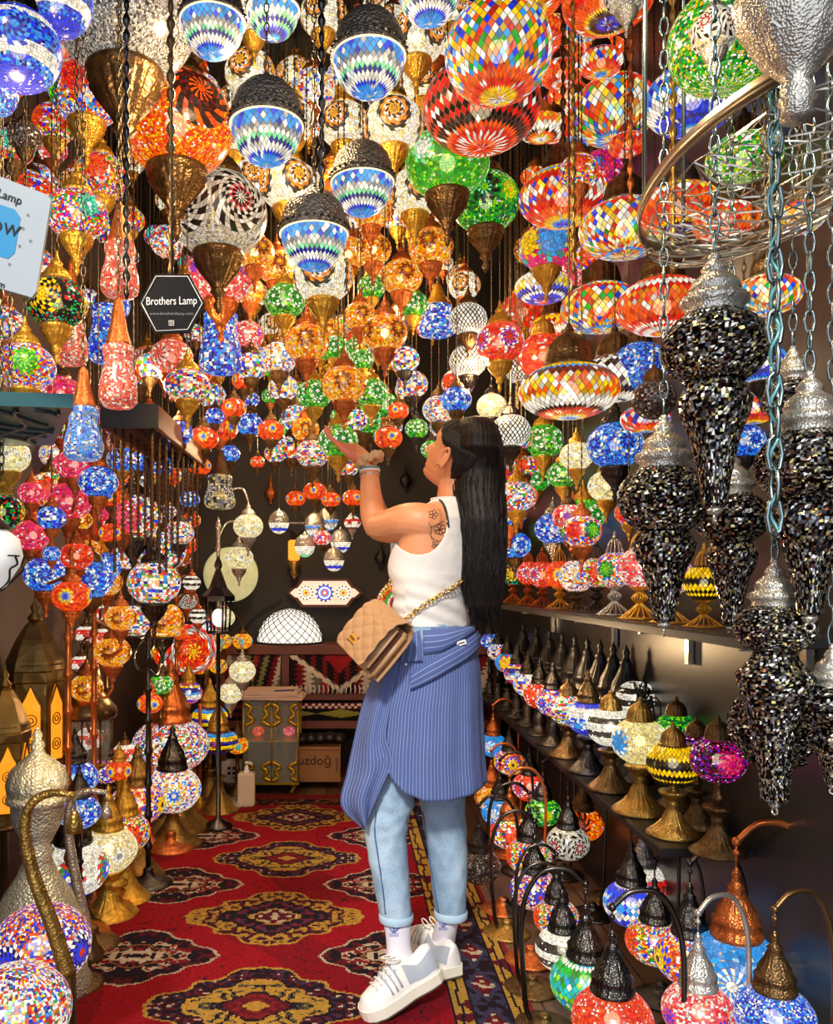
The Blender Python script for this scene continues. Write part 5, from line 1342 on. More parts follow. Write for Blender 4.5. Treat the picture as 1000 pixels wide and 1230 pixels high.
# white shade lamp at far left edge
t = thing('white_lantern', 'white glass lantern with black vine fretwork at the left edge', 'lantern', P(-12, 668, 1.45), scale=40*1.45/F)
mat('softwhite', (225,225,220), rough=.4, emis=(255,250,240), es=.35)
ob('shade', cached('vshade', _lat([(.1,-1.15),(.5,-.9),(.9,-.3),(1,0),(.9,.5),(.5,.8)], 8, 0, 0), 'softwhite'), t)
def vine(bm):
    for k in range(8):
        a = 2*pi*(k+.5)/8
        tube(bm, spline([(.98*cos(a), .98*sin(a), .0), (.9*cos(a+.2), .9*sin(a+.2), -.25), (.93*cos(a-.15), .93*sin(a-.15), -.4), (.62*cos(a+.2), .62*sin(a+.2), -.75), (.3*cos(a), .3*sin(a), -1.05)], 4), .035, 5)
        tube(bm, [(1.0*cos(a), 1.0*sin(a), 0), (1.0*cos(a+pi/4), 1.0*sin(a+pi/4), 0)], .03, 4)
ob('fretwork', cached('vine', vine, 'ink'), t)
ob('top', cached('vtop', _lat([(.55,.78),(.6,.85),(.3,1.2),(.1,1.5)], 16), 'black'), t)
add_chain(t, .058, 1.5, P(-12, 668, 1.45).z)
pendant('C', 12, 548, 24, 1.7, 'cream', 'gold', 'cream lamp with black square and gold collar at the left edge')
pendant('C', 2, 615, 26, 1.6, 'yelmed', 'gold', 'gold and black lamp cut by the left edge under the cream one')
# ------------------------------------------------------------------ multi arm floor lamps
def tree(name, label, px, D, ztop, shades, metal, polem=None, up=True, base='disc', bs=.13):
    x = (px-CX)*D/F
    t = thing(name, label, 'floor lamp', (x, D, 0))
    b = ob('base', cached('base_'+base, _lat(BASES[base], 48), metal), t); b.scale = (bs, bs, bs)
    bm = bmesh.new(); pr = []
    n = int(ztop/.12)
    for i in range(n): z = .05+(ztop-.05)*i/n; pr += [(.010, z), (.010, z+.085), (.016, z+.095), (.016, z+.105)]
    lathe(bm, pr+[(.012, ztop), (.002, ztop+.03)], 12); mk('pole', bm, polem or metal, t)
    for i, (sx, sy, r, p, kd) in enumerate(shades):
        dd = .16*sin(i*2.1); c = P(sx, sy, D+dd); R = r*(D+dd)/F; lc = c-Vector((x, D, 0)); LAMPPOS.append((c, R))
        sh = ob('shade', pat_mesh(p, ellip(.84, .45, .42), 'C0.84', 1), t, lc); sh.scale = (R,)*3
        bb = ob('bulb', cached('bulb', BULB, 'bulb'), t, lc); bb.scale = (R,)*3
        cp = ob('cup', cached('cup', _lat(CUP, 48, 16, .11), metal), t, lc-Vector((0, 0, R*.74))); cp.scale = (R,)*3
        tc = ob('top_cap', cached('top_cap', _lat(TOPCAP, 48, 16, .10), metal), t, lc+Vector((0, 0, R*.75))); tc.scale = (R,)*3
        bm = bmesh.new()
        if kd: pts = [(0, 0, lc.z-R*2.1), (lc.x*.6, lc.y*.6, lc.z-R*2.5), (lc.x, lc.y, lc.z-R*2.0)]
        else: pts = [(0, 0, lc.z+R*1.3), (lc.x*.35, lc.y*.35, lc.z+R*2.3), (lc.x*.8, lc.y*.8, lc.z+R*2.5), (lc.x, lc.y, lc.z+R*1.65)]
        tube(bm, spline(pts, 6), .006, 6); mk('arm', bm, polem or metal, t)
    return t
tree('floor_lamp', 'copper pole floor lamp with pink and blue globes at the left wall', 82, 2.75, 1.75, [(83,602,27,'pinkchip',1),(40,643,23,'pinkchip',1),(90,558,22,'pinkchip',1),(38,592,16,'pinkchip',1),(55,690,26,'bluemed',0),(86,716,23,'eye',0),(92,668,20,'redchip',0),(78,556,14,'pinkchip',0)], 'copper')
tree('floor_lamp', 'copper floor lamp with pale amber crackle globes left of the black cup lamp', 113, 3.0, 1.5, [(106,662,17,'amber',1),(128,700,19,'frost' if 0 else 'amber',1),(145,742,19,'amber',1),(135,783,22,'amber',1),(104,826,20,'amber',1)], 'copper')
tree('floor_lamp', 'tall floor lamp with stacked patchwork globes and black fluted cups', 178, 3.25, 1.65, [(160,621,34,'chips',1),(193,662,30,'chips',1),(185,700,32,'chips',1),(160,745,24,'chips',1),(195,745,26,'amber',1),(215,640,18,'chips',1)], 'black', bs=.09)
tree('floor_lamp', 'silver floor lamp with white glass globes hanging on curved arms', 262, 4.4, 1.5, [(298,632,18,'frost',0),(287,670,17,'cream',0),(268,742,14,'frost',0),(291,806,16,'frost',0),(277,832,15,'frost',0)], 'silver')
tree('floor_lamp', 'thin floor lamp with small yellow and turquoise eye globes', 250, 4.75, 1.1, [(266,770,12,'eyeyellow',0),(291,770,12,'eyeyellow',0),(262,800,11,'eyeyellow',0),(240,800,12,'eyeyellow',1)], 'bronze')
tree('floor_lamp', 'dark floor lamp with white and red heart patterned globes beside the copper poles', 128, 3.6, 1.2, [(122,737,14,'redwhite',0),(103,762,13,'redwhite',0),(120,765,13,'redwhite',0),(97,797,12,'redwhite',0),(150,905,15,'redwhite',1)], 'bronze')
tree('floor_lamp', 'floor lamp with little orange bead globes in front of the back wall corner', 212, 4.2, 1.35, [(230,700,11,'blacksilver',0),(225,722,12,'silverswirl',0),(238,740,11,'blacksilver',0),(215,760,10,'eye',1)], 'copper')
# pyramid roofed lantern on the pole before the disc lamp
s = 4.0/F; p = P(262, 700, 4.0)
t = thing('roofed_lantern', 'dark lantern with concave pointed roof in front of the pale round disc', 'lantern', (p.x, 4.0, 0)); zz = lambda py: EYE-(py-CY)*s
bm = bmesh.new(); lathe(bm, [(20*s, zz(722)), (20*s, zz(716)), (11*s, zz(706)), (6*s, zz(692)), (3*s, zz(684)), (5*s, zz(680)), (4*s, zz(675)), (.5*s, zz(668))], 6); mk('roof', bm, 'black', t, smooth=False)
bm = bmesh.new()
for k in range(6): tube(bm, [(15*s*cos(k*pi/3), 15*s*sin(k*pi/3), zz(722)), (13*s*cos(k*pi/3), 13*s*sin(k*pi/3), zz(760))], 1.4*s, 5)
mk('frame', bm, 'black', t)
bm = bmesh.new(); ball(bm, (0, 0, zz(742)), (8*s, 8*s, 11*s), 16, 10); mk('shade', bm, 'milkglass', t)
bm = bmesh.new(); lathe(bm, [(18*s, 0), (17*s, .02), (3*s, .05), (2.5*s, zz(762)), (14*s, zz(761)), (14*s, zz(758))], 20); mk('stand', bm, 'black', t)
# ================================================================== THE WOMAN
BD = 2.42
def skinmat():
    m = bpy.data.materials.new('skin'); m.use_nodes = True; nt = m.node_tree; b = nt.nodes['Principled BSDF']
    at = nt.nodes.new('ShaderNodeAttribute'); at.attribute_name = 'Col'; nt.links.new(at.outputs['Color'], b.inputs['Base Color'])
    b.inputs['Roughness'].default_value = .45; b.inputs['Subsurface Weight'].default_value = .12; b.inputs['Subsurface Radius'].default_value = (.02, .008, .004); b.inputs['Subsurface Scale'].default_value = .5
    MATS['skin'] = m
skinmat()
def ringloft(bm, secs, n=32, cap=True):
    """secs: (centre Vector, axis u * half, axis v * half)"""
    rings = []
    for c, u, v in secs:
        rings.append([bm.verts.new(c+u*cos(2*pi*j/n)+v*sin(2*pi*j/n)) for j in range(n)])
    for a, b in zip(rings, rings[1:]):
        for j in range(n):
            k = (j+1) % n; bm.faces.new((a[j], a[k], b[k], b[j]))
    if cap: bm.faces.new(rings[0][::-1]); bm.faces.new(rings[-1])
    return rings
PSI = rad(40)
fdir = Vector((-cos(PSI), sin(PSI), 0)); ldir = Vector((-sin(PSI), -cos(PSI), 0))
TORSO = [(900,512,.10,.07),(860,513,.105,.075),(815,515,.115,.082),(775,516,.126,.09),(745,518,.122,.088),(715,519,.128,.093),(690,520,.138,.102),(665,524,.148,.10),(643,529,.152,.092),(626,534,.145,.08),(612,539,.105,.062),(602,542,.062,.05)]
def tors(y, grow=0, dy=0):
    tb = [(-a, b, c, d) for a, b, c, d in TORSO]
    cx = interp([(t[0], t[1]) for t in tb], -y); a = interp([(t[0], t[2]) for t in tb], -y); b = interp([(t[0], t[3]) for t in tb], -y)
    return P(cx, y, BD), ldir*(a+grow), fdir*(b+grow)
body = bmesh.new()
ringloft(body, [tors(y) for y in range(898, 598, -6)], 48)
# neck
ringloft(body, [(P(541, 615, 2.42), ldir*.055, fdir*.055), (P(543, 600, 2.42), ldir*.046, fdir*.046), (P(544, 585, 2.42), ldir*.042, fdir*.044), (P(546, 568, 2.42), ldir*.042, fdir*.045), (P(550, 550, 2.42), ldir*.042, fdir*.045)], 28)
# head
PH, PP = rad(36), rad(34)
hf = Vector((-cos(PH)*cos(PP), sin(PH)*cos(PP), sin(PP))); hu = Vector((cos(PH)*sin(PP), -sin(PH)*sin(PP), cos(PP))); hl = hu.cross(hf)
HC = P(552, 549, 2.42)
HM = Matrix((hf, hl, hu)).transposed().to_4x4(); HM.translation = HC
FR = [(-.106,.03),(-.103,.062),(-.095,.079),(-.085,.083),(-.075,.078),(-.067,.084),(-.06,.082),(-.053,.085),(-.044,.083),(-.02,.086),(0,.084),(.012,.089),(.03,.092),(.055,.088),(.08,.068),(.1,.036),(.11,.0)]
BK = [(-.106,-.01),(-.095,0),(-.08,.015),(-.06,.045),(-.03,.08),(0,.095),(.04,.1),(.075,.078),(.1,.04),(.11,.0)]
WD = [(-.106,.012),(-.1,.03),(-.085,.044),(-.06,.056),(-.03,.065),(0,.07),(.03,.073),(.06,.066),(.085,.048),(.1,.028),(.11,.004)]
def nose(z): return interp([(-.052,0),(-.047,.015),(-.038,.032),(-.029,.032),(-.01,.019),(.008,.008),(.02,0)], z)
def headpt(z, t, grow=0):
    c, s = cos(t), sin(t)
    fx = interp(FR, z) if c > 0 else interp(BK, z); w = interp(WD, z)
    x = (abs(c)**.85)*(fx+grow)*(1 if c > 0 else -1); y = (abs(s)**.9)*(w+grow)*(1 if s > 0 else -1)
    if not grow and c > 0:
        x += nose(z)*math.exp(-(y/.0125)**2)
        e = math.exp(-((abs(y)-.031)/.014)**2-((z-.002)/.011)**2); x -= .010*e
        x += .004*math.exp(-(y/.02)**2)*(math.exp(-((z+.066)/.004)**2)+math.exp(-((z+.077)/.004)**2))
    return Vector((x, y, z))
n = 72; prev = None
zs = [-.106+.216*i/70 for i in range(71)]
for i, z in enumerate(zs):
    ring = [body.verts.new(HM @ headpt(z, 2*pi*j/n)) for j in range(n)]
    if prev:
        for j in range(n): k = (j+1) % n; body.faces.new((prev[j], prev[k], ring[k], ring[j]))
    else: body.faces.new(ring[::-1])
    prev = ring
body.faces.new(prev)
# ear (left ear toward the lens, and its pair)
for sd in (1, -1):
    earc = Vector((.002, .074*sd, -.014))
    pts = [earc+Vector((.013*cos(a)-.003, .010*sd, .031*sin(a))) for a in [rad(v) for v in range(-60, 250, 20)]]
    tube(body, [HM @ p for p in pts], .0048, 8)
    ballc = HM @ (earc+Vector((.0, .003*sd, -.004)))
    r_ = bmesh.ops.create_uvsphere(body, u_segments=12, v_segments=8, radius=1)
    bmesh.ops.transform(body, matrix=Matrix.Translation(ballc) @ HM.to_3x3().to_4x4() @ Matrix.Diagonal((.014, .006, .024, 1)), verts=r_['verts'])
# arms
def limb(pts, rs, seg=20, n=5):
    q = spline(pts, n); m = len(q); kk = len(pts)-1
    rr = []
    for i in range(m):
        f = i/n; j = min(int(f), kk-1); rr.append(rs[j]+(rs[j+1]-rs[j])*(f-j))
    tube(body, q, rr, seg)
S = P(508, 628, 2.33); E = P(453, 630, 2.47); Wp = P(443.5, 560, 2.50)
limb([P(528, 640, 2.40), P(512, 630, 2.34), P(490, 627, 2.35), P(468, 632, 2.42), P(453, 632, 2.47)], [.05, .058, .054, .050, .042])
limb([P(455, 636, 2.465), P(448, 620, 2.48), P(445, 595, 2.49), Wp], [.040, .038, .033, .0255])
limb([P(545, 632, 2.50), P(530, 625, 2.58), P(500, 628, 2.70), P(470, 638, 2.82)], [.05, .05, .044, .036])
limb([P(470, 640, 2.82), P(458, 622, 2.85), P(450, 600, 2.86), P(447, 572, 2.86)], [.036, .034, .028, .022])
def hand(W, d, w, sc=1.0):
    d = d.normalized(); w = (w-d*w.dot(d)).normalized(); nrm = d.cross(w)   # w points to the thumb side
    if nrm.z < 0: nrm = -nrm                                               # palm looks up
    offs = [.027, .009, -.009, -.026]; L = [.070, .078, .072, .056]; pl = [.088, .090, .086, .080]
    for o, l, p in zip(offs, L, pl):
        k = W+d*p*sc+w*o*sc
        tube(body, [W+w*o*.55*sc-d*.005, W+w*o*.9*sc+d*p*.5*sc, k], [.014*sc, .0145*sc, .0105*sc], 10)
        fan = w*(o*.12)
        q = [k, k+d*l*.42*sc+fan*.5+nrm*.001, k+d*l*.74*sc+fan+nrm*.006*sc, k+d*l*sc+fan*1.2+nrm*.014*sc]
        tube(body, spline(q, 4), [(.0093-.0030*i/12)*sc for i in range(13)], 10)
        ball(body, q[-1], .006*sc, 8, 6)
    t0 = W+w*.026*sc+d*.022*sc
    q = [t0, t0+d*.03*sc+w*.018*sc+nrm*.006*sc, t0+d*.062*sc+w*.022*sc+nrm*.01*sc, t0+d*.085*sc+w*.02*sc+nrm*.012*sc]
    tube(body, spline(q, 4), [(.014-.006*i/12)*sc for i in range(13)], 10)
hand(Wp+Vector((-.002, 0, .012)), Vector((-.112, .02, .088)), Vector((-.36, -.8, -.44)), 1.0)
hand(P(447, 570, 2.86), Vector((-.12, .02, .10)), Vector((.3, .85, .2)), .85)
me = bpy.data.meshes.new('b'); body.to_mesh(me); body.free()
tmp = bpy.data.objects.new('b', me); COL.objects.link(tmp)
rm = tmp.modifiers.new('r', 'REMESH'); rm.mode = 'VOXEL'; rm.voxel_size = .0036; rm.use_smooth_shade = True
sm = tmp.modifiers.new('s', 'SMOOTH'); sm.factor = .5; sm.iterations = 3
bpy.context.view_layer.update()
bme = bpy.data.meshes.new_from_object(tmp.evaluated_get(bpy.context.evaluated_depsgraph_get())); bpy.data.objects.remove(tmp)
bme.name = 'body'; bme.materials.clear(); bme.materials.append(MATS['skin'])
for p in bme.polygons: p.use_smooth = True
W0 = Vector(((513-CX)*BD/F, BD, 0))
woman = thing('person', 'woman in white tank top and blue striped wrap skirt looking up, one palm raised', 'person', W0)
HMi = HM.inverted()
ca = bme.color_attributes.new('Col', 'FLOAT_COLOR', 'POINT'); SK = lin((226,152,106)); LIP = lin((176,74,66)); PK = lin((222,130,100)); BR = lin((40,26,20))
cols = []
for v in bme.vertices:
    p = HMi @ v.co; c = SK
    if p.x > .068 and abs(p.y) < .024 and -.082 < p.z < -.061: c = LIP
    elif p.x > .05 and .015 < abs(p.y) < .045 and abs(p.z-.0195-.003*cos(p.y*60)) < .0032: c = BR
    elif p.x > .05 and abs(abs(p.y)-.031) < .014 and abs(p.z-.001) < .0022: c = BR
    elif (v.co-Wp).length < .2 and v.co.x < Wp.x-.04: c = PK
    cols += [*c, 1]
ca.data.foreach_set('color', cols)
bvh_body = BVHTree.FromPolygons([v.co.copy() for v in bme.vertices], [tuple(p.vertices) for p in bme.polygons])
def part(name, me_or_bm, m, smooth=True, parent=None):
    if isinstance(me_or_bm, bmesh.types.BMesh):
        me_ = bpy.data.meshes.new(name); me_or_bm.to_mesh(me_); me_or_bm.free()
    else: me_ = me_or_bm
    if smooth:
        for p in me_.polygons: p.use_smooth = True
    if m: me_.materials.clear(); me_.materials.append(MATS[m] if isinstance(m, str) else m)
    me_.transform(Matrix.Translation(-W0)); return ob(name, me_, parent or woman)
def hit(bvh, px, py, off=.003):
    o = Vector((0, 0, EYE)); d = (P(px, py, 1)-o).normalized()
    loc, nr, i, dist = bvh.ray_cast(o, d)
    return None if loc is None else loc+nr*off
part('body', bme, None)
mat('lash', (34,22,18), rough=.7)
for nm_, pts_, r_ in (('eyebrow', [(.014,.017),(.026,.0205),(.038,.019),(.047,.014)], .0020), ('eyelashes', [(.018,.000),(.026,.003),(.034,.003),(.043,-.001)], .0018)):
    for sd in (1, -1):
        q = []
        for a in spline([Vector((y, z, 0)) for y, z in pts_], 4):
            l_, n_, i_, d_ = bvh_body.ray_cast(HM @ Vector((.2, a.x*sd, a.y)), -hf)
            if l_: q.append(l_+hf*.0008)
        if len(q) > 2: bm = bmesh.new(); tube(bm, q, r_, 6); part(nm_, bm, 'lash')
# tank top
mat('topwhite', (236,232,226), rough=.8, bump=.35, bscale=22)
top = bmesh.new(); rows = []
ny_ = 150; nn_ = 220
for i in range(ny_+1):
    y = 752-(752-597)*i/ny_; c, u, v = tors(y, .0075 if y < 735 else .0075+(y-735)*.0002)
    r_ = []
    for j in range(nn_):
        t = 2*pi*j/nn_; p = c+u*cos(t)+v*sin(t)
        # bust and folds
        fr = max(0, v.normalized().dot((p-c).normalized())); bust = .028*math.exp(-((y-676)/20)**2)*fr**2
        p += fdir*bust
        fold = .0022*sin(y*.34+5*cos(t)+2.2*t)*min(1, max(0, (y-690)/30)) + .0015*sin(y*.11+3*t)
        p += (p-c).normalized()*fold
        r_.append(top.verts.new(p))
    rows.append(r_)
for a, b in zip(rows, rows[1:]):
    for j in range(nn_): k = (j+1) % nn_; top.faces.new((a[j], a[k], b[k], b[j]))
def inarm(p):
    q = p-P(501, 626, 2.33); u1 = q.x/.079; v1 = (q.z)/.094; 
    near = q.dot(ldir) > -.06
    if u1*u1+v1*v1 < 1 and near and p.y < 2.52: return True
    q = p-P(560, 628, 2.56); return (q.length < .085)
bmesh.ops.delete(top, geom=[v for v in top.verts if inarm(v.co) or (v.co.z > P(0, 599, BD).z)], context='VERTS')
tme = bpy.data.meshes.new('tank_top'); top.to_mesh(tme); top.free()
tob = bpy.data.objects.new('x', tme); COL.objects.link(tob); so = tob.modifiers.new('s', 'SOLIDIFY'); so.thickness = .003; so.offset = 1
bpy.context.view_layer.update(); tm2 = bpy.data.meshes.new_from_object(tob.evaluated_get(bpy.context.evaluated_depsgraph_get())); bpy.data.objects.remove(tob)
bvh_top = BVHTree.FromPolygons([v.co.copy() for v in tm2.vertices], [tuple(p.vertices) for p in tm2.polygons])
part('tank_top', tm2, 'topwhite')
# armhole binding and neckline
def proj_tube(name, pts, bvh, r, m, off=.003, n=6, taper=False, parent=None):
    q = []
    for a in spline([Vector((x, y, 0)) for x, y in pts], n):
        h = hit(bvh, a.x, a.y, off)
        if h: q.append(h)
    if len(q) < 3: return
    for _ in range(2): q = [q[0]]+[(q[i-1]+q[i]*2+q[i+1])/4 for i in range(1, len(q)-1)]+[q[-1]]
    bm = bmesh.new(); tube(bm, q, r, 6); return part(name, bm, m, parent=parent)
proj_tube('bra_strap', [(523, 598), (531, 606), (535, 618), (537, 634)], bvh_body, .0035, 'cord', off=.006)
# tattoo lines
mat('tattoo', (66,52,52), rough=.6)
bm = bmesh.new()
def flower(cx, cy, r, k, ph=0):
    out = []
    for i in range(k):
        a = 2*pi*i/k+ph; ax, ay = cx+r*cos(a), cy+r*sin(a)*.9
        b1, b2 = a+.5, a-.5
        out.append([(cx, cy), (cx+r*.7*cos(b1), cy+r*.7*sin(b1)), (ax, ay), (cx+r*.7*cos(b2), cy+r*.7*sin(b2)), (cx, cy)])
    return out
for L_ in flower(520, 618, 6, 5)+flower(528, 636, 7.5, 6, .3)+flower(523, 655, 5, 5, .2)+[[(515, 640), (519, 646), (527, 650), (533, 646)], [(514, 628), (518, 634), (517, 644), (521, 651)], [(516, 634), (524, 630), (532, 626)], [(524, 641), (533, 640), (535, 634)]]:
    q = [hit(bvh_body, a.x, a.y, .0006) for a in spline([Vector((x, y, 0)) for x, y in L_], 4)]
    q = [x for x in q if x]
    if len(q) > 2: tube(bm, q, .0009, 4)
part('tattoo', bm, 'tattoo')
# jeans ---------------------------------------------------------------
def denim():
    m = bpy.data.materials.new('denim'); m.use_nodes = True; nt = m.node_tree; N = nt.nodes; L = nt.links; b = N['Principled BSDF']
    tc = N.new('ShaderNodeTexCoord'); n1 = N.new('ShaderNodeTexNoise'); n1.inputs['Scale'].default_value = 7; n1.inputs['Detail'].default_value = 6
    n2 = N.new('ShaderNodeTexNoise'); n2.inputs['Scale'].default_value = 260; mx = N.new('ShaderNodeMath'); mx.operation = 'MULTIPLY_ADD'; mx.inputs[1].default_value = .35
    L.new(tc.outputs['Object'], n1.inputs['Vector']); L.new(tc.outputs['Object'], n2.inputs['Vector']); L.new(n2.outputs['Fac'], mx.inputs[0]); L.new(n1.outputs['Fac'], mx.inputs[2])
    r = N.new('ShaderNodeValToRGB'); L.new(mx.outputs[0], r.inputs['Fac'])
    r.color_ramp.elements[0].position = .5; r.color_ramp.elements[0].color = (*lin((112,146,180)), 1); r.color_ramp.elements[1].position = .85; r.color_ramp.elements[1].color = (*lin((184,210,230)), 1)
    L.new(r.outputs['Color'], b.inputs['Base Color']); b.inputs['Roughness'].default_value = .85
    bp = N.new('ShaderNodeBump'); bp.inputs['Strength'].default_value = .3; bp.inputs['Distance'].default_value = .003; L.new(mx.outputs[0], bp.inputs['Height']); L.new(bp.outputs['Normal'], b.inputs['Normal'])
    MATS['denim'] = m
denim(); mat('seam', (66,100,140), rough=.8); mat('hemlight', (176,206,228), rough=.8)
X3, Y3 = Vector((1, 0, 0)), Vector((0, 1, 0))
def leg(secs, name):
    bm = bmesh.new(); q = []
    for i in range(len(secs)-1):
        for s in range(6):
            f = s/6; a, b = secs[i], secs[i+1]; q.append([a[k]+(b[k]-a[k])*f for k in range(4)])
    q.append(list(secs[-1])); rr = []
    for (y, x0, x1, D) in q:
        hw = (x1-x0)/2*D/F; c = P((x0+x1)/2, y, D); fold = 0
        rr.append([bm.verts.new(c+X3*(hw*cos(t)*(1+.05*noise.noise((cos(t)*2, sin(t)*2, y*.07))))+Y3*(hw*1.05*sin(t)*(1+.12*noise.noise((cos(t)*2+5, sin(t)*2, y*.09))))) for t in [2*pi*j/48 for j in range(48)]])
    for a, b in zip(rr, rr[1:]):
        for j in range(48): k = (j+1) % 48; bm.faces.new((a[j], b[j], b[k], a[k]))
    bm.faces.new(rr[0]); bm.faces.new(rr[-1][::-1])
    return bm
bmj = leg([(850,462,515,2.43),(900,448,508,2.42),(950,440,497,2.41),(968,442,497,2.405),(985,438,490,2.395),(1002,437,488,2.39),(1035,443,490,2.37),(1070,450,492,2.35),(1098,456,494,2.34),(1106,457,494,2.335)], 'l')
me_l = bpy.data.meshes.new('l'); bmj.to_mesh(me_l)
bm2 = leg([(850,508,560,2.46),(900,502,562,2.48),(950,503,559,2.5),(968,505,558,2.5),(1000,510,560,2.5),(1036,515,561,2.5),(1070,519,560,2.5),(1098,523,559,2.5),(1102,523,559,2.5)], 'r')
bm3 = bmesh.new(); ringloft(bm3, [tors(y, .008) for y in range(778, 746, -6)], 40)
for b_ in (bm2, bm3):
    m_ = bpy.data.meshes.new('t'); b_.to_mesh(m_); b_.free(); bmj.from_mesh(m_)
jm = bpy.data.meshes.new('jeans'); bmj.to_mesh(jm); bmj.free()
bvh_j = BVHTree.FromPolygons([v.co.copy() for v in jm.vertices], [tuple(p.vertices) for p in jm.polygons])
jo = part('jeans', jm, 'denim')
for pts in ([(452, 975), (450, 1000), (455, 1035), (460, 1070), (463, 1098)], [(508, 975), (513, 1010), (519, 1050), (527, 1096)]):
    proj_tube('seam', pts, bvh_j, .0022, 'seam', off=.0005, parent=jo)
for (x0, x1, y0, y1, D) in ((456.5, 494.5, 1098, 1106, 2.337), (522.5, 559.5, 1094, 1102, 2.5)):
    bm = bmesh.new(); hw = (x1-x0)/2*D/F+.002
    lathe(bm, [(hw, 0), (hw+.002, .004), (hw+.002, (y1-y0)*D/F), (hw-.001, (y1-y0)*D/F+.003)], 40, M=Matrix.Translation(P((x0+x1)/2, y1, D)), cap=False)
    part('hem', bm, 'hemlight', parent=jo)
bm = bmesh.new(); cpts = []
ringloft(bm, [tors(y, .013) for y in (766, 762, 758, 754, 751, 750)], 60, cap=False); wbm = part('waistband', bm, 'denim', parent=jo)
# skirt -----------------------------------------------------------------
def stripemat(name, ax):
    m = bpy.data.materials.new(name); m.use_nodes = True; nt = m.node_tree; N = nt.nodes; L = nt.links; b = N['Principled BSDF']
    uv = N.new('ShaderNodeUVMap'); uv.uv_map = 'UVMap'; sx = N.new('ShaderNodeSeparateXYZ'); L.new(uv.outputs[0], sx.inputs[0])
    fr = N.new('ShaderNodeMath'); fr.operation = 'FRACT'; L.new(sx.outputs[ax], fr.inputs[0])
    gt = N.new('ShaderNodeMath'); gt.operation = 'GREATER_THAN'; gt.inputs[1].default_value = .88; L.new(fr.outputs[0], gt.inputs[0])
    f2 = N.new('ShaderNodeMath'); f2.operation = 'MULTIPLY'; f2.inputs[1].default_value = .6; L.new(gt.outputs[0], f2.inputs[0])
    mx = N.new('ShaderNodeMix'); mx.data_type = 'RGBA'; L.new(f2.outputs[0], mx.inputs[0]); mx.inputs[6].default_value = (*lin((80,100,158)), 1); mx.inputs[7].default_value = (*lin((190,202,235)), 1)
    L.new(mx.outputs[2], b.inputs['Base Color']); b.inputs['Roughness'].default_value = .85
    tc = N.new('ShaderNodeTexCoord'); nn = N.new('ShaderNodeTexNoise'); nn.inputs['Scale'].default_value = 9; bp = N.new('ShaderNodeBump'); bp.inputs['Strength'].default_value = .35; bp.inputs['Distance'].default_value = .02
    L.new(tc.outputs['Object'], nn.inputs['Vector']); L.new(nn.outputs['Fac'], bp.inputs['Height']); L.new(bp.outputs['Normal'], b.inputs['Normal'])
    MATS[name] = m
stripemat('stripes', 0)
SKT = [(750,520,51,.120),(765,517,57,.128),(785,513,62,.132),(810,512,66,.134),(850,508,72,.142),(900,506,76,.15),(945,506,79.5,.155)]
def hemy(px):
    return interp([(430,905),(450,893),(456,897),(463,915),(472,927),(485,938),(505,944.5),(540,945),(587,937)], px)
def gridmesh(P_, W_, H_, uvs=None, close=False, th=.003):
    bm = bmesh.new(); uvl = bm.loops.layers.uv.new('UVMap')
    V = [[bm.verts.new(P_[i][j]) for j in range(W_)] for i in range(H_)]
    for i in range(H_-1):
        for j in range(W_ if close else W_-1):
            k = (j+1) % W_
            f = bm.faces.new((V[i][j], V[i][k], V[i+1][k], V[i+1][j]))
            for l, (a, b) in zip(f.loops, ((i, j), (i, j+1), (i+1, j+1), (i+1, j))): l[uvl].uv = uvs(a, b)
    me = bpy.data.meshes.new('g'); bm.to_mesh(me); bm.free()
    o = bpy.data.objects.new('x', me); COL.objects.link(o); so = o.modifiers.new('s', 'SOLIDIFY'); so.thickness = th; so.offset = 0
    bpy.context.view_layer.update(); m2 = bpy.data.meshes.new_from_object(o.evaluated_get(bpy.context.evaluated_depsgraph_get())); bpy.data.objects.remove(o)
    return m2
def sk(y, k): return interp([(t[0], t[k]) for t in SKT], y)
Wn, Hn = 160, 60; G = []
for i in range(Hn+1):
    row = []
    for j in range(Wn):
        t = 2*pi*j/Wn; px0 = 508+78*cos(t); hy = hemy(px0)
        y = 751+(hy-751)*i/Hn; cx, hw, b = sk(y, 1), sk(y, 2), sk(y, 3)
        wob = 1+.018*sin(9*t+1.3)*min(1, (y-752)/120)+.01*sin(17*t)*min(1, (y-752)/120)
        D = 2.43
        row.append(Vector(((cx-CX)*D/F+hw*D/F*.955*cos(t)*wob, D-.01-b*sin(t)*wob, EYE-(y-CY)*D/F)))
    G.append(row)
skm = gridmesh(G, Wn, Hn+1, lambda i, j: (j/Wn*116, i/Hn), close=True)
bvh_s = BVHTree.FromPolygons([v.co.copy() for v in skm.vertices], [tuple(p.vertices) for p in skm.polygons])
sko = part('wrap_skirt', skm, 'stripes')
# hanging flap at the left
LE = [(462,775,2.36),(448,812,2.38),(434,850,2.39),(424,893,2.39),(416,930,2.38),(409.5,968,2.37),(436,996,2.35)]
RE = [(486,775,2.31),(476,812,2.31),(468,850,2.305),(463,885,2.295),(470,915,2.29),(456,950,2.30),(441,985,2.32)]
le = spline([P(*a) for a in LE], 8); re = spline([P(*a) for a in RE], 8); G = []
for i, (a, b) in enumerate(zip(le, re)):
    row = []
    for j in range(17):
        f = j/16; p = a.lerp(b, f)+Vector((0, -.022*sin(pi*f)+.010*sin(f*3*pi)*min(1, i/20), 0)); row.append(p)
    G.append(row)
part('skirt_flap', gridmesh(G, 17, len(G), lambda i, j: (j/16*13, i/48)), 'stripes')
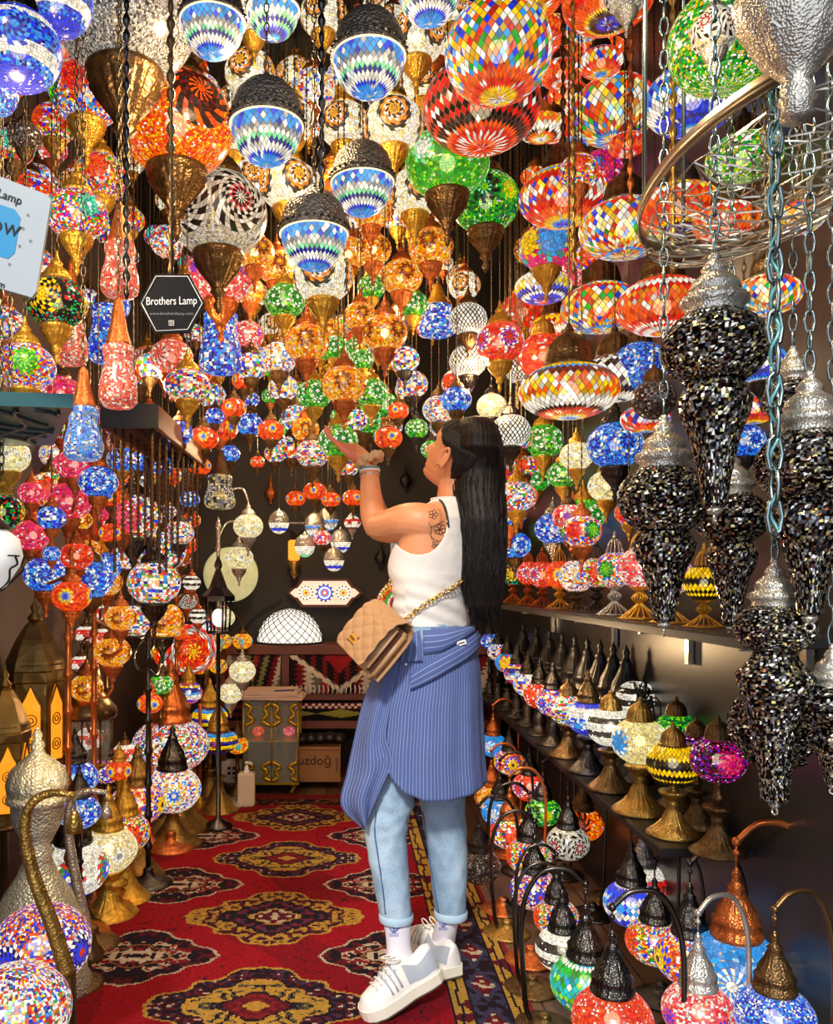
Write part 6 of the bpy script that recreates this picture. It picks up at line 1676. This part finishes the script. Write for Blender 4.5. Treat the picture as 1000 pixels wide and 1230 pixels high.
# belt band, tie and buttons of the wrap
def sheet(name, left, right, bvh, off, uvs, nl=8, th=.003, m='stripes', bulge=0.0, wm=9, parent=sko):
    a_ = spline([Vector((x, y, 0)) for x, y in left], nl); b_ = spline([Vector((x, y, 0)) for x, y in right], nl); G = []; lastD = 2.3
    for a, b in zip(a_, b_):
        row = []
        for j in range(wm):
            q = a.lerp(b, j/(wm-1)); h = hit(bvh, q.x, q.y, off)
            if h is None: h = P(q.x, q.y, lastD)
            else: lastD = h.y
            row.append(h+Vector((0, -bulge*sin(pi*j/(wm-1)), 0)))
        G.append(row)
    return part(name, gridmesh(G, wm, len(G), uvs, th=th), m, parent=parent)
sheet('belt', [(493, 808), (515, 793), (540, 779), (560, 767), (574, 757)], [(493, 829), (515, 819), (540, 804), (560, 791), (577, 774)], bvh_s, .007, lambda i, j: (j*.45, i*.1), bulge=.004)
sheet('tie', [(486, 754), (485, 765), (482, 780), (476, 795)], [(505, 753), (506, 764), (508, 778), (508, 794)], bvh_s, .006, lambda i, j: (j*.5, i*.1), bulge=.003)
sheet('waist_wrap', [(508, 758), (530, 757), (550, 754), (564, 752)], [(509, 786), (530, 782), (550, 771), (570, 757)], bvh_s, .004, lambda i, j: (j*.5, i*.1), bulge=.005)
h = hit(bvh_s, 551, 772, .011)
if h:
    bm = bmesh.new(); box(bm, h, (.026, .002, .013), Matrix.Rotation(rad(-18), 3, 'Y')); lb = part('sewn_label', bm, 'plastic_white', smooth=False)
    bm = bmesh.new(); box(bm, h+Vector((0, -.0015, 0)), (.018, .001, .003), Matrix.Rotation(rad(-18), 3, 'Y')); part('label_print', bm, 'ink', smooth=False, parent=lb)
for (x, y) in ((490, 778), (489, 798)):
    h = hit(bvh_s, x, y, .010)
    if h: bm = bmesh.new(); ball(bm, h, (.004, .002, .004), 10, 6); part('snap_button', bm, 'plastic_white')
# socks and shoes ---------------------------------------------------------
mat('sock', (236,234,246), rough=.9, bump=.3, bscale=160, btype='wave'); mat('shoewhite', (238,236,232), rough=.5); mat('shoegrey', (168,178,190), rough=.6); mat('solecream', (236,230,214), rough=.55); mat('soledark', (92,84,70), rough=.8, bump=.6, bscale=150); mat('logoblue', (128,142,206), rough=.7)
def sock(secs, name='sock'):
    bm = bmesh.new(); rings = []
    for (x0, x1, y, D) in secs:
        hw = (x1-x0)/2*D/F; c = P((x0+x1)/2, y, D)
        rings.append([bm.verts.new(c+X3*hw*cos(t)+Y3*hw*.95*sin(t)) for t in [2*pi*j/32 for j in range(32)]])
    for a, b in zip(rings, rings[1:]):
        for j in range(32): k = (j+1) % 32; bm.faces.new((a[j], b[j], b[k], a[k]))
    bm.faces.new(rings[0]); bm.faces.new(rings[-1][::-1])
    bv = BVHTree.FromBMesh(bm); o = part(name, bm, 'sock')
    return bv, o
s1, so1 = sock([(461,493,1100,2.337),(461,493.5,1112,2.335),(463,493,1125,2.33),(464,493,1138,2.325),(463,498,1150,2.32),(462,505,1160,2.32),(464,508,1172,2.32)])
s2, so2 = sock([(524,551,1096,2.5),(523,550,1108,2.5),(520,548,1120,2.525),(516,546,1132,2.545),(514,546,1145,2.56)])
for (bv, cx, cy, r, po) in ((s1, 473, 1119, 7, so1), (s2, 532, 1112, 6, so2)):
    bm = bmesh.new()
    for a in (-50, 0, 50):
        q = [(cx+r*.15*sin(rad(a)), cy+r*.2), (cx+r*sin(rad(a-12))*.75, cy-r*cos(rad(a-12))*.6), (cx+r*sin(rad(a)), cy-r*cos(rad(a))), (cx+r*sin(rad(a+12))*.75, cy-r*cos(rad(a+12))*.6), (cx+r*.15*sin(rad(a)), cy+r*.2)]
        w = [hit(bv, x, y, .0012) for x, y in q]; w = [x for x in w if x]
        if len(w) > 3: tube(bm, w, .0016, 5); tube(bm, [w[0], w[len(w)//2]], .0022, 5)
    for k in range(3):
        w = [hit(bv, cx-r*.8+r*1.6*i/4, cy+r*(.35+.22*k), .0008) for i in range(5)]; w = [x for x in w if x]
        if len(w) > 2: tube(bm, w, .0011, 4)
    part('sock_emblem', bm, 'logoblue', parent=po)
def shoe(toe, heel, up, roll=0, sc=1.0):
    """toe, heel: underside points; builds the shoe along that line"""
    f = (toe-heel); L = f.length; f = f.normalized(); s = up.cross(f).normalized() if True else None; u = f.cross(s).normalized()
    if u.z < 0: u = -u; s = -s
    M = Matrix((f, s, u)).transposed().to_4x4(); M.translation = heel
    def W(x): return interp([(0,.6),(.06,.86),(.2,.92),(.4,.86),(.6,1.0),(.78,1.05),(.9,.86),(.97,.55),(1,.2)], x)*.046
    def layer(z0, z1, g, m, name, parent=None, seg=44, x0=0, x1=1):
        bm = bmesh.new(); A_ = []; B_ = []
        out = [(x0+(x1-x0)*i/30, W(x0+(x1-x0)*i/30)+g) for i in range(31)]
        loop = [(x*L+(g if x > .5 else -g)*.7, w) for x, w in out]+[(x*L+(g if x > .5 else -g)*.7, -w) for x, w in out[::-1]]
        a = [bm.verts.new(M @ Vector((x, y, z0))) for x, y in loop]; c = [bm.verts.new(M @ Vector((x, y*.97, z1))) for x, y in loop]
        bm.faces.new(a[::-1]); bm.faces.new(c)
        for i in range(len(a)): k = (i+1) % len(a); bm.faces.new((a[i], a[k], c[k], c[i]))
        bmesh.ops.recalc_face_normals(bm, faces=bm.faces)
        return part(name, bm, m, smooth=False, parent=parent)
    sh = None
    def up_h(x): return interp([(0,.078),(.08,.082),(.25,.066),(.38,.078),(.48,.082),(.62,.066),(.78,.046),(.92,.036),(1,.012)], x)
    bm = bmesh.new(); rings = []
    for i in range(41):
        x = i/40; w = W(x)*.97; hgt = up_h(x); r = []
        for j in range(25):
            t = pi*j/24; r.append(bm.verts.new(M @ Vector((x*L, w*cos(t)*(1-.35*sin(t)*(1 if x < .55 else .2)), .026+hgt*sin(t)**.8))))
        rings.append(r)
    for a, c in zip(rings, rings[1:]):
        for j in range(24): bm.faces.new((a[j], c[j], c[j+1], a[j+1]))
    bm.faces.new(rings[0]); bm.faces.new(rings[-1][::-1])
    bv = BVHTree.FromBMesh(bm)
    sh = part('shoe', bm, 'shoewhite')
    layer(.006, .034, .003, 'solecream', 'sole', sh); layer(0, .006, .001, 'soledark', 'outsole', sh)
    # grey heel and collar panel, side stripes, laces
    for sd in (1, -1):
        bm = bmesh.new(); g = []
        for i in range(13):
            x = .0+.42*i/12; col = []
            for j in range(6):
                t = (.10+.50*j/5*(1-.25*sin(pi*i/12)))*pi/2; w = W(x)*.97+.0018
                col.append(bm.verts.new(M @ Vector((x*L-.002, sd*w*cos(t)*(1-.35*sin(t)), .03+up_h(x)*sin(t)**.8))))
            g.append(col)
        for a, c in zip(g, g[1:]):
            for j in range(5): bm.faces.new((a[j], a[j+1], c[j+1], c[j]))
        part('heel_panel', bm, 'shoegrey', parent=sh)
        bm = bmesh.new()
        for k in range(3):
            q = []
            for i in range(6):
                t = (.15+.75*i/5)*pi/2; x = .50+.065*k+.03*i/5; w = W(x)*.97+.001; q.append(M @ Vector((x*L, sd*w*cos(t)*(1-.2*sin(t)), .029+up_h(x)*sin(t)**.8)))
            tube(bm, q, .0032, 5)
        tag(part('side_stripes', bm, 'shoegrey', parent=sh))
    bm = bmesh.new()
    for k in range(5):
        x = .50+.065*k; tube(bm, [M @ Vector((x*L+.004*(i % 2), .022*cos(pi*i/6), .03+up_h(x)*.9*(sin(pi*(.28+.44*i/6)))**.8+.006)) for i in range(7)], .0028, 6)
    for sd in (1, -1):
        c = Vector((.48*L, 0, .03+up_h(.48)+.006)); tube(bm, [M @ (c+Vector((.02*sin(a), sd*(.006+.016*(1-cos(a))/2), .008*sin(a)))) for a in [i*pi/6 for i in range(13)]], .0022, 5)
    part('laces', bm, 'shoewhite', parent=sh)
shoe(P(437, 1226, 2.245), P(527, 1172, 2.33), Vector((.25, .1, 1)))
shoe(Vector((.196, 2.70, .012)), Vector((.318, 2.455, .012)), Vector((0, 0, 1)))
# bag --------------------------------------------------------------------
mat('leather', (184,142,100), rough=.5, bump=.25, bscale=40); mat('leatherdark', (96,52,36), rough=.6); mat('goldchain', (232,190,96), rough=.2, metal=1)
bu = Vector((.069, -.178, -.06)).normalized(); bv_ = Vector((.094, 0, .117)).normalized(); bg = bu.cross(bv_).normalized()
if bg.x < 0: bg = -bg
BO = P(405, 771, 2.36)
bag = thing('shoulder_bag', 'beige quilted flap bag with gold plate on a gold chain at her hip', 'bag', BO)
BMx = Matrix((bu, bg, bv_)).transposed().to_4x4()
def bl(bm, name, m, parent=None, smooth=True, sub=0):
    me_ = bpy.data.meshes.new(name); bm.to_mesh(me_); bm.free(); me_.transform(BMx)
    for p in me_.polygons: p.use_smooth = smooth
    me_.materials.append(MATS[m]); return ob(name, me_, parent or bag)
bw, bh, bd = .19, .155, .062
# the lens looks mostly at one gusset, the flap side turns left
bm = bmesh.new(); box(bm, (bw/2, bd*.30, bh*.47), (bw*.97, bd*.34, bh*.92), bev=.008); bl(bm, 'front_pocket', 'leather')
bm = bmesh.new(); box(bm, (bw/2, bd*.78, bh*.44), (bw*.97, bd*.48, bh*.98), bev=.008); bl(bm, 'main_pocket', 'leather')
bm = bmesh.new(); box(bm, (bw/2, bd*.52, bh*.45), (bw*.93, bd*.14, bh*.86)); bl(bm, 'gusset_fold', 'leatherdark', smooth=False)
def flapmesh():
    G = []; prof = [(-.003, .0), (-.006, .03), (-.0065, .07), (-.005, .11), (-.001, .135), (.010, .155), (.028, .166), (.046, .162), (.060, .148), (.066, .12), (.067, .05), (.065, -.005)]
    pr = spline([Vector((0, a, b)) for a, b in prof], 9); H_ = len(pr); Wd_ = 91
    for i, p in enumerate(pr):
        row = []
        for j in range(Wd_):
            f = j/(Wd_-1); x = f*(bw+.006)-.003
            zc = p.z
            if i < 10: x = bw/2+(x-bw/2)*(1-.10*(1-i/10)**2)
            q_ = 0
            if i < H_*.62:
                a = x*85; b = i*.62; q_ = .0042*(abs(sin((a+b)*.5))*abs(sin((a-b)*.5)))**.4
            nrm = Vector((0, -1, 0)) if p.y < .01 else Vector((0, 0, 1))
            row.append(Vector((x, p.y, zc))+nrm*q_)
        G.append(row)
    return gridmesh(G, Wd_, H_, lambda i, j: (0, 0), th=.004)
fm = flapmesh(); fm.transform(BMx)
for p in fm.polygons: p.use_smooth = True
fm.materials.append(MATS['leather']); flap = ob('flap', fm, bag)
bm = bmesh.new(); box(bm, (bw*.40, -.010, .040), (.052, .003, .028), bev=.001); bl(bm, 'plate_backing', 'leatherdark', smooth=False)
bm = bmesh.new(); box(bm, (bw*.40, -.012, .040), (.044, .003, .020), bev=.001); gp = bl(bm, 'gold_plate', mat('platefin', (236,180,60), rough=.35, metal=.4).name, smooth=False)
bm = bmesh.new()
for k in range(5): box(bm, (bw*.40-.014+.007*k, -.0142, .040), (.003, .0015, .009 if k % 2 else .007))
bl(bm, 'plate_marks', 'leatherdark', gp, smooth=False)
def links(pts, r, name, parent, world0):
    q = spline(pts, 10); L_ = [0]
    for a, b in zip(q, q[1:]): L_.append(L_[-1]+(b-a).length)
    n = int(L_[-1]/(r*2.6)); bm = bmesh.new()
    for i in range(n):
        s_ = L_[-1]*(i+.5)/n; k = max(j for j in range(len(L_)) if L_[j] <= s_); k = min(k, len(q)-2)
        f = (s_-L_[k])/max(L_[k+1]-L_[k], 1e-6); c = q[k].lerp(q[k+1], f); t = (q[k+1]-q[k]).normalized()
        o_ = t.cross(Vector((0, 1, 0))).normalized(); o2 = t.cross(o_)
        w = o_ if i % 2 else (o_*.4+o2*.9).normalized()
        tube(bm, [c+t*(r*1.75*cos(a))+w*(r*1.15*sin(a)) for a in [m*pi/5 for m in range(11)]], r*.42, 5, cap=False)
    me_ = bpy.data.meshes.new(name); bm.to_mesh(me_); bm.free(); me_.transform(Matrix.Translation(-world0))
    for p in me_.polygons: p.use_smooth = True
    me_.materials.append(MATS['goldchain']); return ob(name, me_, parent)
c1 = []
for (x, y) in ((553, 695), (540, 706), (525, 716), (510, 726), (496, 737)):
    h = hit(bvh_top, x, y, .010); c1.append(h if h else P(x, y, 2.3))
c1.append(P(486, 745, 2.27)); links(c1, .0047, 'chain_strap', bag, BO)
links([P(458, 719, 2.40), P(463, 707, 2.42), P(470, 697, 2.44), P(476, 690, 2.46)], .0047, 'chain_strap', bag, BO)
# bracelets and scrunchie ---------------------------------------------------
mat('scrunchie', (222,186,140), rough=.8, bump=.5, bscale=90)
ax = (Wp-P(445, 595, 2.49)).normalized(); uu = ax.orthogonal().normalized(); vv = ax.cross(uu)
def torus(c, ax_, R_, r_, m, name, label, wav=0, n=48, cat='bracelet'):
    a1 = ax_.orthogonal().normalized(); a2 = ax_.cross(a1)
    pts = [c+(a1*cos(t)+a2*sin(t))*R_*(1+wav*sin(11*t))+ax_*(wav*.03*cos(7*t)) for t in [2*pi*k/n for k in range(n+1)]]
    bm = bmesh.new(); tube(bm, pts, [r_*(1+(wav*3*abs(sin(9*t/2)) if wav else 0)) for t in [2*pi*k/n for k in range(n+1)]], 8); return part(name, bm, m)
axs = (ax+Vector((-.35, 0, .1))).normalized()
torus(Wp+ax*.020, axs, .034, .0095, 'scrunchie', 'scrunchie', '', wav=.14)
torus(P(444, 566, 2.50), ax, .0285, .0035, 'plastic_white', 'bracelet', '')
torus(P(444, 571, 2.50), ax, .029, .0028, 'silver', 'bracelet', '')
torus(P(444, 563, 2.50), ax, .0285, .0022, mat('turq', (60,170,180), rough=.3), 'bracelet', '')
bm = bmesh.new(); ec = HM @ Vector((.004, .083, -.045)); ball(bm, ec, .0035, 8, 6); part('earring', bm, 'goldchain')
# hair ------------------------------------------------------------------------
def hairmat():
    m = bpy.data.materials.new('hair'); m.use_nodes = True; nt = m.node_tree; N = nt.nodes; L = nt.links; b = N['Principled BSDF']
    tc = N.new('ShaderNodeTexCoord'); mp = N.new('ShaderNodeMapping'); mp.inputs['Scale'].default_value = (260, 260, 3)
    n = N.new('ShaderNodeTexNoise'); n.inputs['Scale'].default_value = 1; n.inputs['Detail'].default_value = 3
    L.new(tc.outputs['Object'], mp.inputs[0]); L.new(mp.outputs[0], n.inputs['Vector']); r = N.new('ShaderNodeValToRGB'); L.new(n.outputs['Fac'], r.inputs[0])
    r.color_ramp.elements[0].position = .35; r.color_ramp.elements[0].color = (*lin((9,7,7)), 1); r.color_ramp.elements[1].position = .75; r.color_ramp.elements[1].color = (*lin((30,20,16)), 1)
    L.new(r.outputs[0], b.inputs['Base Color']); b.inputs['Roughness'].default_value = .5
    b.inputs['Specular IOR Level'].default_value = .3
    bp = N.new('ShaderNodeBump'); bp.inputs['Strength'].default_value = .5; bp.inputs['Distance'].default_value = .004; L.new(n.outputs['Fac'], bp.inputs['Height']); L.new(bp.outputs['Normal'], b.inputs['Normal'])
    MATS['hair'] = m
hairmat()
hb = bmesh.new()
# cap over the skull
prev = None; n = 220; grid = []
for i in range(111):
    z = -.088+.2015*i/110; grid.append([(z, 2*pi*j/n) for j in range(n)])
vs = []
for row in grid:
    r = []
    for (z, t) in row:
        p = headpt(min(z, .1095), t, interp([(-.088,.0),(-.06,.006),(-.02,.012),(.03,.011),(.1,.010)], z) + .003*noise.noise((cos(t)*9, sin(t)*9, 0)))
        if z > .1: p.z = z+.006
        q = Vector(p)
        lim = interp([(-.09,-.030),(-.045,-.034),(-.025,-.030),(-.005,-.026),(.012,.0),(.018,.026),(.02,.030),(.05,.062),(.075,.085),(.1,.09),(.12,.2)], z)
        r.append(hb.verts.new(HM @ q) if q.x < lim+.0 else None)
    vs.append(r)
for a, b in zip(vs, vs[1:]):
    for j in range(n):
        k = (j+1) % n
        if a[j] and a[k] and b[k] and b[j]: hb.faces.new((a[j], a[k], b[k], b[j]))
tp = [v for v in vs[-1] if v]
if len(tp) > 2: hb.faces.new(tp)
HL = [(500.8,567,573,2.42,.010),(502,562,578,2.42,.030),(504,556,584,2.42,.055),(506,551,588,2.42,.078),(509,546,592,2.42,.095),(516,544.5,597,2.41,.108),(528,543,601,2.405,.114),(538,541,603,2.405,.114),(543,541,604,2.40,.112),(547,551,604,2.40,.105),(556,554,604,2.405,.095),(566,548,605,2.40,.08),(582,545,606,2.385,.068),(600,547,606,2.36,.055),(625,552,607,2.335,.045),(650,557,607,2.33,.04),(680,556,606,2.33,.036),(705,555,604,2.335,.03),(725,559,602,2.34,.024),(738,566,598,2.345,.016),(746,574,593,2.345,.008)]
def hl(y, k): return interp([(t[0], t[k]) for t in HL], y)
rr = []; n = 120
for i in range(90):
    y = 500.8+(746-500.8)*(i/89)**1.15; x0, x1, D, b = hl(y, 1), hl(y, 2), hl(y, 3), hl(y, 4); c = P((x0+x1)/2, y, D); hw = (x1-x0)/2*D/F
    ring = []
    for j in range(n):
        t = 2*pi*j/n; w = 1+.035*noise.noise((cos(t)*14, sin(t)*14, y*.004))+.02*noise.noise((cos(t)*30, sin(t)*30, y*.006))
        ring.append(hb.verts.new(c+X3*hw*w*cos(t)+Y3*b*w*sin(t)))
    rr.append(ring)
for a, b in zip(rr, rr[1:]):
    for j in range(n): k = (j+1) % n; hb.faces.new((a[j], b[j], b[k], a[k]))
hb.faces.new(rr[0]); hb.faces.new(rr[-1][::-1])
rs = random.Random(21)
for k in range(420):
    t = rs.uniform(0, 2*pi); y0 = rs.uniform(560, 690); y1 = rs.uniform(700, 768)-abs(cos(t))*6+(4 if cos(t) > 0 else 0)
    pts = []; sh = rs.uniform(-.25, .12) if y1 > 735 else 0; g = rs.uniform(.9, 1.03)
    for s_ in range(9):
        y = y0+(y1-y0)*s_/8; x0, x1, D, b = hl(min(y, 735), 1), hl(min(y, 735), 2), hl(min(y, 735), 3), max(hl(min(y, 735), 4), .012)
        tt = t+.25*sin(s_*.5+k)*.3; hw = (x1-x0)/2*D/F*(1-max(0, y-735)*.006)
        c = P((x0+x1)/2+max(0, y-735)*.25, y, D); pts.append(c+X3*hw*g*cos(tt)+Y3*b*g*sin(tt)+X3*.003*sin(s_*1.1+k))
    tube(hb, pts, [.0020]*5+[.0018, .0015, .0010, .0003], 5)
part('hair', hb, 'hair')
# ================================================================== LIGHT
w = bpy.data.worlds.new('street_daylight'); sc.world = w; w.use_nodes = True
w.node_tree.nodes['Background'].inputs[0].default_value = (*lin((225,235,255)), 1); w.node_tree.nodes['Background'].inputs[1].default_value = 1.5
def light(kind, name, loc, e, c=(255,255,255), size=.1, rot=None):
    l = bpy.data.lights.new(name, kind); l.energy = e; l.color = lin(c)
    if kind == 'POINT': l.shadow_soft_size = size
    if kind == 'AREA': l.shape = 'RECTANGLE'; l.size = size[0]; l.size_y = size[1]
    if kind == 'SUN': l.angle = size
    o = bpy.data.objects.new(name, l); COL.objects.link(o); o.location = loc
    if rot: o.rotation_euler = rot
    return o
for (x, y, z, e) in ((-.2, 2.0, 2.35, 11), (-.1, 3.2, 2.45, 13), (.5, 3.0, 1.95, 8), (-.7, 3.0, 1.9, 8), (-.3, 4.3, 1.9, 10), (-.75, 3.4, .9, 5), (.62, 3.2, .95, 4), (-.6, 1.5, 1.9, 5), (.45, 1.35, 2.1, 5), (.2, 3.9, 2.6, 6), (-.72, 2.2, .75, 2.5)):
    light('POINT', 'lamp_light', (x, y, z), e*1.7, (255,214,160), .05)
light('SUN', 'sun', (0, 0, 5), 3.0, (255,248,236), .12, (rad(52), 0, rad(-14)))
